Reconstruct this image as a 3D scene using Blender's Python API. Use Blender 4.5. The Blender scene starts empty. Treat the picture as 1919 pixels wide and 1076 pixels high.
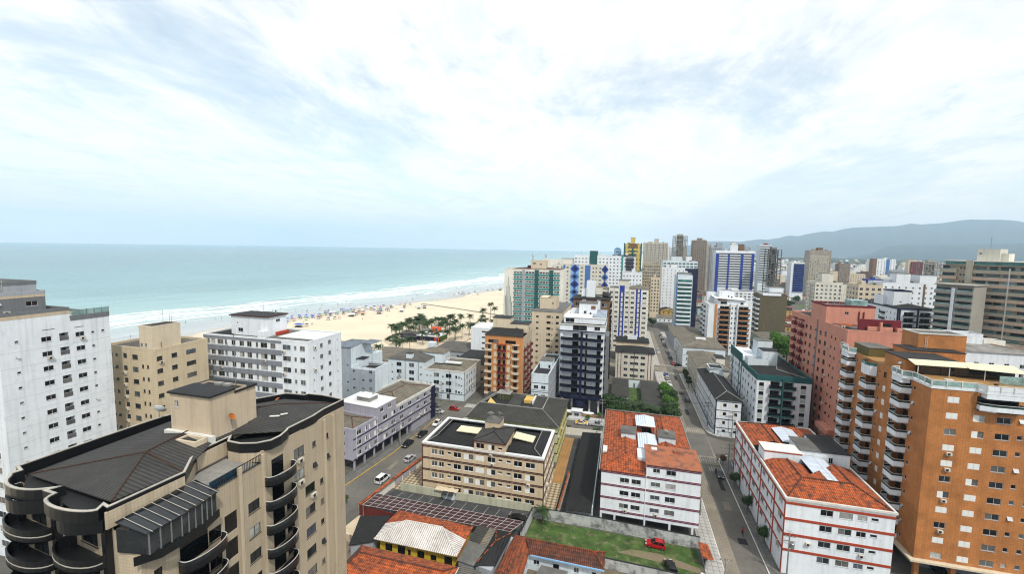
import bpy, math, random
from mathutils import Vector, Matrix
rnd = random.Random(11)
sc = bpy.context.scene
col = sc.collection
R_ = math.radians
# ---------------------------------------------------------------- camera
def make_camera():
    f, p, r, y = 798.0, R_(5.19), R_(-0.955), R_(-14.55)
    fwd = Vector((math.sin(y)*math.cos(p), math.cos(y)*math.cos(p), -math.sin(p)))
    right = Vector((math.cos(y), -math.sin(y), 0))
    down = fwd.cross(right)
    c, s = math.cos(r), math.sin(r)
    rx = c*right + s*down
    dn = -s*right + c*down
    cam = bpy.data.cameras.new('camera')
    cam.sensor_width = 36.0
    cam.lens = f/1919*36.0
    cam.clip_start = 0.5
    cam.clip_end = 120000
    o = bpy.data.objects.new('camera', cam)
    col.objects.link(o)
    up = -dn
    bk = -fwd
    o.matrix_world = Matrix(((rx.x, up.x, bk.x, 0), (rx.y, up.y, bk.y, 0), (rx.z, up.z, bk.z, 60.0), (0, 0, 0, 1)))
    sc.camera = o
make_camera()
# ---------------------------------------------------------------- world: sky with high broken cloud
SUN_EL, SUN_AZ = R_(54), R_(140)     # azimuth clockwise from +Y (the street), sun high behind the camera
def make_world():
    w = bpy.data.worlds.new('World')
    sc.world = w
    w.use_nodes = True
    nt = w.node_tree
    N, L = nt.nodes, nt.links
    N.clear()
    out = N.new('ShaderNodeOutputWorld')
    bg = N.new('ShaderNodeBackground')
    bg.inputs[1].default_value = 0.14
    L.new(bg.outputs[0], out.inputs[0])
    sky = N.new('ShaderNodeTexSky')
    sky.sky_type = 'NISHITA'
    sky.sun_disc = False
    sky.sun_elevation = SUN_EL
    sky.sun_rotation = SUN_AZ
    sky.altitude = 60
    sky.dust_density = 2.0
    tc = N.new('ShaderNodeTexCoord')
    sep = N.new('ShaderNodeSeparateXYZ')
    L.new(tc.outputs['Generated'], sep.inputs[0])
    def math_(op, a, b=None, clamp=False):
        m = N.new('ShaderNodeMath'); m.operation = op; m.use_clamp = clamp
        for i, v in enumerate((a, b)):
            if v is None: continue
            if isinstance(v, (int, float)): m.inputs[i].default_value = v
            else: L.new(v, m.inputs[i])
        return m.outputs[0]
    zc = math_('MAXIMUM', sep.outputs[2], 0.0)
    den = math_('ADD', zc, 0.16)
    px = math_('DIVIDE', sep.outputs[0], den)
    py = math_('DIVIDE', sep.outputs[1], den)
    cmb = N.new('ShaderNodeCombineXYZ')
    L.new(px, cmb.inputs[0]); L.new(py, cmb.inputs[1])
    mp = N.new('ShaderNodeMapping')
    mp.inputs['Rotation'].default_value = (0, 0, R_(35))
    mp.inputs['Scale'].default_value = (1.0, 0.62, 1)
    mp.inputs['Location'].default_value = (3.1, 1.7, 0)
    L.new(cmb.outputs[0], mp.inputs[0])
    def noise(scale, det, rough, dist, src):
        n = N.new('ShaderNodeTexNoise')
        n.inputs['Scale'].default_value = scale; n.inputs['Detail'].default_value = det
        n.inputs['Roughness'].default_value = rough; n.inputs['Distortion'].default_value = dist
        L.new(src, n.inputs['Vector'])
        return n.outputs[0]
    n1 = noise(0.85, 12, 0.62, 0.5, mp.outputs[0])
    n2 = noise(3.2, 10, 0.65, 0.6, mp.outputs[0])
    s = math_('ADD', math_('MULTIPLY', n1, 0.72), math_('MULTIPLY', n2, 0.28))
    rp = N.new('ShaderNodeValToRGB')
    rp.color_ramp.elements[0].position = 0.38; rp.color_ramp.elements[0].color = (0.38, 0.38, 0.38, 1)
    rp.color_ramp.elements[1].position = 0.56; rp.color_ramp.elements[1].color = (1, 1, 1, 1)
    e = rp.color_ramp.elements.new(0.44); e.color = (0.58, 0.58, 0.58, 1)
    e = rp.color_ramp.elements.new(0.49); e.color = (0.86, 0.86, 0.86, 1)
    L.new(s, rp.inputs[0])
    # cloud brightness: bright thin veil, faintly uneven
    cr = N.new('ShaderNodeValToRGB')
    cr.color_ramp.elements[0].position = 0.36; cr.color_ramp.elements[0].color = (7.4, 7.65, 7.75, 1)
    cr.color_ramp.elements[1].position = 0.68; cr.color_ramp.elements[1].color = (7.25, 7.5, 7.65, 1)
    e = cr.color_ramp.elements.new(0.5); e.color = (8.8, 8.75, 8.55, 1)
    n3 = noise(2.2, 10, 0.65, 0.5, mp.outputs[0])
    L.new(n3, cr.inputs[0])
    tint = N.new('ShaderNodeVectorMath'); tint.operation = 'MULTIPLY'; tint.inputs[1].default_value = (1.5, 1.62, 1.42)
    L.new(sky.outputs[0], tint.inputs[0])
    mx = N.new('ShaderNodeMix'); mx.data_type = 'RGBA'
    L.new(rp.outputs[0], mx.inputs[0]); L.new(tint.outputs[0], mx.inputs[6]); L.new(cr.outputs[0], mx.inputs[7])
    # thick pale air close to the horizon
    hz = math_('POWER', math_('SUBTRACT', 1.0, zc, True), 9.0)
    hz = math_('MULTIPLY', hz, 0.85)
    mh = N.new('ShaderNodeMix'); mh.data_type = 'RGBA'
    mh.inputs[7].default_value = (8.1, 7.8, 7.5, 1)
    L.new(hz, mh.inputs[0]); L.new(mx.outputs[2], mh.inputs[6])
    L.new(mh.outputs[2], bg.inputs[0])
make_world()
# ---------------------------------------------------------------- sun (veiled)
def make_sun():
    d = bpy.data.lights.new('sun', 'SUN')
    d.energy = 3.5
    d.angle = R_(3)
    d.color = (1.0, 0.95, 0.87)
    o = bpy.data.objects.new('sun', d)
    col.objects.link(o)
    to = Vector((math.sin(SUN_AZ)*math.cos(SUN_EL), math.cos(SUN_AZ)*math.cos(SUN_EL), math.sin(SUN_EL)))
    o.rotation_euler = to.to_track_quat('Z', 'Y').to_euler()
    o.location = (0, -50, 200)
make_sun()
sc.view_settings.view_transform = 'Standard'
sc.view_settings.look = 'None'
sc.view_settings.exposure = 0.0
sc.view_settings.gamma = 1.0
sc.render.engine = 'CYCLES'
sc.cycles.use_denoising = True
sc.cycles.filter_width = 1.15
sc.cycles.max_bounces = 5
sc.cycles.diffuse_bounces = 2
sc.cycles.glossy_bounces = 3
sc.cycles.volume_bounces = 2
sc.cycles.transparent_max_bounces = 6
# ---------------------------------------------------------------- materials
MATS = {}
def material(name, color, rough=0.8, var=0.12, vscale=0.25, streak=0.0, bump=0.0, bscale=8.0, metallic=0.0, spec=0.4,
             wave=None, stain=None, grid=None):
    """Procedural surface in world metres: colour with soft mottling, rain streaks, stains, ribs or a tile grid."""
    if name in MATS: return MATS[name]
    m = bpy.data.materials.new(name)
    m.use_nodes = True
    N, L = m.node_tree.nodes, m.node_tree.links
    b = N['Principled BSDF']
    b.inputs['Roughness'].default_value = rough
    b.inputs['Metallic'].default_value = metallic
    b.inputs['Specular IOR Level'].default_value = spec
    geo = N.new('ShaderNodeNewGeometry')
    pos = geo.outputs['Position']
    def noise(scale, det=4, rough_=0.55, vec=None):
        n = N.new('ShaderNodeTexNoise')
        n.inputs['Scale'].default_value = scale; n.inputs['Detail'].default_value = det
        n.inputs['Roughness'].default_value = rough_
        L.new(vec or pos, n.inputs['Vector'])
        return n.outputs[0]
    def mapped(s):
        mp = N.new('ShaderNodeMapping'); mp.inputs['Scale'].default_value = s
        L.new(pos, mp.inputs[0]); return mp.outputs[0]
    def ramp(v, p0, c0, p1, c1):
        r = N.new('ShaderNodeMapRange')
        r.inputs[1].default_value = p0; r.inputs[2].default_value = p1
        r.inputs[3].default_value = c0; r.inputs[4].default_value = c1
        L.new(v, r.inputs[0]); return r.outputs[0]
    def mul(c, v):
        x = N.new('ShaderNodeVectorMath'); x.operation = 'SCALE'
        L.new(c, x.inputs[0]); L.new(v, x.inputs['Scale']); return x.outputs[0]
    color = tuple(x**1.27 for x in color)
    rgb = N.new('ShaderNodeRGB'); rgb.outputs[0].default_value = (*color, 1)
    c = rgb.outputs[0]
    if var:
        c = mul(c, ramp(noise(vscale, 6), 0.3, 1-var, 0.7, 1+var))
        c = mul(c, ramp(noise(vscale*9, 3), 0.3, 1-var*0.5, 0.7, 1+var*0.5))
    if streak:
        s = noise(1.0, 5, 0.6, mapped((1.6, 1.6, 0.09)))
        c = mul(c, ramp(s, 0.48, 1.0, 0.72, 1-streak))
    heights = []
    if stain:                                   # (colour, scale, threshold, amount)
        sn = noise(stain[1], 8, 0.66)
        k = ramp(sn, stain[2]-0.04, 0.0, stain[2]+0.14, stain[3])
        x = N.new('ShaderNodeMix'); x.data_type = 'RGBA'
        x.inputs[7].default_value = (*stain[0], 1)
        L.new(k, x.inputs[0]); L.new(c, x.inputs[6]); c = x.outputs[2]
    def bands(axis, period, sharp=0.5):
        w = N.new('ShaderNodeTexWave'); w.bands_direction = axis; w.wave_profile = 'SIN'
        w.inputs['Scale'].default_value = 0.31416/period
        w.inputs['Distortion'].default_value = 0.0
        L.new(pos, w.inputs[0]); return w.outputs['Fac']
    for ax, per, dark in (wave or ()):
        v = bands(ax, per)
        c = mul(c, ramp(v, 0.15, 1-dark, 0.6, 1.0))
        heights.append((v, min(per*0.5, 0.12)))
    if grid:                                    # (period, joint darkness, axes)
        for ax in grid[2]:
            v = bands(ax, grid[0])
            c = mul(c, ramp(v, 0.02, 1-grid[1], 0.10, 1.0))
    if bump: heights.append((noise(bscale, 5), bump))
    L.new(c, b.inputs['Base Color'])
    nrm = None
    for v, d in heights:
        bp = N.new('ShaderNodeBump')
        bp.inputs['Strength'].default_value = 0.6; bp.inputs['Distance'].default_value = d
        L.new(v, bp.inputs['Height'])
        if nrm: L.new(nrm, bp.inputs['Normal'])
        nrm = bp.outputs[0]
    if nrm: L.new(nrm, b.inputs['Normal'])
    MATS[name] = m
    return m
def paint(name, c, rough=0.75, streak=0.18, **k):
    return material(name, c, rough, k.pop('var', 0.06), k.pop('vscale', 0.15), streak, k.pop('bump', 0.004), 12, stain=(tuple(x**1.27*.55 for x in c), 0.45, 0.60, 0.4), **k)
def plain(name, c, rough=0.5, metallic=0.0, var=0.03, spec=0.4):
    return material(name, c, rough, var, 1.5, metallic=metallic, spec=spec)
WHITE = paint('white_wall_paint', (0.74, 0.77, 0.80))
WHITE2 = paint('cool_white_wall_paint', (0.66, 0.72, 0.76))
WARMW = paint('warm_white_wall_paint', (0.74, 0.72, 0.66))
GREYW = paint('grey_wall_paint', (0.40, 0.42, 0.45))
DGREY = paint('dark_grey_wall_paint', (0.22, 0.23, 0.24))
LILAC = paint('lilac_grey_wall_paint', (0.42, 0.41, 0.47), streak=0.22)
CREAM = paint('cream_wall_paint', (0.64, 0.56, 0.44))
BEIGE = paint('beige_wall_paint', (0.58, 0.49, 0.38), streak=0.2)
TANW = paint('tan_wall_paint', (0.60, 0.50, 0.37), streak=0.2)
PALEB = paint('pale_bone_wall_paint', (0.66, 0.64, 0.57), streak=0.22)
PEACH = paint('peach_orange_wall_paint', (0.58, 0.30, 0.13))
PINK = paint('salmon_pink_wall_paint', (0.60, 0.31, 0.235), streak=0.2)
MAROON = paint('maroon_wall_paint', (0.20, 0.02, 0.035))
BROWNW = paint('brown_wall_paint', (0.24, 0.15, 0.09))
TEALW = paint('dark_teal_wall_paint', (0.03, 0.14, 0.14))
TEALP = paint('teal_panel_paint', (0.08, 0.30, 0.30))
NAVY = paint('navy_blue_paint', (0.014, 0.02, 0.075), rough=0.5)
BLUE = paint('cobalt_blue_paint', (0.03, 0.08, 0.36))
MBLUE = paint('mid_blue_paint', (0.10, 0.22, 0.48))
LBLUE = paint('light_blue_paint', (0.30, 0.48, 0.68))
YELLOW = paint('yellow_wall_paint', (0.62, 0.46, 0.06))
OLIVE = paint('olive_brown_wall_paint', (0.16, 0.14, 0.09))
STRIPR = paint('brick_red_stripe_paint', (0.42, 0.085, 0.035))
STRIPM = paint('plum_stripe_paint', (0.20, 0.03, 0.07))
STRIPB = paint('dark_brown_stripe_paint', (0.10, 0.035, 0.02))
GREENW = paint('pale_green_wall_paint', (0.52, 0.56, 0.36))
BLACKT = material('black_glazed_tile', (0.016, 0.017, 0.02), 0.35, 0.15, 0.6, spec=0.5)
TILEB = material('beige_mosaic_tile', (0.56, 0.48, 0.37), 0.6, 0.07, 0.3, 0.18, grid=(0.3, 0.16, 'XYZ'))
TILEC = material('cream_ceramic_tile', (0.62, 0.53, 0.39), 0.6, 0.06, 0.3, 0.16, grid=(0.55, 0.22, 'Z'))
ORANGE = material('orange_brown_ceramic_tile', (0.49, 0.235, 0.09), 0.6, 0.24, 0.35, 0.14, grid=(0.42, 0.16, 'XYZ'))
CONC = material('grey_concrete', (0.30, 0.295, 0.28), 0.9, 0.2, 0.3, 0.25, 0.01)
CONCW = material('weathered_whitewashed_wall', (0.50, 0.51, 0.50), 0.9, 0.15, 0.4, 0.1, 0.01, stain=((0.06, 0.06, 0.06), 0.55, 0.50, 0.85))
MEMB = material('black_roof_membrane', (0.030, 0.030, 0.033), 0.75, 0.35, 0.4, bump=0.01)
ROOFG = material('grey_weathered_roof_slab', (0.17, 0.165, 0.155), 0.9, 0.3, 0.35, bump=0.01, stain=((0.06, 0.06, 0.06), 0.3, 0.52, 0.7))
ROOFW = material('white_roof_coating', (0.66, 0.67, 0.67), 0.7, 0.12, 0.4, stain=((0.25, 0.25, 0.24), 0.4, 0.58, 0.6))
def corr(axis, tone, nm, st=None):
    return material('corrugated_%s_%s' % (nm, axis.lower()), tone, 0.85, 0.25, 0.3, wave=((axis, 0.42, 0.5),), stain=st or ((tone[0]*.35, tone[1]*.35, tone[2]*.34), 0.5, 0.52, 0.55))
CGX, CGY = corr('X', (0.17, 0.16, 0.145), 'grey'), corr('Y', (0.17, 0.16, 0.145), 'grey')
CTX, CTY = corr('X', (0.25, 0.225, 0.18), 'dun'), corr('Y', (0.25, 0.225, 0.18), 'dun')
CDX, CDY = corr('X', (0.028, 0.028, 0.028), 'charcoal'), corr('Y', (0.028, 0.028, 0.028), 'charcoal')
CSX, CSY = corr('X', (0.088, 0.086, 0.083), 'sooty'), corr('Y', (0.088, 0.086, 0.083), 'sooty')
CWX, CWY = corr('X', (0.66, 0.63, 0.60), 'whitewashed', ((0.32, 0.29, 0.27), 0.8, 0.55, 0.6)), corr('Y', (0.66, 0.63, 0.60), 'whitewashed', ((0.32, 0.29, 0.27), 0.8, 0.55, 0.6))
def tiles(nm, tone, dark, th, amt, sc_=1.1):
    out = []
    for ax, ay in (('X', 'Y'), ('Y', 'X')):
        out.append(material('clay_tile_%s_%s' % (nm, ax.lower()), tone, 0.85, 0.22, 0.7,
                            wave=((ax, 0.36, 0.42), (ay, 0.62, 0.25)), stain=(dark, sc_, th, amt)))
    return out
TOX, TOY = tiles('orange', (0.56, 0.165, 0.052), (0.045, 0.026, 0.019), 0.485, 0.85)
TRX, TRY = tiles('rust', (0.40, 0.125, 0.045), (0.045, 0.026, 0.020), 0.485, 0.85)
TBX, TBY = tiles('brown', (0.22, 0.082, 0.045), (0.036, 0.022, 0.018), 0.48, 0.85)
POLY = material('translucent_white_sheeting', (0.62, 0.68, 0.76), 0.35, 0.06, 1, wave=(('X', 0.5, 0.12),))
AWN = material('cream_awning_sheeting', (0.74, 0.70, 0.52), 0.5, 0.06, 1, wave=(('X', 0.5, 0.18),))
def glass_mat(name, c, rough=0.08):
    return material(name, c, rough, 0.5, 0.35, spec=0.6)
G0 = glass_mat('dark_window_glass', (0.012, 0.014, 0.017))
G1 = glass_mat('smoky_window_glass', (0.04, 0.045, 0.05))
G2 = glass_mat('curtained_window_glass', (0.17, 0.17, 0.165), 0.2)
G3 = glass_mat('bright_curtained_glass', (0.40, 0.40, 0.38), 0.3)
GT = glass_mat('green_tinted_glass', (0.085, 0.21, 0.20), 0.08)
GDT = glass_mat('dark_green_rail_glass', (0.035, 0.075, 0.07), 0.08)
CAPW = material('weathered_cream_coping', (0.44, 0.42, 0.38), 0.8, 0.2, 0.8)
GB = glass_mat('blue_tinted_glass', (0.06, 0.14, 0.20), 0.08)
GRAIL = glass_mat('pale_green_rail_glass', (0.30, 0.42, 0.41), 0.1)
ALU = plain('aluminium_frame', (0.55, 0.56, 0.57), 0.4, 0.3)
FRW = plain('white_frame', (0.78, 0.78, 0.77), 0.5)
FRD = plain('dark_frame', (0.03, 0.03, 0.032), 0.5)
SHUT = plain('white_slatted_shutter', (0.74, 0.74, 0.72), 0.6)
STEEL = plain('galvanised_steel', (0.36, 0.37, 0.38), 0.45, 0.6)
RUST = plain('rusty_orange_metal', (0.42, 0.16, 0.03), 0.8)
ACM = plain('cream_plastic_casing', (0.60, 0.57, 0.50), 0.5)
# ---------------------------------------------------------------- mesh helpers
def new_mesh(name, v, f, mats, mi=None, smooth=False):
    me = bpy.data.meshes.new(name)
    me.from_pydata(v, [], f)
    for m in (mats if isinstance(mats, (list, tuple)) else [mats]): me.materials.append(m)
    if mi: me.polygons.foreach_set('material_index', mi)
    if smooth: me.polygons.foreach_set('use_smooth', [True]*len(me.polygons))
    me.update()
    return me
class MB:
    """collects shapes of one part; build() links them as one mesh object"""
    def __init__(s): s.v, s.f, s.mi, s.k = [], [], [], 0
    def add(s, v, f):
        n = len(s.v); s.v += [tuple(p) for p in v]; s.f += [tuple(i+n for i in q) for q in f]; s.mi += [s.k]*len(f); return s
    def mat(s, k): s.k = k; return s
    def box(s, x0, x1, y0, y1, z0, z1):
        return s.add([(x0,y0,z0),(x1,y0,z0),(x1,y1,z0),(x0,y1,z0),(x0,y0,z1),(x1,y0,z1),(x1,y1,z1),(x0,y1,z1)],
                     [(0,3,2,1),(4,5,6,7),(0,1,5,4),(1,2,6,5),(2,3,7,6),(3,0,4,7)])
    def prism(s, pts, z0, z1):
        n = len(pts)
        a = sum(pts[i][0]*pts[(i+1)%n][1]-pts[(i+1)%n][0]*pts[i][1] for i in range(n))
        if a < 0: pts = pts[::-1]
        return s.add([(x,y,z0) for x,y in pts]+[(x,y,z1) for x,y in pts],
                     [tuple(range(n))[::-1], tuple(range(n,2*n))]+[(i,(i+1)%n,n+(i+1)%n,n+i) for i in range(n)])
    def ribbon(s, pts, t, z0, z1, closed=False):
        """thin wall along a plan polyline; t shifts the second face to the left of the path"""
        n = len(pts); P = [Vector(p) for p in pts]; off = []
        for i in range(n):
            a = P[i]-P[i-1] if (i > 0 or closed) else P[1]-P[0]
            b = P[(i+1)%n]-P[i] if (i < n-1 or closed) else P[-1]-P[-2]
            na = Vector((-a.y, a.x)).normalized(); nb = Vector((-b.y, b.x)).normalized()
            m = na+nb
            if m.length < 1e-3: m = na
            m.normalize()
            off.append(P[i]+m*(t/max(0.35, m.dot(na))))
        v = []
        for p, q in zip(P, off): v += [(p.x,p.y,z0),(q.x,q.y,z0),(q.x,q.y,z1),(p.x,p.y,z1)]
        f = []
        for i in range(n if closed else n-1):
            a, b = 4*i, 4*((i+1)%n)
            for k in range(4): f.append((a+k, b+k, b+(k+1)%4, a+(k+1)%4))
        if not closed: f += [(0,1,2,3), (4*n-1,4*n-2,4*n-3,4*n-4)]
        return s.add(v, f)
    def tube(s, pts, r, n=6, cap=True):
        P = [Vector(p) for p in pts]; rr = r if isinstance(r, (list, tuple)) else [r]*len(P)
        v, f = [], []
        for i, p in enumerate(P):
            d = (P[min(i+1, len(P)-1)]-P[max(i-1, 0)]).normalized()
            u = d.cross(Vector((0, 0, 1)) if abs(d.z) < 0.9 else Vector((1, 0, 0))).normalized(); w = d.cross(u)
            for k in range(n):
                a = 2*math.pi*k/n
                v.append(p+(u*math.cos(a)+w*math.sin(a))*rr[i])
        for i in range(len(P)-1):
            for k in range(n): f.append((i*n+k, i*n+(k+1)%n, (i+1)*n+(k+1)%n, (i+1)*n+k))
        if cap: f += [tuple(range(n))[::-1], tuple(range((len(P)-1)*n, len(P)*n))]
        return s.add(v, f)
    def lathe(s, prof, n=12, c=(0, 0, 0)):
        v, f = [], []
        for r, z in prof:
            for k in range(n):
                a = 2*math.pi*k/n; v.append((c[0]+r*math.cos(a), c[1]+r*math.sin(a), c[2]+z))
        for i in range(len(prof)-1):
            for k in range(n): f.append((i*n+k, i*n+(k+1)%n, (i+1)*n+(k+1)%n, (i+1)*n+k))
        f += [tuple(range(n))[::-1], tuple(range((len(prof)-1)*n, len(prof)*n))]
        return s.add(v, f)
    def quad(s, a, b, c, d): return s.add([a, b, c, d], [(0, 1, 2, 3)])
    def mesh(s, name, mats, smooth=False): return new_mesh(name, s.v, s.f, mats, s.mi, smooth)
    def build(s, name, mats, parent=None, loc=None, rz=0, smooth=False):
        return link(name, s.mesh(name, mats, smooth), parent, loc, rz)
def link(name, me, parent=None, loc=None, rz=0):
    o = bpy.data.objects.new(name, me); col.objects.link(o)
    if parent: o.parent = parent
    if loc: o.location = loc
    if rz: o.rotation_euler = (0, 0, rz)
    return o
def thing(name, label, cat, loc=(0, 0, 0), rz=0, group=None):
    return tag(link(name, None, None, loc, rz), label, cat, group)
def tag(o, label=None, cat=None, group=None, kind=None):
    if label: o['label'] = label
    if cat: o['category'] = cat
    if group: o['group'] = group
    if kind: o['kind'] = kind
    return o
def copy_tree(o, parent=None):
    c = o.copy(); col.objects.link(c); c.parent = parent
    for ch in KIDS.get(o.name, ()): copy_tree(ch, c)
    return c
KIDS = {}
def index_kids(o):
    KIDS[o.name] = [c for c in o.children]
    for c in o.children: index_kids(c)
ORD = 'first second third fourth fifth sixth seventh eighth ninth tenth eleventh twelfth thirteenth fourteenth fifteenth sixteenth seventeenth eighteenth nineteenth twentieth'.split()
TENS = {2: 'twenty', 3: 'thirty', 4: 'forty', 5: 'fifty', 6: 'sixty', 7: 'seventy', 8: 'eighty', 9: 'ninety'}
def ordinal(n):
    if n <= 20: return ORD[n-1]
    if n >= 100: return 'hundred-and-' + ordinal(n-100) if n > 100 else 'hundredth'
    t, u = divmod(n, 10)
    return TENS[t][:-1]+'ieth' if u == 0 else TENS[t]+'-'+ORD[u-1]
# ---------------------------------------------------------------- facades
WCACHE = {}
def win_mesh(kind, w, h, fr, gl, gr=None):
    gr = gr or gl
    key = (kind, round(w, 2), round(h, 2), fr.name, gl.name, gr.name)
    if key in WCACHE: return WCACHE[key]
    b = MB(); t = 0.06
    # wall-local: x along the wall, y inwards, z up; origin at the middle of the sill
    if kind in ('frame', 'slide', 'vent'):
        b.box(-w/2, w/2, 0.04, 0.11, 0, t); b.box(-w/2, w/2, 0.04, 0.11, h-t, h)
        b.box(-w/2, -w/2+t, 0.04, 0.11, t, h-t); b.box(w/2-t, w/2, 0.04, 0.11, t, h-t)
        if kind != 'vent': b.box(-t/2, t/2, 0.045, 0.105, t, h-t)
        b.box(-w/2-0.06, w/2+0.06, -0.07, 0.03, -0.07, -0.004)
        if kind == 'vent': b.mat(1).box(-w/2+t, w/2-t, 0.075, 0.09, t, h-t)
        elif kind == 'slide': b.mat(1).box(-w/2+t, -t/2, 0.075, 0.09, t, h-t); b.mat(2).box(t/2, w/2-t, 0.06, 0.075, t, h-t)
    elif kind == 'pane':
        b.mat(1).box(-w/2, w/2, 0, 0.02, 0, h)
    elif kind == 'shut':
        b.box(-w/2, w/2, 0.0, 0.07, 0, h)
        b.box(-w/2+0.08, -0.04, -0.03, 0.0, 0.08, h-0.08); b.box(0.04, w/2-0.08, -0.03, 0.0, 0.08, h-0.08)
    elif kind == 'half':
        b.box(-w/2, 0, -0.02, 0.05, 0, h); b.box(-w/2, w/2, -0.06, 0.03, -0.07, -0.004)
        b.mat(1).box(0, w/2, 0.08, 0.1, 0, h)
    elif kind == 'door':
        b.box(-w/2, w/2, 0.0, 0.06, h-0.08, h); b.box(-0.04, 0.04, 0.0, 0.06, 0, h-0.08)
        b.mat(1).box(-w/2, w/2, 0.03, 0.05, 0, h-0.08)
    elif kind == 'tilt':
        b.box(-w/2, w/2, 0.04, 0.11, 0, t); b.box(-w/2, w/2, 0.04, 0.11, h-t, h); b.box(-w/2, -w/2+t, 0.04, 0.11, t, h-t); b.box(w/2-t, w/2, 0.04, 0.11, t, h-t)
        b.add([(-w/2, 0.03, h), (w/2, 0.03, h), (w/2, -0.32, 0.12), (-w/2, -0.32, 0.12)], [(0, 1, 2, 3)])
        b.mat(1).box(-w/2+t, w/2-t, 0.12, 0.13, t, h-t)
    me = b.mesh('window_'+kind, [fr, gl, gr])
    WCACHE[key] = me
    return me
class Face:
    def __init__(s, root, p0, p1, z0, z1):
        s.root, s.p0 = root, Vector(p0); d = Vector(p1)-s.p0
        s.L, s.z0, s.z1 = d.length, z0, z1
        s.d = d.normalized(); s.n = Vector((s.d.y, -s.d.x)); s.ang = math.atan2(s.d.y, s.d.x)
    def loc(s, u, v, off=0.0):
        p = s.p0+s.d*u+s.n*off
        return (p.x, p.y, s.z0+v)
    def put(s, name, me, u, v, off=0.0, parent=None):
        return link(name, me, parent or s.root, s.loc(u, v, off), s.ang)
    def box(s, name, u0, u1, v0, v1, d0, d1, mat, parent=None):
        """box on the wall; d measured outwards"""
        return MB().box(u0, u1, -d1, -d0, v0, v1).build(name, mat, s.root, s.loc(0, 0), s.ang)
    def band(s, v0, v1, mat, d=0.05, name='band', u0=None, u1=None):
        return s.box(name, -d*0.5 if u0 is None else u0, s.L+d*0.5 if u1 is None else u1, v0, v1, -0.02, d, mat)
GSKY = glass_mat('sky_painted_glass', (0.11, 0.135, 0.16), 0.05)  # bluish base colour paints in the reflected sky
GLASSES = [G0, G0, G1, G1, G0, G2, G1, G2, G3, GSKY, G3, G2]
def pick_glass(): return rnd.choice(GLASSES)
def wall(face, holes, mat, near=False, name='wall', frame=ALU):
    """holes: (u centre, v sill, w, h, kind); cuts real openings with reveals and fills each with its own window"""
    L, H = face.L, face.z1-face.z0
    hs = []
    for h in holes:
        u, v, w, hh, k = h[:5]
        u0, u1, v0, v1 = u-w/2, u+w/2, v, v+hh
        if u0 < 0.02 or u1 > L-0.02 or v0 < 0.0 or v1 > H-0.02: continue
        hs.append((u0, u1, v0, v1, k, h[5] if len(h) > 5 else None))
    us = sorted(set([0.0, round(L, 3)]+[round(x, 3) for h in hs for x in h[:2]]))
    vs = sorted(set([0.0, round(H, 3)]+[round(x, 3) for h in hs for x in h[2:4]]))
    iu = {x: i for i, x in enumerate(us)}; iv = {x: i for i, x in enumerate(vs)}
    blocked = set()
    for h in hs:
        for i in range(iu[round(h[0], 3)], iu[round(h[1], 3)]):
            for j in range(iv[round(h[2], 3)], iv[round(h[3], 3)]): blocked.add((i, j))
    b = MB()
    P = lambda u, v, dep=0.0: (u, dep, v)
    for j in range(len(vs)-1):
        i = 0
        while i < len(us)-1:
            if (i, j) in blocked: i += 1; continue
            k = i
            while k < len(us)-1 and (k, j) not in blocked: k += 1
            b.quad(P(us[i], vs[j]), P(us[k], vs[j]), P(us[k], vs[j+1]), P(us[i], vs[j+1])); i = k
    for u0, u1, v0, v1, k, ex in hs:
        dp = 1.1 if k == 'rec' else 0.16
        b.quad(P(u0, v0), P(u0, v0, dp), P(u1, v0, dp), P(u1, v0)); b.quad(P(u0, v1), P(u1, v1), P(u1, v1, dp), P(u0, v1, dp))
        b.quad(P(u0, v0), P(u0, v1), P(u0, v1, dp), P(u0, v0, dp)); b.quad(P(u1, v0), P(u1, v0, dp), P(u1, v1, dp), P(u1, v1))
        b.quad(P(u0, v0, dp), P(u0, v1, dp), P(u1, v1, dp), P(u1, v0, dp))
    o = b.build(name, mat, face.root, face.loc(0, 0), face.ang)
    for u0, u1, v0, v1, k, ex in hs:
        u, w, hh = (u0+u1)/2, u1-u0, v1-v0
        g = ex or pick_glass()
        if k == 'rec':
            face.put('balcony_door', win_mesh('door', w-0.1, hh-0.1, frame, g), u, v0+0.02, -1.02)
            continue
        if k == 'dark': k, g = 'pane', G0
        if k == 'mix': k = rnd.choice(['shut', 'shut', 'half', 'slide', 'shut'])
        if k == 'vt': k = rnd.choice(['vent', 'vent', 'vent', 'tilt'])
        fr = SHUT if k in ('shut', 'half') else frame
        if k == 'pane': face.put('window', win_mesh('pane', w, hh, fr, g), u, v0, -0.1)
        elif near and k == 'slide':
            f = face.put('window', win_mesh('frame', w, hh, fr, G0), u, v0, -0.02)
            pw = w/2-0.09
            for sx in (-1, 1): link('pane', win_mesh('pane', pw, hh-0.12, fr, g if sx < 0 else rnd.choice([g, g, G1])), f, (sx*w/4, 0.07+0.012*sx, 0.06))
        else: face.put('window', win_mesh(k, w, hh, fr, g, rnd.choice([g, g, G1, G2]) if k == 'slide' else None), u, v0, -0.02)
        if k == 'slide' and 1.0 < w < 2.3 and v0 > 1.2 and face.L > 6 and rnd.random() < 0.07: aircon(face, u+w*.2, v0-0.62)
    return o
def grid(us, v0, n, fh, w, h, kind='slide', g=None):
    return [(u, v0+i*fh, w, h, kind)+((g,) if g else ()) for u in us for i in range(n)]
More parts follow.
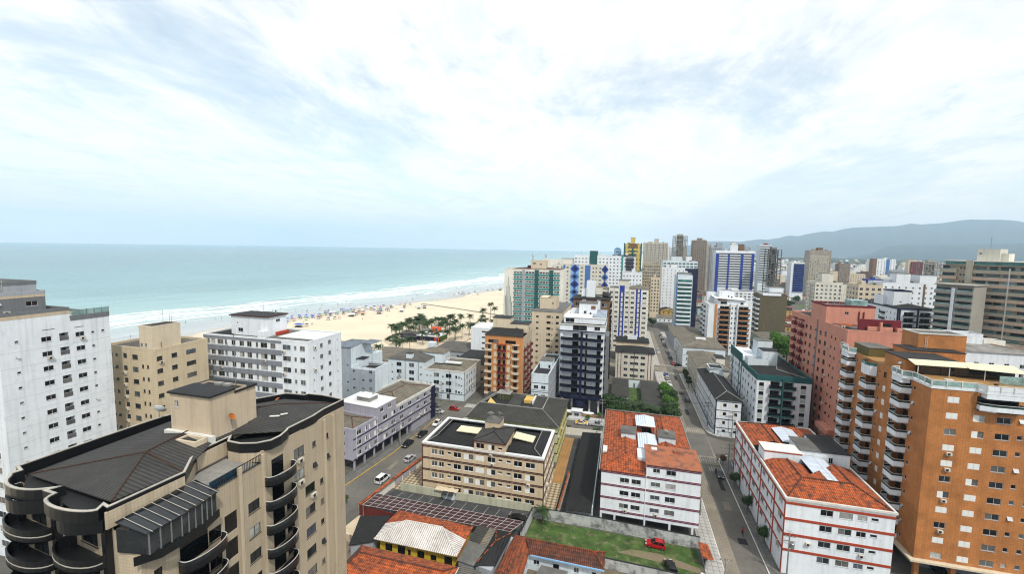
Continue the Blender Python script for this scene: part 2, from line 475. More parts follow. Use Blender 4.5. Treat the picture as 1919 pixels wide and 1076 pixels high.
def body(root, x0, y0, x1, y1, z0, z1, mat, S=(), E=(), N=(), W=(), near=False, frame=ALU, mats=None):
    """four walls of a block, each with its own openings (W/S seen from the street side)"""
    F = {}
    for k, p, q, h in (('S', (x0,y0), (x1,y0), S), ('E', (x1,y0), (x1,y1), E), ('N', (x1,y1), (x0,y1), N), ('W', (x0,y1), (x0,y0), W)):
        F[k] = Face(root, p, q, z0, z1)
        wall(F[k], list(h), (mats or {}).get(k, mat), near, frame=frame)
    return F
def ring(x0, y0, x1, y1): return [(x0,y0),(x1,y0),(x1,y1),(x0,y1)]
def flat_roof(root, x0, y0, x1, y1, z, par, pmat, rmat, t=0.25, out=0.03, h=None):
    """roof slab sunk behind a parapet; z = wall top"""
    MB().box(x0+0.01, x1-0.01, y0+0.01, y1-0.01, z-par-0.25, z-par).build('roof', rmat, root)
    MB().ribbon(ring(x0-out, y0-out, x1+out, y1+out), t, z-(h or par), z+0.04, True).build('parapet', pmat, root)
def hip(root, x0, y0, x1, y1, z, rise, mx, my, over=0.35, ridge_along='auto', cap=None, name='roof', thick=0.12):
    """hipped roof: mx for planes sloping in x, my for planes sloping in y (ribs run down the slope)"""
    x0 -= over; x1 += over; y0 -= over; y1 += over
    w, d = x1-x0, y1-y0
    if ridge_along == 'auto': ridge_along = 'y' if d >= w else 'x'
    k = min(w, d)/2
    if ridge_along == 'y': a, b2 = ((x0+x1)/2, y0+k), ((x0+x1)/2, y1-k)
    else: a, b2 = (x0+k, (y0+y1)/2), (x1-k, (y0+y1)/2)
    A, B = (a[0], a[1], z+rise), (b2[0], b2[1], z+rise)
    c = [(x0,y0,z),(x1,y0,z),(x1,y1,z),(x0,y1,z)]
    lo = [(p[0], p[1], z-thick) for p in c]
    m = MB()
    if ridge_along == 'y':
        m.mat(1).add([c[0],c[1],A],[(0,1,2)]); m.add([c[2],c[3],B],[(0,1,2)])
        m.mat(0).add([c[1],c[2],B,A],[(0,1,2,3)]); m.add([c[3],c[0],A,B],[(0,1,2,3)])
        hips = [(c[0],A),(c[1],A),(c[2],B),(c[3],B),(A,B)]
    else:
        m.mat(1).add([c[0],c[1],B,A],[(0,1,2,3)]); m.add([c[2],c[3],A,B],[(0,1,2,3)])
        m.mat(0).add([c[1],c[2],B],[(0,1,2)]); m.add([c[3],c[0],A],[(0,1,2)])
        hips = [(c[0],A),(c[3],A),(c[1],B),(c[2],B),(A,B)]
    m.mat(0)
    for i in range(4): m.add([c[i],c[(i+1)%4],lo[(i+1)%4],lo[i]],[(0,3,2,1)])
    m.add(lo,[(0,3,2,1)])
    o = m.build(name, [mx, my], root)
    if cap:
        for p, q in hips:
            if (Vector(p)-Vector(q)).length > 0.5: MB().tube([Vector(p)+Vector((0,0,.03)), Vector(q)+Vector((0,0,.03))], 0.13, 5).build('ridge_cap', cap, o)
    return o
def shed_roof(root, pts, mat, thick=0.1, name='roof'):
    """sloping sheet through 3-4 corner points"""
    n = len(pts); lo = [(p[0], p[1], p[2]-thick) for p in pts]
    return MB().add(list(pts)+lo, [tuple(range(n)), tuple(range(n, 2*n))[::-1]]+[(i, n+i, n+(i+1)%n, (i+1)%n) for i in range(n)]).build(name, mat, root)
def block(root, name, x0, x1, y0, y1, z0, z1, mat): return MB().box(x0, x1, y0, y1, z0, z1).build(name, mat, root)
BCACHE = {}
def balcony_mesh(shape, w, d, ph, mats, rail=None):
    key = (shape, w, d, ph, tuple(m.name for m in mats), rail)
    if key in BCACHE: return BCACHE[key]
    if shape == 'rect': pts = [(-w/2, 0), (-w/2, -d), (w/2, -d), (w/2, 0)]
    elif shape == 'cham': pts = [(-w/2, 0), (-w/2, -d*.55), (-w*.18, -d), (w*.5, -d), (w*.5, 0)]
    else: pts = [(-w/2, 0)]+[(-w/2*math.cos(math.pi*i/12), -d*(0.35+0.65*math.sin(math.pi*i/12))) for i in range(13)]+[(w/2, 0)]
    b = MB().prism(pts, -0.16, 0.0)
    b.ribbon(pts, 0.12, -0.16, ph)
    me = b.mesh('balcony', mats[0])
    r = None
    if rail:
        r = MB().ribbon(pts, 0.05, ph+rail-0.06, ph+rail)
        r.mat(1).ribbon([(x*0.99, y*0.99) for x, y in pts], 0.02, ph-0.05, ph+rail-0.06)
        r = r.mesh('railing', [mats[1], mats[2]])
    BCACHE[key] = (me, r)
    return me, r
def balcony(face, u, v, shape, w, d, ph, mats, rail=None):
    me, r = balcony_mesh(shape, w, d, ph, mats, rail)
    o = face.put('balcony', me, u, v)
    if r: link('railing', r, o)
    return o
AC = None
def aircon(face, u, v):
    global AC
    if AC is None: AC = MB().box(-0.4, 0.4, -0.42, -0.02, 0, 0.5).mat(1).box(-0.3, 0.1, -0.44, -0.42, 0.06, 0.44).mesh('air_conditioner', [ACM, FRD])
    return face.put('air_conditioner', AC, u, v)
def antenna(root, x, y, z, h, r=0.05, name='antenna'):
    return MB().tube([(x, y, z), (x, y, z+h)], r, 5).build(name, STEEL, root)
def dish(root, x, y, z, r, az, mat):
    o = MB().lathe([(0.02, 0), (r*.5, r*.1), (r*.85, r*.28), (r, r*.42), (r*.97, r*.44), (r*.8, r*.3), (r*.45, r*.13), (0.03, 0.03)], 14).tube([(0, 0, 0), (0, 0, r*.7)], r*.04, 4).build('satellite_dish', mat, root, (x, y, z))
    o.rotation_euler = (R_(55), 0, az)
    MB().tube([(x, y, z-0.9), (x, y, z)], 0.05, 5).build('dish_mast', STEEL, root)
    return o
# ================================================================ SETTING
def sheet(name, pts, z, mat, kind='structure', label=None):
    o = MB().add([(x, y, z) for x, y in pts], [tuple(range(len(pts)))]).build(name, mat)
    # make sure it faces up
    if o.data.polygons[0].normal.z < 0: o.data.flip_normals()
    return tag(o, label, None, None, kind)
ASPH = material('worn_grey_asphalt', (0.18, 0.172, 0.158), 0.9, 0.22, 0.12, bump=0.01, stain=((0.13, 0.115, 0.095), 0.09, 0.52, 0.7))
ASPHD = material('dark_asphalt', (0.075, 0.078, 0.083), 0.9, 0.22, 0.2, bump=0.01, stain=((0.10, 0.10, 0.095), 0.25, 0.55, 0.6))
COBB = material('pale_stone_setts', (0.29, 0.26, 0.215), 0.9, 0.22, 0.3, grid=(0.5, 0.25, 'XY'), bump=0.02)
PAVE = material('pale_pavement_slabs', (0.46, 0.45, 0.43), 0.85, 0.12, 0.3, grid=(1.1, 0.35, 'XY'), stain=((0.2, 0.19, 0.18), 0.5, 0.56, 0.5))
PAVES = material('grey_stone_pavement', (0.20, 0.195, 0.185), 0.9, 0.25, 0.6, grid=(0.9, 0.3, 'XY'), bump=0.02)
KERB = material('white_painted_kerb', (0.62, 0.61, 0.58), 0.8, 0.15, 0.6)
KERBY = material('yellow_painted_kerb', (0.55, 0.38, 0.08), 0.8, 0.15, 0.6)
MARK = material('worn_road_paint', (0.42, 0.40, 0.36), 0.8, 0.2, 1.2, stain=((0.12, 0.115, 0.11), 0.8, 0.50, 0.8))
URBAN = material('urban_ground', (0.15, 0.143, 0.13), 0.95, 0.35, 0.05, stain=((0.07, 0.09, 0.04), 0.02, 0.56, 0.8))
GRASS = material('patchy_lawn', (0.080, 0.135, 0.035), 0.95, 0.45, 0.5, bump=0.08, stain=((0.20, 0.165, 0.10), 0.55, 0.56, 0.75))
TANY = material('tan_paved_yard', (0.40, 0.25, 0.11), 0.9, 0.15, 0.4, grid=(0.8, 0.2, 'XY'))
PROM = material('cream_promenade_paving', (0.62, 0.54, 0.42), 0.9, 0.12, 0.2, grid=(3.0, 0.14, 'XY'))
# ---- ground: everything inland of the promenade, out to the hills
PROMLINE = [(-140, -4000), (-140, 90), (-138, 190), (-124, 222), (-112, 250), (-99, 300), (-88, 360), (-70, 480), (-48, 700), (-20, 1000), (40, 1600), (110, 2600), (180, 4000), (700, 9000), (1500, 15500)]
sheet('ground', PROMLINE+[(16500, 15500), (16500, -4000)], 0.0, URBAN)
# ---- shoreline
SHORE = [(-345, -4000), (-310, 60), (-307, 196), (-303, 236), (-284, 319), (-254, 399), (-233, 446), (-219, 529), (-193, 692), (-165, 900), (-135, 1200), (-100, 1700), (-60, 2600), (0, 4000), (500, 9000), (1300, 15500)]
def shore_at(y):
    for a, b in zip(SHORE, SHORE[1:]):
        if a[1] <= y <= b[1]:
            t = (y-a[1])/(b[1]-a[1]); return a[0]+(b[0]-a[0])*t
    return SHORE[-1][0]
ys = [-4000, -1500, -600, -200]+list(range(-100, 1000, 20))+[1050+60*i for i in range(12)]+[1900, 2300, 3000, 4000, 6000, 9000, 12000, 15500]
# smooth scalloped waterline
SH = [(sum(shore_at(y+d) for d in (-45, -22, 0, 22, 45))/5+(3.0*math.sin(y*0.045)+2.0*math.sin(y*0.13+1) if -100 <= y <= 1000 else 0), y) for y in ys]
def sea_material():
    m = bpy.data.materials.new('green_sea_with_surf'); m.use_nodes = True
    N, L = m.node_tree.nodes, m.node_tree.links
    b = N['Principled BSDF']
    uv = N.new('ShaderNodeUVMap'); sep = N.new('ShaderNodeSeparateXYZ'); L.new(uv.outputs[0], sep.inputs[0])
    geo = N.new('ShaderNodeNewGeometry')
    def mapped(src, s, rot=0):
        mp = N.new('ShaderNodeMapping'); mp.inputs['Scale'].default_value = s; mp.inputs['Rotation'].default_value = (0, 0, rot)
        L.new(src, mp.inputs[0]); return mp.outputs[0]
    def noise(vec, scale, det, ro=0.55, dist=0.0):
        n = N.new('ShaderNodeTexNoise'); n.inputs['Scale'].default_value = scale; n.inputs['Detail'].default_value = det
        n.inputs['Roughness'].default_value = ro; n.inputs['Distortion'].default_value = dist
        L.new(vec, n.inputs['Vector']); return n.outputs[0]
    def mp(v, a, c, b_, d, clamp=True):
        r = N.new('ShaderNodeMapRange'); r.clamp = clamp
        for i, x in zip((1, 2, 3, 4), (a, b_, c, d)): r.inputs[i].default_value = x
        L.new(v, r.inputs[0]); return r.outputs[0]
    def op(o, a, c):
        x = N.new('ShaderNodeMath'); x.operation = o
        for i, v in enumerate((a, c)):
            if isinstance(v, (int, float)): x.inputs[i].default_value = v
            else: L.new(v, x.inputs[i])
        return x.outputs[0]
    v = sep.outputs[1]
    wob = noise(mapped(uv.outputs[0], (0.011, 0.0, 0)), 1.0, 4)
    vw = op('ADD', v, mp(wob, 0.25, -26, 0.75, 26))
    # base colour: pale sandy green shallows to teal to deeper blue-green
    cr = N.new('ShaderNodeValToRGB'); e = cr.color_ramp.elements
    e[0].position = 0.0; e[0].color = (0.40, 0.43, 0.42, 1)
    e[1].position = 1.0; e[1].color = (0.062, 0.160, 0.178, 1)
    for p, c in ((0.035, (0.36, 0.46, 0.45, 1)), (0.10, (0.23, 0.39, 0.385, 1)), (0.22, (0.125, 0.262, 0.268, 1)), (0.5, (0.085, 0.208, 0.222, 1))):
        x = e.new(p); x.color = c
    L.new(mp(vw, 0, 0.0, 1400, 1.0), cr.inputs[0])
    # long lighter and darker patches and swell lines
    patch = noise(mapped(uv.outputs[0], (0.0022, 0.0045, 1)), 1.0, 5, 0.6)
    swell = noise(mapped(uv.outputs[0], (0.008, 0.055, 1)), 1.0, 4, 0.6, 0.2)
    tone = op('MULTIPLY', mp(patch, 0.3, 0.86, 0.7, 1.12), mp(swell, 0.3, 0.86, 0.7, 1.10))
    sc1 = N.new('ShaderNodeVectorMath'); sc1.operation = 'SCALE'
    L.new(cr.outputs[0], sc1.inputs[0]); L.new(tone, sc1.inputs['Scale'])
    # foam: rows of breakers, ragged, long along the shore
    f1 = noise(mapped(uv.outputs[0], (0.012, 0.125, 1)), 1.0, 8, 0.62, 0.35)
    fall = N.new('ShaderNodeValToRGB'); fe = fall.color_ramp.elements
    fe[0].position = 0.0; fe[0].color = (0.30, 0.30, 0.30, 1); fe[1].position = 1.0; fe[1].color = (0, 0, 0, 1)
    for p, g in ((0.06, 0.42), (0.14, 0.50), (0.22, 0.56), (0.36, 0.58), (0.46, 0.44), (0.58, 0.36), (0.75, 0.31), (0.9, 0.22)):
        x = fe.new(p); x.color = (g, g, g, 1)
    L.new(mp(vw, 0, 0.0, 240, 1.0), fall.inputs[0])
    foam = mp(op('ADD', f1, fall.outputs[0]), 1.02, 0.0, 1.10, 1.0)
    lace = noise(geo.outputs['Position'], 0.22, 6, 0.7)
    foam = op('MULTIPLY', foam, mp(lace, 0.30, 0.35, 0.55, 1.0))
    mx = N.new('ShaderNodeMix'); mx.data_type = 'RGBA'
    mx.inputs[7].default_value = (0.80, 0.83, 0.83, 1)
    L.new(foam, mx.inputs[0]); L.new(sc1.outputs[0], mx.inputs[6]); L.new(mx.outputs[2], b.inputs['Base Color'])
    L.new(mp(foam, 0, 0.22, 1, 0.8), b.inputs['Roughness'])
    b.inputs['Specular IOR Level'].default_value = 0.25
    wv = noise(mapped(uv.outputs[0], (0.05, 0.16, 1)), 1.0, 6, 0.6)
    wv2 = noise(mapped(uv.outputs[0], (0.006, 0.03, 1)), 1.0, 4, 0.6)
    bp = N.new('ShaderNodeBump'); bp.inputs['Strength'].default_value = 0.5; bp.inputs['Distance'].default_value = 1.0
    L.new(op('ADD', op('MULTIPLY', wv, 1.0), op('MULTIPLY', wv2, 3.0)), bp.inputs['Height']); L.new(bp.outputs[0], b.inputs['Normal'])
    return m
def sand_material():
    m = bpy.data.materials.new('beach_sand'); m.use_nodes = True
    N, L = m.node_tree.nodes, m.node_tree.links
    b = N['Principled BSDF']
    uv = N.new('ShaderNodeUVMap'); sep = N.new('ShaderNodeSeparateXYZ'); L.new(uv.outputs[0], sep.inputs[0])
    geo = N.new('ShaderNodeNewGeometry')
    def noise(vec, scale, det, ro=0.55):
        n = N.new('ShaderNodeTexNoise'); n.inputs['Scale'].default_value = scale; n.inputs['Detail'].default_value = det
        n.inputs['Roughness'].default_value = ro; L.new(vec, n.inputs['Vector']); return n.outputs[0]
    def mp(v, a, c, b_, d):
        r = N.new('ShaderNodeMapRange')
        for i, x in zip((1, 2, 3, 4), (a, b_, c, d)): r.inputs[i].default_value = x
        L.new(v, r.inputs[0]); return r.outputs[0]
    mpn = N.new('ShaderNodeMapping'); mpn.inputs['Scale'].default_value = (0.02, 0.08, 1); L.new(uv.outputs[0], mpn.inputs[0])
    wob = noise(mpn.outputs[0], 1.0, 5)
    ad = N.new('ShaderNodeMath'); ad.operation = 'ADD'; L.new(sep.outputs[1], ad.inputs[0]); L.new(mp(wob, 0.3, -9, 0.7, 9), ad.inputs[1])
    cr = N.new('ShaderNodeValToRGB'); e = cr.color_ramp.elements
    e[0].position = 0.0; e[0].color = (0.33, 0.35, 0.35, 1); e[1].position = 1.0; e[1].color = (0.60, 0.515, 0.385, 1)
    for p, c in ((0.42, (0.37, 0.37, 0.35, 1)), (0.52, (0.44, 0.40, 0.32, 1)), (0.62, (0.56, 0.495, 0.39, 1))):
        x = e.new(p); x.color = c
    L.new(mp(ad.outputs[0], -5, 0, 70, 1), cr.inputs[0])
    t = noise(geo.outputs['Position'], 0.035, 7, 0.6)
    s = N.new('ShaderNodeVectorMath'); s.operation = 'SCALE'; L.new(cr.outputs[0], s.inputs[0]); L.new(mp(t, 0.3, 0.90, 0.7, 1.08), s.inputs['Scale'])
    L.new(s.outputs[0], b.inputs['Base Color'])
    L.new(mp(ad.outputs[0], 24, 0.18, 36, 0.95), b.inputs['Roughness'])
    bp = N.new('ShaderNodeBump'); bp.inputs['Strength'].default_value = 0.25; bp.inputs['Distance'].default_value = 0.15
    L.new(noise(geo.outputs['Position'], 0.6, 6), bp.inputs['Height']); L.new(bp.outputs[0], b.inputs['Normal'])
    return m
def strip(name, dists, dirv, zs, mat):
    v, f, uvs = [], [], []
    k = len(dists)
    for (x, y) in SH:
        for d, z in zip(dists, zs):
            v.append((x+dirv[0]*d, y+dirv[1]*abs(d)*(1 if dirv[1] else 0), z)); uvs.append((y, abs(d) if d >= 0 or name == 'sea' else d))
    for i in range(len(SH)-1):
        for j in range(k-1): f.append((i*k+j, i*k+j+1, (i+1)*k+j+1, (i+1)*k+j))
    me = new_mesh(name, v, f, mat)
    u = me.uv_layers.new(name='UVMap')
    for p in me.polygons:
        for li, vi in zip(p.loop_indices, p.vertices): u.data[li].uv = uvs[vi]
    if me.polygons[0].normal.z < 0: me.flip_normals()
    return tag(link(name, me), None, None, None, 'structure')
strip('sea', [0, 10, 20, 35, 50, 70, 90, 120, 160, 220, 320, 500, 900, 2000, 5000, 9000, 15000], (-0.97, 0.03), [0.0]+[-0.05]*16, sea_material())
strip('beach', [-6, 0, 8, 16, 24, 34, 46, 60, 80, 110, 150, 200, 260], (1.0, 0.0), [-0.4, -0.03, 0.02, 0.04, 0.06, 0.1, 0.18, 0.2, 0.2, 0.15, 0.05, -0.05, -0.08], sand_material())
# paved apron of the beach kiosk, reaching onto the sand
apr = [(-146, 238)]+[(-146+4*math.cos(R_(90+12*i))*0+(-4)*math.sin(R_(12*i)), 238+1.6*i) for i in range(1, 15)]+[(-143, 266), (-118, 288), (-96, 300), (-96, 240), (-120, 218), (-134, 226)]
sheet('beach_promenade', apr, 0.24, PROM)
sheet('promenade_pavement', [(-143, 100), (-140, 190), (-126, 220), (-96, 252), (-85, 330), (-64, 480), (-56, 470), (-74, 330), (-84, 270), (-112, 200), (-116, 100)], 0.12, PROM)
sheet('beach_avenue', [(-116, 60), (-112, 200), (-84, 270), (-74, 330), (-56, 470), (-46, 466), (-64, 330), (-73, 266), (-100, 198), (-104, 60)], 0.03, ASPHD)
drain = material('damp_drain_channel', (0.20, 0.17, 0.11), 0.5, 0.2, 0.3)
sheet('beach_drain', [(-204, 405), (-150, 382), (-100, 358), (-84, 352), (-84, 355.5), (-100, 362), (-150, 386), (-204, 410)], 0.265, drain)
# ---- roads
sheet('main_street', [(21, 20), (28.5, 20), (28.5, 330), (30, 440), (22, 440), (21, 330)], 0.02, ASPH)
sheet('street_setts', [(20.9, 20), (23.3, 20), (23.6, 100), (23.2, 150), (23.6, 230), (23.2, 330), (20.9, 330)], 0.035, COBB)
sheet('cross_street', [(-90, 137), (20.98, 137), (20.98, 145), (-90, 146.5)], 0.022, ASPH)
sheet('cross_street_east', [(28.52, 133), (34, 135.5), (130, 135.5), (130, 143), (33, 143.5), (28.52, 146)], 0.022, ASPH)
sheet('north_cross_street', [(-60, 221), (150, 221), (150, 229), (-60, 229)], 0.016, COBB)
sheet('junction_setts', [(20.95, 126), (28.55, 126), (28.55, 152), (20.95, 152)], 0.045, COBB)
sheet('junction_asphalt', [(21.6, 131), (28.0, 131), (28.4, 147), (21.3, 147)], 0.058, ASPH)
sheet('west_street', [(-67.5, 55), (-66.0, 80), (-62.5, 106), (-60.6, 137), (-52.6, 137), (-53.8, 107), (-57.6, 80), (-59.5, 55)], 0.02, ASPH)
def pavement(name, pts, mat, h=0.13, kerb=None):
    o = tag(MB().prism(pts, -0.05, h).build(name, mat), None, None, None, 'structure')
    if kerb: MB().ribbon(kerb[0], kerb[2] if len(kerb) > 2 else 0.18, -0.04, h+0.012).build('kerb', kerb[1], o)
    return o
pavement('pavement_left', [(17.2, 20), (20.8, 20), (20.8, 132.5), (19.5, 135.5), (17.2, 136.8)], PAVE, kerb=([(20.82, 20), (20.82, 132.5), (19.5, 135.6)], KERB))
pavement('pavement_right', [(28.65, 20), (31.8, 20), (31.8, 128), (31.8, 133), (29.8, 131.5), (28.65, 128.5)], PAVES, kerb=([(28.62, 20), (28.62, 128.5), (29.8, 131.6), (31.8, 133)], KERB, -0.2))
pavement('pavement_left_far', [(17.2, 146), (19.6, 146), (20.8, 149), (20.8, 219), (17.2, 219)], PAVE, kerb=([(19.6, 145.9), (20.82, 149), (20.82, 219)], KERB))
pavement('pavement_right_far', [(28.65, 152), (29.6, 148.5), (32, 146.6), (60, 146.3), (60, 143.7), (31, 143.9), (28.65, 146.5)][:4]+[(38, 147.6), (31.6, 147.9), (31.6, 219), (28.65, 219)], PAVE, kerb=([(28.62, 219), (28.62, 152), (29.6, 148.4), (32, 146.4)], KERB))
pavement('pavement_left_end', [(17.5, 231), (20.8, 231), (20.8, 330), (17.5, 330)], PAVE)
pavement('pavement_right_end', [(28.65, 231), (31.6, 231), (31.6, 330), (28.65, 330)], PAVE)
pavement('pavement_west', [(-70.5, 55), (-69.5, 80), (-66.2, 106), (-63.6, 134), (-61.0, 134), (-62.7, 106), (-66.2, 80), (-67.7, 55)], PAVES, kerb=([(-67.6, 55), (-66.1, 80), (-62.6, 106), (-60.9, 134)], KERBY, 0.2))
pavement('pavement_cross_south', [(-52.3, 133.6), (-16, 133.6), (17, 135.5), (17, 136.9), (-52.3, 136.9)], PAVE)
pavement('pavement_cross_north', [(-56, 146.4), (-56, 150), (17, 148.2), (17, 145.2)], PAVE)
# zebra stripes at the two junctions
def zebra(x0, x1, y0, y1, n, along):
    b = MB()
    for i in range(n):
        if along == 'x': a = x0+(x1-x0)*i/n; b.box(a, a+(x1-x0)/n*.45, y0, y1, 0.06, 0.068)
        else: a = y0+(y1-y0)*i/n; b.box(x0, x1, a, a+(y1-y0)/n*.45, 0.06, 0.068)
    return tag(b.build('crossing_marking', MARK), None, None, None, 'structure')
zebra(21.4, 28.2, 127.2, 130.3, 11, 'x'); zebra(21.4, 28.2, 148, 151, 11, 'x'); zebra(21.4, 28.2, 216, 219.5, 9, 'x'); zebra(21.4, 28.2, 231, 234, 9, 'x')
def marking(x0, x1, y0, y1): return tag(MB().box(x0, x1, y0, y1, 0.05, 0.056).build('road_marking', MARK), None, None, None, 'structure')
for k in range(5): marking(25.3+k*0.6, 25.55+k*0.6, 122.2, 124.6)
PATCH = material('fresh_asphalt_patch', (0.04, 0.04, 0.042), .9, .2, .5)
for k, (x, y, w, d) in enumerate(((25.2, 104, 1.6, 3.4), (26.2, 112.5, 1.1, 5.2), (24.6, 163, 1.3, 6.0), (26.4, 171, 1.6, 2.2), (25.0, 186, 2.2, 3.0), (25.6, 207, 1.2, 7.0), (-59.6, 98, 1.2, 4.6), (-57.6, 122, 1.4, 3.2), (-20, 140, 5.0, 1.2), (3, 141.2, 6.0, 1.0), (25.4, 92, 1.8, 2.0))):
    sheet('road_patch', [(x, y), (x+w, y+.1), (x+w*.96, y+d), (x+.05, y+d*.97)], 0.032, PATCH if k % 3 else COBB)
# ---- plots
sheet('parking_yard', [(-54.3, 82.4), (-18.0, 80.5), (-18.0, 90.6), (-52.5, 89.8)], 0.03, ASPHD)
for i in range(12):
    x = -50+i*2.75
    tag(MB().add([(x, 89.6, .045), (x+.12, 89.6, .045), (x-1.2+.12, 82.6, .045), (x-1.2, 82.6, .045)], [(0, 1, 2, 3)]).build('parking_bay_line', MARK), None, None, None, 'structure')
CHECK = material('checked_red_and_cream_paving', (0.55, 0.46, 0.33), 0.85, 0.1, 0.5, wave=(('X', 1.1, 0.5), ('Y', 1.1, 0.5)))
sheet('checked_yard', [(-53.4, 90.4), (-11.5, 90.4), (-11.5, 111), (-51.8, 111)], 0.03, CHECK)
sheet('lawn', [(-17.6, 79.6), (16.6, 77.6), (16.6, 88.0), (-17.2, 88.4)], 0.03, GRASS)
DIRT = material('bare_earth_track', (0.27, 0.22, 0.16), 0.95, 0.3, 0.6, stain=((0.075, 0.10, 0.03), 0.6, 0.5, 0.85))
sheet('dirt_track', [(1, 82.6), (4, 84.2), (9, 84.4), (16.4, 82.4), (16.4, 80.9), (9, 82.0)], 0.045, DIRT)
sheet('tan_yard', [(-15.8, 104), (-12.9, 104), (-12.9, 131.5), (-15.8, 131.5)], 0.034, TANY)
sheet('driveway', [(-12.9, 90.5), (-10.4, 90.5), (-10.4, 132), (-12.9, 132)], 0.036, ASPHD)
sheet('garden_lawn', [(4.2, 158), (9.3, 158), (9.3, 189), (4.2, 189)], 0.03, GRASS)
sheet('terracotta_forecourt', [(-22, 147), (-4, 147), (-4, 153), (-22, 153)], 0.03, TANY)
sheet('vacant_grass_lot', [(195, 470), (262, 475), (262, 560), (195, 560)], 0.04, material('vacant_lot_grass', (0.10, 0.15, 0.04), 0.95, 0.3, 0.05))
# ---- hills
HILLM = material('forested_hillside', (0.04, 0.07, 0.075), 0.95, 0.35, 0.002)
def range_of_hills(name, prof, R0, depth, seed):
    rr = random.Random(seed); v, f = [], []
    n = 140; K = 9
    b0, b1 = prof[0][0], prof[-1][0]
    ph = [rr.uniform(0, 6.28) for _ in range(6)]
    for i in range(n+1):
        be = b0+(b1-b0)*i/n
        for a, c in zip(prof, prof[1:]):
            if a[0] <= be <= c[0]: t = (be-a[0])/(c[0]-a[0]); te = a[1]+(c[1]-a[1])*t; break
        for j in range(K):
            s = j/(K-1)
            d = R0-depth*0.8+depth*1.6*s
            ridge = max(0, 1-abs(s-0.5)*2)
            spur = 1-0.22*(0.5+0.5*math.sin(be*5.3+ph[0]+s*3))*(1-ridge)*2*ridge-0.10*math.sin(be*13+ph[1])*(1-ridge)*ridge*2
            h = 60+te*d if j == K//2 else (60+te*R0)*(ridge**0.85)*spur
            if j in (0, K-1): h = -60
            v.append((d*math.sin(R_(be)), d*math.cos(R_(be)), max(h, -60)))
    for i in range(n):
        for j in range(K-1): f.append((i*K+j, (i+1)*K+j, (i+1)*K+j+1, i*K+j+1))
    me = new_mesh(name, v, f, HILLM, smooth=True)
    if me.polygons[10].normal.z < 0: me.flip_normals()
    return tag(link(name, me), None, None, None, 'structure')
range_of_hills('mountains', [(2.09,-.003),(7.7,.0126),(9.89,.0221),(11.93,.0224),(13.29,.0209),(15.4,.0271),(16.04,.0256),(17.28,.0293),(18.17,.0345),(18.98,.0324),(20.04,.0375),(21.39,.0418),(22.22,.0412),(23.02,.0459),(24.06,.0485),(25.54,.049),(27.32,.0498),(28.19,.0537),(28.92,.0515),(30.51,.0535),(31.56,.0569),(32.26,.0581),(32.86,.0569),(33.94,.0564),(34.89,.0543),(35.32,.0513),(37.62,.0438),(41.33,.0315),(55,.03)], 12000, 4000, 3)
range_of_hills('foothills', [(23.5,-.006),(25.4,.0016),(26.04,.0088),(26.75,.0152),(27.96,.0172),(30.38,.0175),(32.17,.0181),(35.46,.0203),(40.22,.0232),(55,.022)], 7600, 1700, 5)
# ---- the air
def haze():
    m = bpy.data.materials.new('sea_haze'); m.use_nodes = True
    N, L = m.node_tree.nodes, m.node_tree.links
    N.clear()
    out = N.new('ShaderNodeOutputMaterial'); pv = N.new('ShaderNodeVolumePrincipled')
    pv.inputs['Color'].default_value = (0.62, 0.82, 1.0, 1)
    pv.inputs['Density'].default_value = HAZE
    pv.inputs['Anisotropy'].default_value = 0.0
    L.new(pv.outputs[0], out.inputs['Volume'])
    o = MB().box(-17000, 17500, -5000, 17500, -75, 900).build('haze', m)
    tag(o, None, None, None, 'stuff')
HAZE = 8.8e-5
haze()
# ================================================================ NEAR BUILDINGS
def root_at(name, label, cat='building', x=0, y=0, z=0, rz=0, group=None): return thing(name, label, cat, (x, y, z), rz, group)
TRIMC = {}
def trim_mesh(w, d):
    if (w, d) not in TRIMC:
        pts = [(-w/2*1.012*math.cos(math.pi*i/12), -d*1.012*(0.35+0.65*math.sin(math.pi*i/12))) for i in range(13)]
        TRIMC[(w, d)] = MB().ribbon(pts, .05, .42, .50).mesh('trim_line', CAPW)
    return TRIMC[(w, d)]
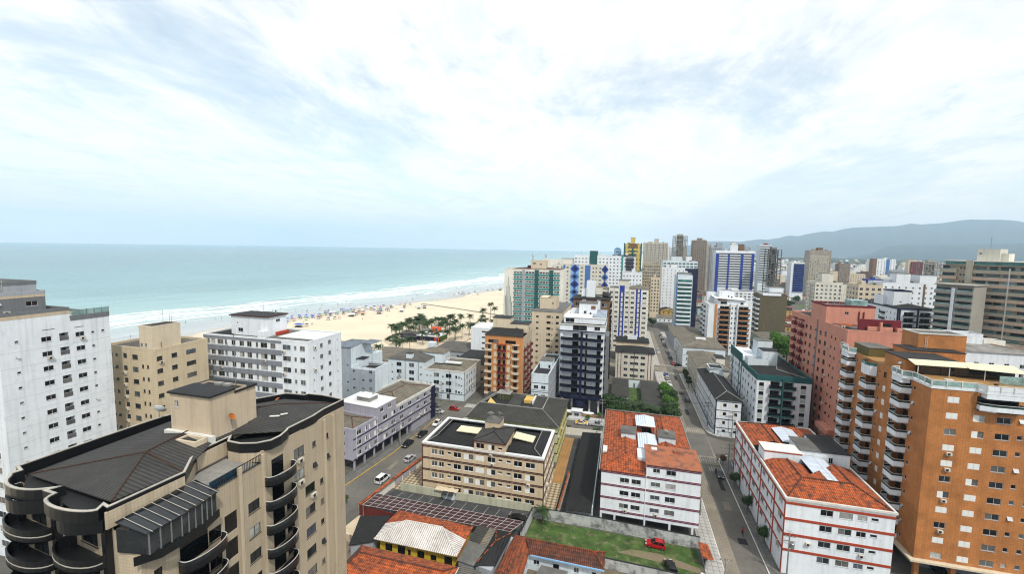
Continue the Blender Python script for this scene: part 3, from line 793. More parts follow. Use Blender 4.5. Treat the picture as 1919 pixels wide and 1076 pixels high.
# ---------------- A: beige tiled tower with black roof, lower left of the picture
def beige_black_tower():
    r = root_at('apartment_tower', 'beige tiled tower with black curved balconies and charcoal corrugated roof, lower left corner', x=-56, y=24)
    ox, oy = 56, -24
    T = lambda pts: [(x+ox, y+oy) for x, y in pts]
    zt, fh = 36.8, 2.9
    # main body outline (counter-clockwise); curved balcony bays hang on the short camera-side wall
    out = T([(-55.3, 26.0), (-49.0, 25.4), (-47.6, 25.4), (-41.0, 24.6), (-38.4, 24.8), (-38.4, 51.9), (-45.2, 52.0), (-48.2, 51.8), (-50.4, 48.8), (-55.8, 42.6), (-56.6, 36.0), (-56.8, 27.0)])
    n = len(out); nf = 11
    v0 = zt-nf*fh-1.2
    for i in range(n):
        f = Face(r, out[i], out[(i+1) % n], 0, zt-1.25 if i in (3, 4) else zt)
        h = []
        if i in (0, 2):         # glazed doors behind the black balconies
            for k in range(nf+1): h.append((f.L*.42, zt-3.7-k*fh+0.1, 2.6, 2.2, 'slide', rnd.choice([G0, G1])))
        if i == 4:              # long street facade
            Lf = f.L
            rows = [zt-1.2-(k+1)*fh for k in range(nf)]
            for k, z in enumerate(rows):
                if k >= 1: h.append((1.3, z+0.75, 0.7, 0.95, 'slide', G0))
                if k >= 1: h += [(6.7, z+0.55, 1.35, 1.35, 'slide', G0), (8.5, z+0.2, 1.5, 2.1, 'dark')]
                if k >= 1: h += [(11.35, z+0.7, 1.5, 1.25, 'slide')]
                h += [(20.0 if k > 1 else 18.2, z+0.7, 1.75, 1.3, 'slide'), (22.2 if k > 1 else 20.9, z+0.85, 0.65, 0.75, 'vt')]
                if k > 1: h += [(16.6, z+0.7, 1.2, 1.3, 'slide', G0)]
                if k < 2: h += [(23.4, z+0.85, 0.65, 0.75, 'vt')]
        wall(f, h, TILEB, True, frame=FRD)
        if i == 4: FE = f
        if i == 0: FB0 = f
        if i == 2: FB1 = f
    MB().ribbon(T([(-38.4, 37.4), (-38.4, 51.9)]), .2, zt-1.25, zt).build('upper_wall', TILEB, r)
    MB().ribbon(T([(-40.5, 30.5), (-43.2, 33.6), (-43.15, 37.6), (-42.4, 36.75), (-40.6, 36.65), (-38.9, 37.25), (-38.4, 37.5)]), .2, zt-1.25, zt-.11).build('terrace_wall', TILEB, r)
    # roof slab
    rp = T([(-55.0, 26.2), (-52.8, 24.8), (-49.4, 25.2), (-46.6, 24.6), (-43.6, 23.9), (-41.8, 24.4), (-41.2, 30.4), (-43.8, 33.6), (-43.8, 37.8), (-39.4, 37.9), (-38.9, 41.5), (-38.7, 51.4), (-45, 51.6), (-48, 51.4), (-50.4, 48.6), (-55.6, 42.4), (-56.3, 34), (-56.5, 27)])
    MB().prism(rp, zt-0.1, zt+0.02).build('roof_slab', MEMB, r)
    # curved parapet with white cap, black tile outside
    arc1 = [(-55.9, 25.6)]+[(-55.9+0.5+3.9*(1-math.cos(R_(a)))*0.86, 25.7-1.7*math.sin(R_(a))) for a in range(20, 170, 15)]+[(-49.3, 24.5), (-47.8, 24.4)]
    arc2 = [(-47.75, 24.1)]+[(-47.7+3.2*(1-math.cos(R_(a))), 24.0-1.0*math.sin(R_(a))) for a in range(20, 175, 15)]+[(-41.7, 24.4), (-41.0, 24.25)]
    arc3 = [(-43.15, 37.6), (-42.4, 36.7), (-40.6, 36.6), (-38.9, 37.2), (-37.9, 38.3), (-37.8, 39.6), (-38.2, 41.0), (-38.5, 41.6)]
    edge = T(arc1+arc2+[(-40.4, 30.4), (-43.2, 33.6)]+arc3+[(-38.3, 45.6), (-38.6, 48.0), (-38.4, 52.0), (-40.0, 52.3), (-42.4, 52.7), (-44.9, 52.6), (-45.2, 52.0), (-48.2, 51.8), (-50.4, 48.8), (-55.9, 42.4), (-56.6, 38.5), (-56.9, 33.0), (-57.1, 26.6), (-55.8, 26.2)])
    MB().ribbon(edge, 0.30, zt-0.1, zt+0.95, True).build('parapet', BLACKT, r)
    MB().ribbon([(x, y) for x, y in edge], 0.22, zt+0.952, zt+1.03, True).build('parapet_cap', CAPW, r)
    # beige fascia under the cap on the street side
    MB().ribbon(T([(-40.95, 24.1), (-40.35, 30.3)]), 0.2, zt-0.9, zt+0.6).build('fascia', TILEB, r)
    MB().ribbon(T([(-43.05, 33.7), (-43.05, 37.2)]), 0.2, zt-1.0, zt+0.6).build('fascia', TILEB, r)
    # charcoal corrugated roof sheets over the slab, shallow hips with rusty ridge
    z0, z1, zw = zt+.8, zt+1.75, zt+.45
    q = lambda x, y, z: (x+ox, y+oy, z)
    a, b_, c, d = q(-55.2, 26.6, zw), q(-42.0, 25.2, z0), q(-41.0, 30.6, z0), q(-43.6, 36, z0+.3)
    pk, pk2, g, h_ = q(-46.6, 31.2, z1), q(-48.4, 42, z1), q(-55.2, 42, zw), q(-43.6, 38.2, z0+.2)
    shed_roof(r, [a, b_, pk], CSX, name='roof_sheet'); shed_roof(r, [b_, c, pk], CSY, name='roof_sheet'); shed_roof(r, [c, d, pk], CSY, name='roof_sheet')
    shed_roof(r, [a, pk, pk2, g], CSY, name='roof_sheet'); shed_roof(r, [d, h_, pk2, pk], CSY, name='roof_sheet')
    e1, e2, e3, e4 = q(-38.9, 41, z0), q(-38.9, 51.4, z0-.2), q(-47.6, 50.8, zw), q(-44.0, 46.5, z1-.1)
    shed_roof(r, [e1, e2, e4], CSX, name='roof_sheet'); shed_roof(r, [e2, e3, e4], CSY, name='roof_sheet')
    shed_roof(r, [e3, g, pk2, e4], CSX, name='roof_sheet'); shed_roof(r, [h_, e1, e4, pk2], CSY, name='roof_sheet')
    for p, s in ((b_, pk), (pk, c), (pk, pk2), (pk2, e4), (e4, e2), (a, pk)): MB().tube([Vector(p)+Vector((0, 0, .05)), Vector(s)+Vector((0, 0, .05))], 0.07, 5).build('ridge_cap', plain('rusty_brown_ridge', (0.09, 0.045, 0.03), 0.9), r)
    # lift house on the roof
    F = body(r, -49.8+ox, 36.2+oy, -44.0+ox, 41.0+oy, zt-0.2, zt+6.0, BEIGE, S=[(0.9, 4.6, 0.6, 0.8, 'slide')], near=True)
    MB().box(-50.0+ox, -43.8+ox, 36.0+oy, 39.3+oy, zt+6.0, zt+6.22).box(-50.9+ox, -43.9+ox, 39.302+oy, 42.5+oy, zt+5.55, zt+5.8).build('lift_house_roof', MEMB, r)
    block(r, 'lift_house_annex', -49.6+ox, -44.1+ox, 41.02+oy, 42.4+oy, zt, zt+5.54, BEIGE)
    block(r, 'flashing', -50.3+ox, -43.4+ox, 35.7+oy, 36.18+oy, zt, zt+1.75, KERB)
    for x in (-48.2, -46.9): block(r, 'roof_hatch', x+ox, x+0.9+ox, 40.3+oy, 41.0+oy, zt+5.8, zt+6.05, CONC)
    antenna(r, -45.2+ox, 40.6+oy, zt+5.8, 6.5, 0.05)
    MB().tube([(-45.2+ox, 40.6+oy, zt+10.5), (-46.6+ox, 41.6+oy, zt+5.8)], 0.02, 4).tube([(-45.2+ox, 40.6+oy, zt+10.5), (-44.2+ox, 41.8+oy, zt+5.8)], 0.02, 4).tube([(-45.2+ox-.5, 40.6+oy, zt+11.6), (-45.2+ox+.5, 40.6+oy, zt+11.6)], 0.02, 4).build('guy_wires', STEEL, r)
    dish(r, -43.6+ox, 38.4+oy, zt+3.0, 0.42, R_(100), RUST)
    dish(r, -55.6+ox, 39.0+oy, zt+2.2, 0.7, R_(200), plain('white_dish', (0.6, 0.62, 0.63), 0.5))
    # open light-shaft kerb
    MB().ribbon(T([(-46.6, 34.2), (-43.9, 34.2), (-43.9, 35.6), (-46.6, 35.6)]), 0.2, zt+0.3, zt+1.75, True).build('light_shaft', CREAM, r)
    for i, (x, y, w) in enumerate(((-47.9, 34.6, .9), (-42.2, 43.3, 1.2), (-41.6, 44.2, 0.8), (-51, 41.5, 1.6), (-50.2, 43.0, 1.2), (-46.6, 48.4, 1.0))):
        o = block(r, 'loose_roof_tile', -w/2, w/2, -0.16, 0.16, 0, 0.08, [TOX, KERB, KERB, KERB, KERB, TOX][i]); o.location = (x+ox, y+oy, zt+1.35); o.rotation_euler = (0, 0, 0.4*i)
    # recessed penthouse terrace with dark glazed conservatory, pool and railing
    MB().box(-43.0+ox, -38.6+ox, 32.2+oy, 37.0+oy, zt-1.4, zt-1.25).build('terrace_floor', CONC, r)
    FT = Face(r, (-38.32+ox, 31.2+oy), (-38.32+ox, 37.2+oy), zt-1.2, zt)
    rail = MB()
    for k in range(30): rail.box(0.05+k*0.2, 0.09+k*0.2, -0.02, 0.02, 0, 0.95)
    rail.box(0, 6.0, -0.03, 0.03, 0.95, 1.02); rail.box(0, 6.0, -0.03, 0.03, 0.05, 0.1)
    rail.build('terrace_railing', FRD, r, FT.loc(0, 0), FT.ang)
    block(r, 'pool_glass', -38.75+ox, -38.65+ox, 31.4+oy, 34.6+oy, zt-1.2, zt-0.4, plain('blue_pool_glass', (0.02, 0.09, 0.15), 0.1))
    # conservatory (sloped dark glass roof with pale ribs) along the parapet foot
    cp = [(-40.4, 24.4), (-37.5, 24.9), (-37.2, 27.4), (-37.1, 29.2), (-37.5, 31.0), (-40.4, 31.2)]
    MB().prism(T(cp), zt-3.0, zt-0.9).build('conservatory_glazing', G1, r)
    shed_roof(r, [q(-40.3, 24.3, zt-0.2), q(-37.3, 24.6, zt-0.88), q(-36.9, 28.6, zt-0.88), q(-37.3, 31.2, zt-0.88), q(-40.2, 31.2, zt-0.2)], glass_mat('dark_glass_roof', (0.02, 0.025, 0.03)), 0.08, 'conservatory_roof')
    for k in range(9):
        y = 24.9+k*0.75
        MB().tube([q(-40.25, y, zt-0.16), q(-37.05, y+.05, zt-0.83)], 0.03, 4).build('glazing_bar', CAPW, r)
    for a, c in zip(cp[1:5], cp[2:5]):
        for k in range(3): x, y = a[0]+(c[0]-a[0])*k/3+.03, a[1]+(c[1]-a[1])*k/3; block(r, 'glazing_mullion', x+ox-.04, x+ox+.04, y+oy-.05, y+oy+.05, zt-2.95, zt-.95, STEEL)
    MB().ribbon(T([(-38.3, 24.2), (-37.2, 25.6), (-37.0, 27.4), (-37.0, 29.4), (-37.6, 31.4)]), 0.12, zt-3.7, zt-2.95).build('conservatory_apron', BLACKT, r)
    # two columns of bowed black balconies on the street side
    mats = (BLACKT, KERB, G1)
    for k in range(1, nf):
        z = zt-1.2-(k+1)*fh+0.05
        balcony(FE, 5.2, z, 'arc', 4.4, 1.5, 0.55, mats, 0.5)
        FE.box('balcony_dark_panel', 3.2, 5.9, z+0.25, z+2.45, -0.3, 0.03, G0)  # flat dark glass panel stands in for the recess; wall not hollowed
    for k in range(0, nf):
        z = zt-1.2-(k+1)*fh+0.05
        balcony(FE, 14.8, z, 'arc', 4.2, 1.5, 0.55, mats, 0.5)
        FE.box('balcony_dark_panel', 13.9, 15.6, z+0.25, z+2.4, -0.3, 0.03, G0)  # same flat dark panel behind the second balcony column
    # the two drums of bowed balconies on the short side
    for F_, w, u in ((FB0, 6.6, 3.2), (FB1, 6.2, 3.3)):
        for k in range(nf):
            z = zt-2.6-k*fh-(0.0 if F_ is FB0 else 0.6)
            bo = balcony(F_, u, z-fh*0.35, 'arc', w, 2.1 if F_ is FB0 else 2.2, 1.05, (BLACKT, KERB, G1)); link('trim_line', trim_mesh(w, 2.1 if F_ is FB0 else 2.2), bo)
        for s in (-1, 1): F_.box('drum_pier', u+s*w*.46-.3, u+s*w*.46+.3, 0, zt-0.1, 0.0, 0.5, BLACKT)
        MB().ribbon([(u-w/2+w*i/12.0, -(0.6+1.4*math.sin(math.pi*i/12))) for i in range(13)], 0.2, zt-1.2, zt-0.05).build('drum_fascia', BLACKT, r, F_.loc(0, 0), F_.ang)
    # beige piers and air conditioners
    for u in (9.6, 12.6, 22.8, 24.6): FE.box('pier', u-.22, u+.22, 0, zt-0.3, 0.0, 0.22, TILEB)
    for u, k in ((18.2, 0), (18.2, 1), (11.3, 4), (11.3, 5)): aircon(FE, u, zt-1.2-(k+1)*fh+0.1)
beige_black_tower()
# ---------------- B: white tower, far left
def white_tower():
    r = root_at('apartment_tower', 'tall white tower with grey stepped top storeys at the left edge, sea behind', x=-124, y=49.4)
    W, D = 16.3, 17.2
    fh = 2.9
    u = lambda y: y-49.4
    rows = [41.0-0.55-i*fh for i in range(13)]
    E = []
    for z in rows:
        E += [(u(51.8), z+0.55, 0.55, 0.45, 'vt'), (u(56.0), z, 1.55, 0.95, 'slide', G0), (u(61.3), z, 1.5, 0.95, 'slide', G0), (u(63.5), z+0.25, 0.55, 0.45, 'vt', G0)]
        E += [(u(58.7), z-0.35, 1.45, 1.6, 'rec', G1)]
    E += [(u(65.3), rows[0]+.3, 0.55, 0.45, 'vt', G0), (u(56.4), rows[0]+2.2, 1.9, 0.14, 'dark'), (u(61.2), rows[0]+1.9, 1.6, 0.14, 'dark'), (u(56.6), 45.2, .6, .45, 'vt'), (u(58.6), 45.2, .6, .45, 'vt')]
    E = [h for h in E if h[1] < 43.5]
    F = body(r, 0, 0, W, D, 0, 44.4, WHITE, E=E, S=grid([3, 8, 13], 2, 14, fh, 2.2, 1.3), near=True)
    for z in rows: F['E'].put('railing', BC['r14'], u(58.7), z-0.3, 0.02)
    for z in rows[::1]: F['E'].band(z-1.15, z-1.12, GREYW, 0.006, 'joint_line')
    F2 = body(r, 0, 0, W-0.004, 10.4, 44.4, 46.7, WHITE, E=[(u(56.6), 1.3, .6, .45, 'vt'), (u(58.6), 1.3, .6, .45, 'vt')])
    MB().ribbon(ring(-.05, -.05, W+.05, 10.45), 0.3, 46.1, 46.75, True).build('parapet', DGREY, r)
    MB().ribbon([(W-6, 10.46), (W+.05, 10.46), (W+.05, D+.05), (-.05, D+.05)], 0.25, 43.9, 44.9).build('parapet', DGREY, r)
    MB().ribbon(ring(-.02, -.02, W+.02, 10.42), 0.3, 45.4, 46.098, True).build('parapet_stripe', BEIGE, r)
    block(r, 'roof', 0.1, W-.1, 0.1, 10.3, 46.0, 46.12, CONC); block(r, 'terrace_floor', 0.1, W-.1, 10.5, D-.1, 44.2, 44.38, CONC)
    for i in range(5): block(r, 'glass_screen', W-.1, W-.05, 10.8+i*1.3, 11.95+i*1.3, 44.9, 46.0, GRAIL); block(r, 'screen_post', W-.12, W-.03, 11.98+i*1.3, 12.06+i*1.3, 44.9, 46.1, STEEL)
    block(r, 'sun_lounger', W-2.6, W-0.7, 11.6, 12.3, 44.4, 44.8, KERB); block(r, 'sun_lounger', W-2.6, W-0.7, 13.0, 13.7, 44.4, 44.8, FRD)
    F3 = body(r, 0, -1, W-1.3, 7.6, 46.1, 50.3, DGREY, E=[(6.6, 1.4, 1.7, 0.95, 'slide', G0), (2.1, 1.9, 0.6, 0.5, 'tilt')], near=True)
    MB().ribbon(ring(-.05, -1.05, W-1.25, 7.65), .3, 49.7, 50.4, True).build('parapet', GREYW, r); MB().ribbon(ring(-.03, -1.03, W-1.27, 7.63), .3, 49.2, 49.698, True).build('parapet_stripe', BEIGE, r)
    F4 = body(r, 0, -1, W-2.2, 6.9, 50.3, 52.0, GREYW)
    MB().ribbon(ring(-.05, -1.05, W-2.15, 6.95), .3, 51.6, 52.3, True).build('parapet', DGREY, r); block(r, 'roof', 0, W-2.3, -.9, 6.8, 51.5, 51.7, CONC); block(r, 'roof', 0.1, W-1.4, -.8, 7.5, 49.9, 50.05, CONC)
    lad = MB()
    for k in range(9): lad.box(-0.2, 0.2, -0.02, 0.02, .1+k*.25, .14+k*.25)
    lad.box(-.22, -.18, -.02, .02, 0, 2.6); lad.box(.18, .22, -.02, .02, 0, 2.6)
    lad.build('ladder', KERB, r, (W-2.1, 1.9, 50.2), math.pi/2)
    antenna(r, W-2.6, 1.4, 51.8, 6.6, 0.06)
    aircon(F3['E'], 3.0, 0.3)
BC = {}
rb = MB().box(-.72, .72, -.03, .0, .85, .9); rb.mat(1).box(-.7, .7, -.02, -.01, .06, .85)
BC['r14'] = rb.mesh('railing', [ALU, G2])
white_tower()
# ---------------- C: cream building behind it
def cream_block():
    r = root_at('apartment_block', 'cream tiled apartment block with square lift house, right of the white tower', x=-117, y=70.9)
    W, D, zt, fh = 15.8, 12.5, 36.0, 2.9
    S = []; E = []
    for i in range(12):
        z = 33.2-i*fh
        S += [(2.3, z+.3, .7, .7, 'vt'), (3.9, z+.3, .7, .7, 'vt'), (6.5, z, 1.2, 1.2, 'dark'), (9.6, z, 1.7, 1.1, 'slide')]
        if i: S += [(11.9, z+1.0, .6, .85, 'slide', G1), (13.4, z+1.0, .6, .85, 'slide', G1)]
        E += [(0.9, z, 1.25, 1.0, 'slide', G0), (4.2, z, 1.3, 1.0, 'slide', G0 if i < 2 else None), (8.2, z, 2.4, 1.0, 'slide')]
    F = body(r, 0, 0, W, D, 0, zt, TILEC, S=S, E=E, near=True, frame=FRD)
    for i in range(1, 9): aircon(F['S'], 6.5, 33.2-i*fh-0.75)
    flat_roof(r, 0, 0, W, D, zt, 0.5, TILEC, ROOFG)
    hip(r, .5, .5, 11, D-.5, zt-.45, .8, CGX, CGY, 0)
    F = body(r, 11.3, 0.004, W-.35, 6.2, zt-.6, zt+5.0, CREAM, S=[(0.6, 0.9, .6, .85, 'slide', G1), (1.9, 0.9, .6, .85, 'slide', G1)])
    block(r, 'lift_house_roof', 11.5, W-.55, .2, 6.0, zt+4.9, zt+5.12, MEMB); MB().ribbon(ring(11.28, -.02, W-.33, 6.22), .2, zt+4.7, zt+5.2, True).build('lift_house_parapet', CREAM, r)
    for x, y, h in ((12.5, 4.5, 3.2), (13.6, 5.2, 2.2), (13.9, 5.4, 2.0)): antenna(r, x, y, zt+5, h, .04)
    MB().tube([(W-.2, 1.6, zt-.4), (W-.2, 1.6, zt+1.4)], .08, 6).build('vent_pipe', STEEL, r)
cream_block()
# ---------------- D: white slab with grey bands
DGB = paint('slate_grey_band', (0.27, 0.285, 0.32))
def white_slab():
    r = root_at('apartment_block', 'white slab block with grey horizontal bands and white lift house on top, near the beach', x=-108, y=88)
    W, D, zt, fh = 33.0, 12.9, 36.0, 2.9
    S, E = [], []
    for i in range(8):
        z = zt-2.55-i*fh
        us = [1.3, 3.2, 5.6, 7.4, 9.9, 12.6, 15.0, 17.4, 19.6, 22.4, 25.3]
        ws = [1.5, 1.4, 2.0, .7, 1.3, 1.5, 1.5, .7, 2.1, 1.6, 0.6]
        S += [(u, z, w, 1.35, 'slide') for u, w in zip(us[:-1], ws)]
        S += [(27.0-.4, z, 2.4, 1.3, 'slide'), (29.2, z+.1, .7, 1.1, 'slide', G1), (31.3, z, 1.5, 1.25, 'slide', G2)]
        E += [(4.9, z, 1.05, 1.15, 'slide', G0 if i % 2 else G2), (8.1, z+.25, 1.05, 1.15, 'slide', G0), (2.0, z+.7, .5, .35, 'vt'), (11.2, z+.75, .4, .3, 'vt')]
    F = body(r, 0, 0, W, D, 0, zt, WHITE, S=S, E=E, near=False)
    for i in range(9):
        z = zt-3.68-i*fh
        if z > 1: F['S'].band(z-.42, z+0.30, DGB, .10, u0=0, u1=25.2); F['S'].band(z+.42, z+.86, DGB, .10, u0=0, u1=25.2)
    F['S'].band(zt-1.0, zt-.35, DGB, .10, u0=0, u1=25.2)
    F['S'].box('pier', 25.2, 25.5, 0, zt, 0, .14, WHITE)
    for i in range(0, 6, 2): aircon(F['S'], 25.9, zt-3.3-i*fh)
    for i in (0, 2): aircon(F['E'], 2.2, zt-2.2-i*fh)
    flat_roof(r, 0, 0, W, D, zt, 0.35, WHITE, ROOFG)
    MB().box(20.5, W-.4, 3.6, D-.5, zt-.33, zt-.22).build('roof_coating', ROOFW, r)
    hip(r, .5, .4, 8, D-.4, zt-.3, .6, CDX, CDY, 0)
    F = body(r, 6.6, 2.6, 18.6, 9.0, zt-.3, zt+4.9, WHITE, S=[(3.0, .9, 1.6, 1.0, 'slide', G0), (2.1, 3.1, .4, .35, 'dark')], E=[(3.4, 3.6, 1.4, .7, 'slide', G1)])
    MB().box(6.3, 18.9, 2.3, 9.3, zt+4.9, zt+5.1).build('lift_house_roof', MEMB, r); MB().ribbon(ring(6.25, 2.25, 18.95, 9.35), .12, zt+4.85, zt+5.15, True).build('fascia', STRIPB, r)
    block(r, 'roof_upstand', 18.62, 19.4, 5, 9, zt-.3, zt+.6, STRIPR); block(r, 'stair_hood', 16.6, 18.58, 1.1, 2.58, zt-.3, zt+1.4, WHITE)
    antenna(r, 14, 6, zt+5, 3.2, .04); antenna(r, 17, 7, zt+5, 1.2, .2)
    antenna(r, 10.4, -2.2, zt-16, 14.5, .06, 'flag_mast')
    block(r, 'roof_box', 1.5, 3.5, 8, 9.5, zt-.2, zt+1.2, CDX)
white_slab()
# ---------------- lilac-grey building along the west street
def lilac_block():
    r = root_at('apartment_block', 'long lilac-grey low block with navy end wall beside the west street', x=-67.1, y=94.4, rz=R_(-6.4))
    Lg, W, zt, fh = 40.9, 14.5, 11.5, 2.85
    us = [2.2, 5.0, 6.6, 9.3, 13.4, 17.2, 21.4, 25.8, 30.4, 34.8, 38.4]
    ws = [1.9, .8, .8, 1.9, 2.0, 2.0, 2.0, 1.9, 1.9, 1.9, 1.6]
    E = [(u, 3.75+i*fh-3.0, w, 1.25, rnd.choice(['slide', 'half', 'slide', 'slide']), rnd.choice([G2, G2, G3, G1])) for u, w in zip(us, ws) for i in range(3)]
    F = body(r, -W, 0, 0, Lg, 3.0, zt, LILAC, E=E, S=grid([3, 7, 11], .8, 3, fh, 1.4, 1.2), near=True, frame=FRW)
    for i in range(3): F['E'].band(0.0+i*fh+(-0.02), 0.3+i*fh, NAVY, .06)
    F['E'].box('end_panel', Lg-2.6, Lg+.03, -2.9, zt-3+.1, .0, .09, NAVY)
    MB().ribbon([(0.09, Lg+.06), (-W, Lg+.06)], -.1, .3, zt).build('end_wall', NAVY, r)
    # pilotis and shaded ground floor
    for k in range(11): block(r, 'pilotis', -.5, -.1, .4+k*4.0, .8+k*4.0, 0, 2.98, LILAC)
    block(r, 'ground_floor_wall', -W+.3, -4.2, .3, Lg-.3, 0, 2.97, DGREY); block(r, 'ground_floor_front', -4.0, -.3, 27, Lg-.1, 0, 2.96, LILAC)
    # roofs: hip, white flat box, hip
    MB().ribbon(ring(-W-.05, -.05, .08, 9.4), .3, zt-.5, zt+.25, True).build('parapet', LILAC, r)
    hip(r, -W+.3, .3, -.25, 9.2, zt-.3, 1.5, CTX, CTY, 0, cap=TBX)
    Fm = body(r, -W+1.2, 9.5, -0.004, 18.5, zt-.1, zt+2.6, LILAC, E=[(2.4, 0.9, 1.5, 1.2, 'slide', G0), (6.0, .9, 1.7, 1.25, 'slide', G2)], near=True, frame=FRW)
    block(r, 'flat_roof', -W+1.0, .12, 9.38, 18.62, zt+2.6, zt+2.78, ROOFW)
    block(r, 'water_tank', -9.2, -4.6, 12.2, 15.8, zt+2.79, zt+4.0, CONC); block(r, 'water_tank_lid', -9.4, -4.4, 12.0, 16.0, zt+4.0, zt+4.2, ROOFW)
    dish(r, -5.8, 15.0, zt+5.0, .7, R_(140), CONC)
    MB().ribbon(ring(-W-.05, 18.7, .08, Lg+.05), .35, zt-.5, zt+.35, True).build('parapet', KERB, r)
    hip(r, -W+.4, 19.1, -.3, Lg-.3, zt-.3, 1.7, CTX, CTY, 0, cap=TBX)
    for y in (1.2, 9.6): MB().tube([(.1, y, 3), (.1, y, zt)], .06, 5).build('downpipe', FRW, r)
    for i, k in ((3, 1), (8, 0)): aircon(F['E'], us[i]+1.6, .9+k*fh)
lilac_block()
# ---------------- tan block with brown bands and solar car port
def tan_block():
    r = root_at('apartment_block', 'tan four-storey block with brown bands and white-edged black roof, left of centre', x=-45.6, y=91.3)
    W, D, zt, fh = 30.0, 15.9, 12.6, 2.95
    us = [3.4, 5.2, 7.3, 9.6, 13.0, 16.3, 19.2, 21.2, 23.3, 25.0, 27.6]
    us = [3.2, 5.0, 7.0, 9.1, 12.0, 14.8, 17.6, 19.8, 21.8, 24.0, 26.9]
    ws = [1.5, 1.3, 1.0, 1.9, 2.3, 2.2, 2.0, 1.1, 1.1, 2.0, 2.2]
    S = []
    for i in range(4):
        z = zt-2.45-i*fh-.2
        for j, (u, w) in enumerate(zip(us, ws)):
            if i == 3 and j < 2: continue
            k = 'slide' if w > 1.15 else 'vent'
            if j in (4, 5, 6, 10): k = rnd.choice(['shut', 'half', 'slide', 'slide'])
            S.append((u, z if w > 1.15 else z+.5, w, 1.25 if w > 1.15 else .6, k, rnd.choice([G0, G1, G2]) if j not in (3, 9) else G0))
    E = [(u, zt-2.65-i*fh, 1.3, 1.2, 'slide') for u in (2.2, 5, 8, 11, 13.6) for i in range(4)]
    F = body(r, 0, 0, W, D, 0, zt, TANW, S=S, E=E, near=True, frame=FRW)
    for k in ('S', 'E', 'W'):
        for i in range(4):
            z = zt-.75-i*fh
            F[k].band(z, z+.22, STRIPB, .07); F[k].band(z-.25, z-.12, STRIPB, .06)
    F['S'].box('corner_pier', W-.02, W+.12, 0, zt-.5, -.3, .08, STRIPB); F['S'].box('corner_pier', -.1, .12, 0, zt-.5, -.3, .08, STRIPB)
    for u in (2.2, 11.0-.6, 16.2, 23-.3): F['S'].box('pilaster', u-.12, u+.12, 0, zt-.78, 0, .06, TANW)
    # roof: white gutter edge, charcoal sheets, raised clerestory, two yellowish skylights
    MB().ribbon(ring(-.1, -.1, W+.1, D+.1), .75, zt-.3, zt+.12, True).build('gutter_edge', ROOFW, r)
    block(r, 'roof', .2, W-.2, .2, D-.2, zt-.4, zt-.15, MEMB)
    shed_roof(r, [(.9, .9, zt), (13.2, .9, zt), (13.2, 2.9, zt+.75), (2.6, 2.9, zt+.75)], CDX); shed_roof(r, [(.9, .9, zt), (2.6, 2.9, zt+.75), (2.6, D-2.9, zt+.75), (.9, D-.9, zt)], CDY)
    shed_roof(r, [(W-.9, .9, zt), (W-.9, D-.9, zt), (W-2.8, D-2.9, zt+.75), (W-2.8, 2.9, zt+.75)], CDY); shed_roof(r, [(21.0, .9, zt), (W-.9, .9, zt), (W-2.8, 2.9, zt+.75), (21.0, 2.9, zt+.75)], CDX)
    shed_roof(r, [(.9, D-.9, zt), (2.6, D-2.9, zt+.75), (W-2.8, D-2.9, zt+.75), (W-.9, D-.9, zt)], CDX)
    for a, b in (((.9, .9, zt+.1), (2.6, 2.9, zt+.85)), ((W-.9, .9, zt+.1), (W-2.8, 2.9, zt+.85)), ((W-2.8, 2.9, zt+.85), (W-2.8, D-2.9, zt+.85)), ((2.6, 2.9, zt+.85), (2.6, D-2.9, zt+.85))): MB().tube([a, b], .1, 5).build('ridge_cap', CONC, r)
    shed_roof(r, [(3.2, 3.4, zt+.3), (12.5, 3.4, zt+.3), (12.5, D-3.4, zt+.3), (3.2, D-3.4, zt+.3)], CDY); shed_roof(r, [(21.2, 3.4, zt+.3), (W-3.4, 3.4, zt+.3), (W-3.4, D-3.4, zt+.3), (21.2, D-3.4, zt+.3)], CDY)
    shed_roof(r, [(6.2, 6.6, zt+.9), (12.0, 6.6, zt+.9), (12.0, 10.0, zt+.9), (6.2, 10.0, zt+.9)], AWN, .2, 'skylight'); shed_roof(r, [(21.2, 6.2, zt+1.3), (26.2, 6.2, zt+.7), (26.2, 9.6, zt+.7), (21.2, 9.6, zt+1.3)], AWN, .2, 'skylight')
    Fc = body(r, 13.3, -.006, 20.8, 9.0, zt-.1, zt+2.3, TANW, S=[(1.5, .5, 2.0, 1.3, 'slide', G0), (4.3, .5, 1.5, 1.25, 'half', G0), (6.4, .8, 1.1, .55, 'vent', G0)], near=True, frame=FRW)
    hip(r, 13.3, 0, 20.8, 9.2, zt+2.3, .9, CSX, CSY, .25, cap=CDX); MB().ribbon(ring(13.0, -.3, 21.1, 9.5), .1, zt+2.12, zt+2.34, True).build('fascia', STRIPB, r)
    body(r, 13.9, 6.5, 17.6, 10.5, zt+.5, zt+4.2, TANW); block(r, 'tank_roof', 13.8, 17.7, 6.4, 10.6, zt+4.2, zt+4.32, ROOFG)
    dish(r, 14.6, 8.6, zt+5.2, .95, R_(200), CONC); dish(r, 16.8, 9.4, zt+5.2, .85, R_(160), CONC)
    aircon(F['S'], 17.5, zt-.95-.2); aircon(F['S'], 26.6, zt-2*fh-1.0)
    # forecourt porch with dark panels
    block(r, 'porch', 4.0, 9.6, -1.6, -.1, 1.9, 2.1, CREAM); block(r, 'porch_wall', 6.2, 9.0, -1.5, -1.3, 0, 1.88, WHITE2)
    for k in range(2): shed_roof(r, [(6.2+k*1.5, -2.8, 1.75), (7.5+k*1.5, -2.8, 1.75), (7.5+k*1.5, -1.62, 2.1), (6.2+k*1.5, -1.62, 2.1)], G1, .06, 'porch_panel')
tan_block()
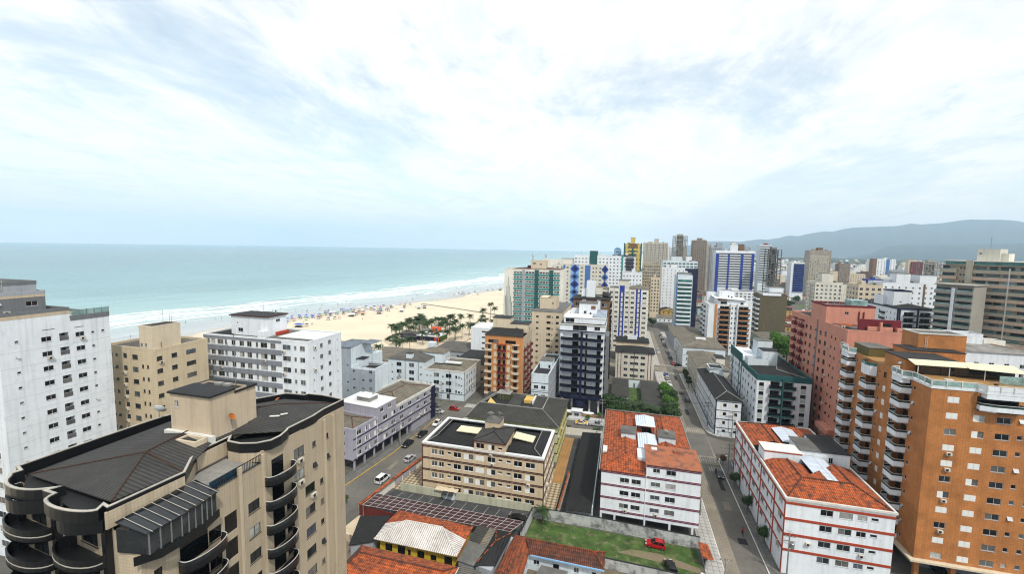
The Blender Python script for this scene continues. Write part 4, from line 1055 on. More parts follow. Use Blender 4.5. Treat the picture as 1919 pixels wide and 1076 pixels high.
# ---------------- green-and-yellow block with big charcoal roof behind it
def green_block():
    r = root_at('apartment_block', 'low green-yellow block under a large charcoal roof with an open light well', x=-42.6, y=114.8)
    W, D, zt = 26.6, 22.0, 10.4
    E = [(u, 1.1+i*2.9, 1.3, 1.2, 'slide') for u in (2, 5, 8, 11, 14, 17, 20) for i in range(3)]
    F = body(r, 0, 0, W, D, 0, zt, GREENW, E=E, S=grid([3, 8, 13, 18, 23], 1.2, 3, 2.9, 1.6, 1.2), near=False)
    for k in ('E', 'S'):
        for i in range(3): F[k].band(2.4+i*2.9, 2.75+i*2.9, paint('dark_olive_stripe', (0.06, 0.07, 0.03)), .06)
    for i in range(6): F['E'].box('pier', 3.4+i*3, 3.65+i*3, 0, zt, 0, .1, YELLOW)
    # sloping skirts round a flat sunken light well
    a = [(-.5, -.5, zt), (W+.5, -.5, zt), (W+.5, D+.5, zt), (-.5, D+.5, zt)]
    b = [(1.2, 6.8, zt+1.9), (21.2, 6.6, zt+1.9), (21.2, 17.8, zt+1.9), (4.0, 18.0, zt+1.9)]
    for i, m in zip(range(4), (CGDX, CGDY, CGDX, CGDY)): shed_roof(r, [a[i], a[(i+1) % 4], b[(i+1) % 4], b[i]], m)
    MB().ribbon([(p[0], p[1]) for p in b], .3, zt+1.4, zt+2.1, True).build('light_well_kerb', CONC, r)
    block(r, 'light_well_floor', 1.6, 20.9, 7.1, 17.6, zt+.9, zt+1.05, MEMB)
    for p, q in ((a[0], b[0]), (a[1], b[1]), (a[2], b[2])): MB().tube([p, q], .12, 5).build('ridge_cap', CONC, r)
    block(r, 'stair_turret', 5.0, 9.2, 13.5, 17.0, zt+1.06, zt+2.9, paint('mossy_green_wall', (0.10, 0.11, 0.05))); block(r, 'turret_roof', 4.8, 9.4, 13.3, 17.2, zt+2.9, zt+3.05, CONC)
    block(r, 'dormer_wall', 14.0, 16.8, 12.6, 16.8, zt+1.06, zt+2.0, paint('faded_yellow_wall', (0.62, 0.45, 0.16))); block(r, 'dormer_kerb', 16.82, 17.15, 12.0, 17.2, zt+1.06, zt+2.2, WHITE)
    shed_roof(r, [(3.2, 9.0, zt+1.3), (6.2, 9.0, zt+1.1), (3.4, 11.5, zt+2.1)], paint('faded_yellow_wall', (0.62, 0.45, 0.16)))
    shed_roof(r, [(9.6, 8.0, zt+1.2), (13.6, 8.0, zt+1.2), (13.6, 17.2, zt+2.0), (9.6, 17.2, zt+2.0)], CGDY, name='inner_roof'); shed_roof(r, [(17.4, 8.0, zt+1.2), (20.6, 8.0, zt+1.2), (20.6, 17.2, zt+2.0), (17.4, 17.2, zt+2.0)], CGDY, name='inner_roof')
    dish(r, 7.4, 15.6, zt+4.2, .9, R_(150), KERB)
    MB().tube([(6.4, 12.6, zt+1), (6.4, 12.6, zt+3.2)], .05, 5).tube([(7.2, 12.6, zt+1), (7.2, 12.6, zt+3.2)], .05, 5).build('ladder_rail', STEEL, r)
CGDX, CGDY = corr('X', (0.085, 0.083, 0.075), 'mossy'), corr('Y', (0.085, 0.083, 0.075), 'mossy')
green_block()
# ---------------- white block with plum stripes and clay roof
def red_roof_block():
    r = root_at('apartment_block', 'white block with plum stripes and weathered orange tile roof, centre foreground', x=-2.8, y=90.7)
    W, D, zt, fh = 20.0, 35.2, 12.6, 2.9
    base = 2.6
    xs = 9.3
    S = []
    for i in range(3):
        z = zt-2.2-i*fh-base-.2
        S += [(4.9, z, 1.9, 1.05, 'slide'), (7.3, z, 1.9, 1.05, 'slide'), (11.2, z+.1, 1.9, .95, 'slide'), (14.2, z, 2.0, 1.15, 'slide')]
    E = [(u, .8+i*fh, 1.5, 1.1, 'slide') for u in (3, 7.5, 12, 17, 22, 27) for i in range(3)]
    F = body(r, 0, 0, W, D, base, zt, WHITE, S=S, E=E, W=E, near=True)
    Fu = body(r, xs, -.005, W+.003, 8.4, zt, zt+2.5, WHITE, S=[(2.0, .8, 1.4, .9, 'slide', G1), (4.9, .6, 1.9, 1.1, 'slide', G0)], near=True)
    for k in ('S', 'E', 'W'):
        for i in range(4):
            z = zt-.35-base-i*fh+.0
            F[k].band(z, z+.17, STRIPM, .07); F[k].band(z-.26, z-.10, STRIPM, .07)
    Fu['S'].band(2.1, 2.28, STRIPM, .07); Fu['S'].band(1.85, 2.0, STRIPM, .07)
    F['S'].box('downpipe', 9.2, 9.32, -base, zt-base, 0, .12, WHITE)
    # pilotis
    for k, x in enumerate((0, 2.9, 9.1, 14.2, 18.7)):
        for y in (0, 8, 16, 24, 32.5): block(r, 'pilotis', x, x+.42, y+.02, y+.45, 0, base-.02, WHITE)
    block(r, 'ground_floor_back', 1, W-1, 9, D-.5, 0, base-.02, GREYW); block(r, 'soffit', .05, W-.05, .05, D-.05, base-.12, base-.015, GREYW)
    # roof planes: outer eaves to ridge ring, with valley for the stair light
    y0 = 8.4
    x0, x1, yb, z0 = -.25, W+.25, D+.25, zt
    zr = zt+1.7
    L = [(x0, -.2, z0), (xs-.05, -.2, z0), (xs-.05, 8.0, z0+.55), (5.0, 5.6, zr), (5.0, D-4.6, zr), (x0, yb, z0)]
    shed_roof(r, [L[0], L[1], (xs-.05, 3.6, z0+.9), L[3]], TOX); shed_roof(r, [L[0], L[3], L[4], L[5]], TOY)
    shed_roof(r, [L[3], (xs-.05, 3.6, z0+.9), (xs-.05, y0+16, z0+.55), (5.0, D-4.6, zr)], TOY)
    shed_roof(r, [(x1, y0, z0), (x1, yb, z0), (14.4, D-4.6, zr), (14.4, y0+2, zr)], TOY); shed_roof(r, [(12.2, y0, z0+.6), (x1, y0, z0), (14.4, y0+2, zr)], TOX)
    shed_roof(r, [(14.4, y0+2, zr), (14.4, D-4.6, zr), (11.6, D-4.6, z0+.7), (11.6, y0, z0+.6)], TOY)
    shed_roof(r, [(x0, yb, z0), (5.0, D-4.6, zr), (14.4, D-4.6, zr), (x1, yb, z0)], TRX)
    shed_roof(r, [(5.0, D-4.62, zr), (xs-.05, y0+15.6, z0+.6), (11.6, y0+15.6, z0+.6), (14.4, D-4.62, zr)], TRX)
    for a, b in ((L[0], L[3]), (L[3], L[4]), (L[5], L[4]), ((14.4, D-4.6, zr), (x1, yb, z0)), ((14.4, D-4.6, zr), (14.4, y0+2, zr)), ((5, D-4.6, zr), (14.4, D-4.6, zr)), ((14.4, y0+2, zr), (x1, y0, z0))):
        MB().tube([Vector(a)+Vector((0, 0, .06)), Vector(b)+Vector((0, 0, .06))], .12, 5).build('ridge_cap', TRX, r)
    for p, q in (((x0-.1, -.2), (x0-.1, yb)), ((x1+.1, y0), (x1+.1, yb)), ((x0, yb+.12), (x1, yb+.12))): MB().ribbon([p, q], .2, z0-.15, z0+.18).build('gutter', CONC, r)
    shed_roof(r, [(xs-.2, -.25, zt+2.55), (W+.2, -.25, zt+2.55), (W+.2, 8.6, zt+3.0), (xs-.2, 8.6, zt+3.0)], TSLAB, .14, 'upper_roof')
    block(r, 'chimney', 15.3, 16.6, 5.6, 6.6, zt+2.9, zt+3.5, TSLAB); block(r, 'roof_box', 10.6, 11.8, 6.2, 7.4, zt+2.85, zt+3.05, ROOFW)
    block(r, 'stair_wall', xs-1.7, xs+.0, 4.2, 8.8, zt+.3, zt+1.7, WHITE2)
    # white translucent vault, small light roof, two dormers
    for (a0, a1, b0, b1, zz) in ((7.9, 12.3, 9.2, 17.6, zt+1.6), (7.6, 12.4, 19.6, 26.6, zt+2.7)):
        mx_ = (a0+a1)/2
        m = MB().add([(a0, b0, zz), (mx_, b0+.4, zz+.55), (mx_, b1-.4, zz+.55), (a0, b1, zz), (a1, b0, zz), (a1, b1, zz)], [(0, 1, 2, 3), (4, 5, 2, 1), (0, 4, 1), (3, 2, 5)])
        m.build('skylight_sheeting', POLY, r)
        MB().tube([(mx_, b0+.4, zz+.57), (mx_, b1-.4, zz+.57)], .05, 4).build('skylight_rib', KERB, r)
        for x in (a0+.1, a1-.1):
            for y in (b0+.2, b1-.2): block(r, 'skylight_post', x-.06, x+.06, y-.06, y+.06, zt, zz-.02, KERB)
    for a0, a1 in ((4.0, 7.4), (12.8, 16.6)):
        body(r, a0, 14.2, a1, 18.4, zt+.4, zt+2.6, WHITE2); block(r, 'dormer_roof', a0-.2, a1+.2, 14.0, 18.6, zt+2.6, zt+2.75, ROOFG)
    dish(r, 14.6, 16.3, zt+3.2, .6, R_(140), KERB)
    block(r, 'roof_machine', -.1, .9, 7.5, 10.5, zt+.1, zt+.6, KERB)
TSLAB = material('rusty_painted_roof_slab', (0.44, 0.185, 0.10), 0.9, 0.25, 0.5, stain=((0.05, 0.04, 0.035), 0.5, 0.48, 0.8))
red_roof_block()
# ---------------- white block with brick-red stripes and orange tile roof, right
def stripe_block():
    r = root_at('apartment_block', 'white block with brick-red stripes and orange tile roof beside the street trees', x=30.9, y=85.4)
    W, D, zt, fh = 17.0, 36.2, 14.8, 3.05
    S = []
    for i in range(4):
        z = zt-2.35-i*fh
        S += [(6.6, z, 2.0, 1.15, 'slide'), (9.6, z, 2.1, 1.15, 'slide'), (12.1, z+.1, 1.5, 1.0, 'slide'), (14.0, z+.4, 1.1, .55, 'vent')]
    Wf = []
    for i in range(4):
        z = zt-2.35-i*fh
        Wf += [(u, z, w, 1.15, 'slide', g) for u, w, g in ((1.6, 1.2, G2), (5.4, 1.6, G2), (8.6, 1.7, G1), (12.0, 1.2, G1), (13.6, .8, G1), (17.0, 2.0, G2), (20.0, 1.0, G1), (23.4, 2.0, G2), (26.4, 1.0, G1), (29.0, .8, G1), (33.6, 2.0, G3))]
    F = body(r, 0, 0, W, D, 0, zt, WHITE, S=S, W=Wf, near=True)
    for k in ('S', 'W', 'E', 'N'):
        for i in range(4):
            z = zt-.95-i*fh
            F[k].band(z-.1, z+.38, STRIPR, .07)
        F[k].band(zt-.32, zt+.0, WARMW, .12, 'eaves_band')
    for u in (.2, 6.9, 14.8, 21.8, 30.5, D-.2): F['W'].box('pier', u-.22, u+.22, 0, zt-.4, 0, .10, STRIPR)
    aircon(F['S'], 4.0, zt-2*fh-2.3)
    MB().ribbon(ring(-.22, -.22, W+.22, D+.22), .35, zt-.1, zt+.28, True).build('gutter', KERB, r)
    z0, zr = zt+.05, zt+1.9
    A = [(.1, .1, z0), (W-.1, .1, z0), (W-.1, 16.0, z0), (.1, 16.0, z0)]
    p, q, s = (4.2, 5.2, zr), (12.6, 5.2, zr), (4.2, 13, zr)
    shed_roof(r, [A[0], A[1], q, p], TOX); shed_roof(r, [A[1], (W-.1, 15.5, z0), (12.6, 13, zr), q], TOY); shed_roof(r, [A[0], p, s, A[3]], TOY)
    shed_roof(r, [p, q, (12.6, 13, zr), (10.6, 13, z0+.7), (7.2, 8, z0+.8)], TOX); shed_roof(r, [p, (7.2, 8, z0+.8), (7.2, 13.0, z0+.8), s], TOY)
    B0 = 22.0
    shed_roof(r, [(.1, B0, z0), (4.6, B0, zr), (4.6, D-4.4, zr), (.1, D-.1, z0)], TOY); shed_roof(r, [(.1, D-.1, z0), (4.6, D-4.4, zr), (12.2, D-4.4, zr), (W-.1, D-.1, z0)], TOX)
    shed_roof(r, [(W-.1, D-.1, z0), (12.2, D-4.4, zr), (12.2, 27, zr), (W-.1, 26, z0)], TOY); shed_roof(r, [(4.6, B0, zr), (7.0, B0, z0+.8), (7.0, 30, z0+.8), (4.6, D-4.4, zr)], TOY)
    shed_roof(r, [(4.6, D-4.42, zr), (7.0, 30, z0+.8), (10.6, 30, z0+.8), (12.2, D-4.42, zr)], TOX); shed_roof(r, [(10.6, 24, z0+.8), (12.2, 27, zr), (12.2, D-4.42, zr), (10.6, 30, z0+.8)], TOY)
    for a, b in ((A[0], p), (A[1], q), (p, q), (p, s), (q, (12.6, 13, zr)), ((4.6, B0, zr), (4.6, D-4.4, zr)), ((4.6, D-4.4, zr), (12.2, D-4.4, zr)), ((.1, D-.1, z0), (4.6, D-4.4, zr))):
        MB().tube([Vector(a)+Vector((0, 0, .06)), Vector(b)+Vector((0, 0, .06))], .13, 5).build('ridge_cap', TBX, r)
    # stair head, tank room and white sheeting vaults
    Fb = body(r, .4, 14.6, 7.6, 18.6, zt, zt+2.5, WHITE); block(r, 'stair_roof', .3, 7.7, 14.5, 18.7, zt+2.5, zt+2.66, WARMW); Fb['S'].band(2.2, 2.42, STRIPR, .06); Fb['W'].band(2.2, 2.42, STRIPR, .06)
    Fc = body(r, 7.8, 15.8, W-.1, 22.6, zt, zt+2.9, WHITE, S=[(5.6, .6, .8, 1.3, 'slide', G0)]); block(r, 'tank_roof', 7.6, 11.6, 15.6, 22.8, zt+2.9, zt+3.05, ROOFG); block(r, 'tank_roof', 11.62, W, 15.6, 25.4, zt+2.9, zt+3.02, MEMB)
    body(r, 11.8, 22.61, W-.1, 25.2, zt, zt+2.89, WHITE)
    for (a0, a1, b0, b1) in ((7.4, 12.0, 4.4, 15.5), (6.6, 11.2, 22.9, 31.0)):
        m = MB(); mx_ = (a0+a1)/2; zz = zt+1.5
        m.add([(a0, b0, zz), (mx_, b0+1.0, zz+.5), (mx_, b1, zz+.5), (a0, b1, zz), (a1, b0, zz), (a1, b1, zz)], [(0, 1, 2, 3), (4, 5, 2, 1), (0, 4, 1), (3, 2, 5)])
        m.build('skylight_sheeting', POLYY, r); MB().tube([(mx_, b0+1, zz+.52), (mx_, b1, zz+.52)], .05, 4).build('skylight_rib', KERB, r)
        for k in range(5): y = b0+1+k*(b1-b0-1)/5; MB().tube([(a0, y, zz+.02), (mx_, y, zz+.52), (a1, y, zz+.02)], .03, 4).build('skylight_rib', KERB, r)
POLYY = material('translucent_white_sheeting_y', (0.62, 0.68, 0.76), 0.35, 0.06, 1, wave=(('Y', 0.5, 0.15),))
stripe_block()
# ---------------- orange-brown tiled tower, right
def orange_tower():
    r = root_at('apartment_tower', 'orange-brown tiled tower with white angular balconies and railed roof terrace, right', x=53.5, y=89.6)
    W, D, zt, fh = 18.5, 32.2, 37.0, 2.9
    nf = 11
    rows = [zt-2.9-i*fh for i in range(nf)]
    Lw = D                      # west wall, u = 0 at the far end
    Wf, S = [], []
    for i, z in enumerate(rows):
        z += .2
        for u0, w in ((5.0, 3.2), (13.6, 3.4), (25.0, 3.2)):
            if i == 0 and u0 == 13.6: continue
            Wf += [(u0, z-.3, w+.3, 2.3, 'rec', rnd.choice([G0, G0, G1]))]
        Wf += [(1.0, z+.6, .5, .7, 'vt'), (7.4, z+.6, .6, .8, 'vt'), (10.7, z+.2, 1.0, .9, 'slide'), (16.6, z+.6, .6, .75, 'vt', G0), (18.6, z+.2, 1.0, 1.2, 'shut' if i else 'dark'), (21.6, z+.3, 1.1, 1.0, 'slide', G1), (27.8, z+.6, .6, .75, 'vt', G0)]
        S += [(3.3, z, 1.7, 1.1, 'mix'), (7.2, z, 1.7, 1.1, 'mix' if i else 'rec'), (10.6, z, 2.0, 1.1, 'slide', rnd.choice([G0, G1, G2])), (13.0, z+.3, .75, .75, 'vt'), (14.9, z+.3, .75, .75, 'vt')]
    base = 4.8
    sh = lambda L_: [(u, v-base, *k) for u, v, *k in L_]
    S = [h for h in S if not (h[1] > zt-3.2 and h[0] > 5)]
    F = body(r, 0, 0, W, D, base, zt, ORANGE, S=sh(S), W=sh(Wf), near=True)
    mats = (WHITE, KERB, GDT)
    for i, z in enumerate(rows):
        z -= base-.2
        for u0, w in ((5.0, 3.7), (13.6, 3.9), (25.0, 3.7)):
            if i == 0 and u0 == 13.6: continue
            balcony(F['W'], u0, z-.3, 'cham', w+.5, 1.8, .95, mats, .45)
        if i in (3, 4, 6, 8): aircon(F['S'], 3.4, z-.75)
    F['S'].box('balcony_dark_panel', 6.6, 12.3, zt-base-3.0, zt-base-1.1, -.4, .03, G0)  # dark glass panel on the wall face instead of a hollowed recess
    balcony(F['S'], 9.6, zt-base-3.3, 'cham', 6.0, 1.3, .8, mats, .45)
    # plinth ledge and pilotis
    MB().ribbon(ring(-.9, -.9, W+.5, D+.3), 1.2, base-.35, base-.02, True).build('plinth_ledge', CREAM, r)
    block(r, 'soffit', .1, W-.1, .1, D-.1, base-.3, base-.04, DGREY)
    for x in (.8, 6.3, 12, 17.3):
        for y in (.8, 8.5, 16, 24, 31): block(r, 'pilotis', x, x+.7, y, y+.7, 0, base-.05, ORANGE)
    block(r, 'garage_wall', 3, W-2, 5, D-1, 0, base-.36, DGREY)
    # roof terraces: cornice and white framed rail panels following the edge
    block(r, 'terrace_deck', .2, W-.2, .2, D-.2, zt-.3, zt-.05, TANY)
    cor = [(-.1, 24.5), (-.1, 9.7), (-1.5, 9.0), (-1.5, 6.2), (-.1, 5.2), (-.1, -.1), (6.4, -.1), (7.2, -1.3), (12.6, -1.3), (13.0, -.1), (W+.1, -.1)]
    cor = [(-.1, D+.1), (-.1, D-3.2), (-1.5, D-3.6), (-1.5, D-6.6), (-.1, D-7.2), (-.1, 9.2), (-1.5, 8.6), (-1.5, 5.6), (-.1, 5.0), (-.1, -.1), (6.4, -.1), (7.0, -1.3), (12.4, -1.3), (12.9, -.1), (W+.1, -.1)]
    cut = [cor[:5], cor[5:]]
    for seg in cut:
        MB().ribbon(seg, .3, zt-.35, zt+.15).build('cornice', WHITE, r)
        for a, b in zip(seg, seg[1:]):
            A, B = Vector(a), Vector(b); Ld = (B-A).length; k = max(1, round(Ld/1.9))
            for i in range(k):
                p, q = A+(B-A)*(i/k), A+(B-A)*((i+1)/k)
                MB().ribbon([p, q], .04, zt+.25, zt+1.05).build('rail_panel', GRAIL if (a[0] < 0) else WHITE, r)
                MB().box(p.x-.09, p.x+.09, p.y-.09, p.y+.09, zt+.15, zt+1.2).build('rail_post', KERB, r)
            MB().ribbon([A, B], .12, zt+1.1, zt+1.22).build('top_rail', KERB, r)
    block(r, 'balcony_roof_front', -1.55, -.02, D-6.5, D-3.7, zt-1.25, zt-.4, WHITE); block(r, 'balcony_roof_front', -1.55, -.02, 5.7, 8.5, zt-1.25, zt-.4, WHITE); block(r, 'balcony_roof_front', 7.05, 12.35, -1.32, -.02, zt-1.15, zt-.4, WHITE)
    # sunken middle terrace on the second balcony stack
    MB().ribbon([(-.1, 20.8), (-1.3, 20.0), (-1.7, 18.0), (-1.3, 16.6), (-.1, 16.4)], .15, zt-3.0, zt-.9).build('terrace_parapet', WHITE, r)
    MB().ribbon([(-.1, 20.8), (-1.25, 20.0), (-1.65, 18.0), (-1.25, 16.6), (-.1, 16.4)], .04, zt-.89, zt-.25).build('terrace_glass', GT, r)
    # penthouses: brown gable walls, black roof, cream awnings, lift tower
    Fp = body(r, 1.0, 9.4, 9.6, 16.2, zt-.05, zt+2.5, ORANGE, W=[(5.3, 1.2, .9, .55, 'tilt')])
    block(r, 'penthouse_roof', .9, 9.8, 9.3, 16.4, zt+2.5, zt+2.7, MEMB)
    shed_roof(r, [(1.4, 7.3, zt+2.1), (12.0, 7.5, zt+2.1), (12.4, 9.3, zt+2.75), (1.2, 9.25, zt+2.75)], AWN, .08, 'awning'); shed_roof(r, [(9.6, 6.9, zt+2.1), (17.4, 5.8, zt+2.0), (17.6, 9.2, zt+2.7), (9.9, 9.25, zt+2.7)], AWN, .08, 'awning')
    for x, y in ((2, 7.5), (7, 7.6), (12, 7.0), (16.8, 6.2)): block(r, 'awning_post', x, x+.1, y, y+.1, zt, zt+1.85, KERB)
    block(r, 'penthouse_glazing', 2.6, W-.8, 8.8, 9.2, zt, zt+1.9, G1); block(r, 'terrace_screen', 13, W-.5, 5.2, 5.26, zt, zt+1.5, GRAIL)
    block(r, 'terrace_table', 10.6, 12.2, 3.0, 4.0, zt+.55, zt+.62, BROWNW); block(r, 'terrace_table_base', 11.2, 11.6, 3.3, 3.7, zt, zt+.55, BROWNW)
    block(r, 'terrace_bench', 4.4, 5.6, 4.0, 4.5, zt, zt+.45, KERB)
    Fl = body(r, 5.6, 16.6, 15.0, 22.6, zt-.05, zt+3.0, ORANGE, W=[(2.6, 1.3, .7, .7, 'slide', G1)], S=[(6.8, .4, 1.2, 1.0, 'slide', G0)]); block(r, 'lift_roof', 5.5, 15.1, 16.5, 22.7, zt+3.0, zt+3.12, MEMB)
    body(r, 8.8, 20.2, 17.2, 25.8, zt-.04, zt+6.2, ORANGE); block(r, 'lift_tower_roof', 8.9, 17.1, 20.3, 25.7, zt+5.9, zt+6.1, ROOFG); MB().ribbon(ring(8.7, 20.1, 17.3, 25.9), .25, zt+6.1, zt+6.32, True).build('lift_tower_cap', KERB, r)
    body(r, 1.0, 22.4, 5.5, 28.6, zt-.04, zt+1.9, paint('olive_terrace_wall', (0.17, 0.14, 0.05))); block(r, 'terrace_roof', .9, 5.6, 22.3, 28.7, zt+1.9, zt+2.0, ROOFG)
    dish(r, 12.8, 21.3, zt+4.2, .8, R_(150), STEEL)
    lad = MB()
    for k in range(8): lad.box(-.2, .2, -.02, .02, .1+k*.3, .14+k*.3)
    lad.box(-.22, -.18, -.02, .02, 0, 2.6); lad.box(.18, .22, -.02, .02, 0, 2.6); lad.build('ladder', KERB, r, (10.2, 20.1, zt+3.1))
orange_tower()
# ================================================================ MIDDLE DISTANCE
def grey_pair():
    r = root_at('apartment_block', 'small grey block with a taller grey stair side, right of the white slab', x=-91, y=122)
    F = body(r, 4.0, 0, 13.0, 8.2, 0, 19.5, paint('mid_grey_wall_paint', (0.38, 0.42, 0.46)), S=grid([1.0, 4.5], 6, 5, 2.9, 1.0, .9)+grid([7.3], 6, 5, 2.9, 1.1, 1.2), mats={'E': WHITE2})
    F2 = body(r, -4.0, -.01, 4.0, 12, 0, 26.0, paint('mid_grey_wall_paint', (0.38, 0.42, 0.46)), E=[(3.2, 20.6, 1.0, 1.0, 'slide')], S=grid([6.6], 5, 6, 2.9, .8, .6, 'vent'), mats={'E': WHITE2})
    MB().ribbon(ring(3.97, -.03, 13.03, 8.23), .2, 18.8, 19.6, True).build('parapet', WHITE2, r); block(r, 'roof', 4.2, 12.8, .2, 8, 18.2, 18.4, MEMB)
    for a, b in (((4.2, .2, 18.5), (8.5, 4, 19.4)), ((12.8, 8, 18.5), (8.5, 4, 19.4))): MB().tube([a, b], .12, 5).build('ridge_cap', CONC, r)
    body(r, 4.02, 3.0, 6.6, 6.2, 18.4, 21.4, WHITE2); block(r, 'tank_roof', 3.9, 6.8, 2.8, 6.4, 21.4, 21.55, MEMB)
    shed_roof(r, [(-4.2, -.3, 26.1), (4.2, -.3, 26.1), (4.2, 6, 26.5), (-4.2, 6, 26.5)], corr('X', (0.25, 0.29, 0.34), 'bluegrey')); shed_roof(r, [(3.9, 6.02, 26.5), (8.4, 6.02, 26.3), (8.4, 12, 26.3), (3.9, 12, 26.5)], corr('X', (0.25, 0.29, 0.34), 'bluegrey'), name='terrace_canopy')
    for x, y in ((8.2, 6.3), (8.2, 11.7)): block(r, 'canopy_post', x, x+.12, y, y+.12, 21, 26.2, WHITE2)
    block(r, 'terrace', 4.02, 8.4, 8.3, 12, 0, 22.6, WHITE2)
grey_pair()
def corner_white():
    r = root_at('apartment_block', 'pale blue-white low block with grey roofs on the street corner, dark downpipes', x=-91, y=152)
    fh = 2.95
    S = [(u, 2.9+i*fh, w, h, 'slide' if w > .9 else 'vent') for i in range(4) for u, w, h in ((1.8, .8, .6), (4.8, 2.2, 1.6), (10.4, 2.2, 1.6), (14.4, .9, .6)) ]
    F = body(r, 0, 0, 16.2, 16, 0, 14.6, WHITE2, S=S)
    S2 = [(u, 2.9+i*fh, w, h, 'slide' if w > .9 else 'vent') for i in range(3) for u, w, h in ((1.0, .7, .5), (2.6, .7, .5), (5.0, 2.3, 1.6), (7.8, .8, .6), (10.2, 2.4, 1.6), (13.4, .8, 1.2), (14.6, .9, .9), (16.2-.6, .6, .5))]+[(u, .3, 1.2, 1.9, 'slide') for u in (1.2, 5, 10)]
    E2 = grid([2.6, 5.5, 8, 11, 14.5], 2.6, 3, fh, 1.2, 1.6)
    F2 = body(r, 16.2, .01, 33.2, 19, 0, 11.8, WHITE2, S=S2, E=E2)
    for u in (7.6, 13.4): F['S'].box('downpipe', u-.06, u+.06, 0, 14.6, 0, .1, FRD)
    for u in (10.9-.2, 16.85): F2['S'].box('downpipe', u-.06, u+.06, 0, 11.8, 0, .1, FRD)
    F2['S'].band(2.5, 2.62, FRD, .1); F2['E'].band(2.5, 2.62, FRD, .1)
    hip(r, 0, 0, 16.2, 16, 14.6, 1.6, CGX, CGY, .3, cap=CTX)
    block(r, 'roof_tank', 7.4, 9.8, 1.2, 3.2, 14.65, 16.8, WHITE2); block(r, 'roof_tank_lid', 7.3, 9.9, 1.1, 3.3, 16.8, 16.95, MEMB)
    body(r, 10.6, 8.6, 20.4, 15.6, 11.9, 16.2, WHITE2, S=[(5.3, .4, 1.2, 2.0, 'dark')], E=[(3, 1.5, .9, 1.1, 'slide'), (5.4, 1.5, .9, 1.1, 'slide')]); hip(r, 10.6, 8.6, 20.4, 15.6, 16.2, 1.5, CTX, CTY, .3)
    block(r, 'vent_house', 9.6, 12.8, 16.4, 19.0, 14, 18.4, WHITE2); 
    MB().box(16.4, 33.0, .2, 18.8, 11.2, 11.4).build('roof', ROOFG, r); MB().ribbon(ring(16.17, -.03, 33.23, 19.03), .2, 11.1, 11.95, True).build('parapet', KERB, r)
    hip(r, 17.0, .5, 32.8, 8.0, 11.45, 1.3, CTX, CTY, 0); hip(r, 20.6, 8.2, 32.8, 18.6, 11.45, 1.4, CTX, CTY, 0); block(r, 'skylight', 21.5, 28.5, 7.6, 9.6, 12.4, 12.9, ROOFW)
corner_white()
def gabled_low(name, label, x0, y0, x1, y1, zt, rise, wallm, mx, my, S=(), E=(), W=(), rz=0, over=.4, cap=None):
    r = root_at(name, label, x=x0, y=y0, rz=rz)
    F = body(r, 0, 0, x1-x0, y1-y0, 0, zt, wallm, S=S, E=E, W=W)
    hip(r, 0, 0, x1-x0, y1-y0, zt, rise, mx, my, over, cap=cap)
    return r, F
gabled_low('low_building', 'low dun-roofed building between the grey block and the beach', -118, 172, -93, 196, 7.5, 2.0, CREAM, CTX, CTY, S=grid([4, 9, 14, 19], 1, 2, 3, 1.5, 1.2))
gabled_low('low_building', 'wide dark-roofed low building behind the corner block, nearest the peach tower', -73, 176, -48, 200, 8.5, 1.8, BEIGE, CDX, CDY, S=grid([4, 9, 14, 19], 1, 2, 3.2, 1.5, 1.2), E=grid([3, 8, 13, 18], 1, 2, 3.2, 1.4, 1.2))
gabled_low('low_building', 'grey-roofed low building with white roof hatches behind the corner block', -94, 200, -72, 222, 7.0, 2.0, GREYW, CGX, CGY, S=grid([4, 9, 14, 18], 1, 2, 3, 1.4, 1.2))
def kiosk_white():
    r = root_at('apartment_block', 'plain white low block with slot windows behind the peach tower', x=-74, y=203)
    F = body(r, 0, 0, 13, 16, 0, 19.4, WHITE, S=grid([8.4], 5.5, 5, 2.9, 5.2, .8, 'slide', G1))
    flat_roof(r, 0, 0, 13, 16, 19.4, .3, WHITE, ROOFW)
    body(r, 11.5, 1, 20, 10, 15, 24.0, CREAM); block(r, 'lift_roof', 11.3, 20.2, .8, 10.2, 24, 24.2, MEMB)
kiosk_white()
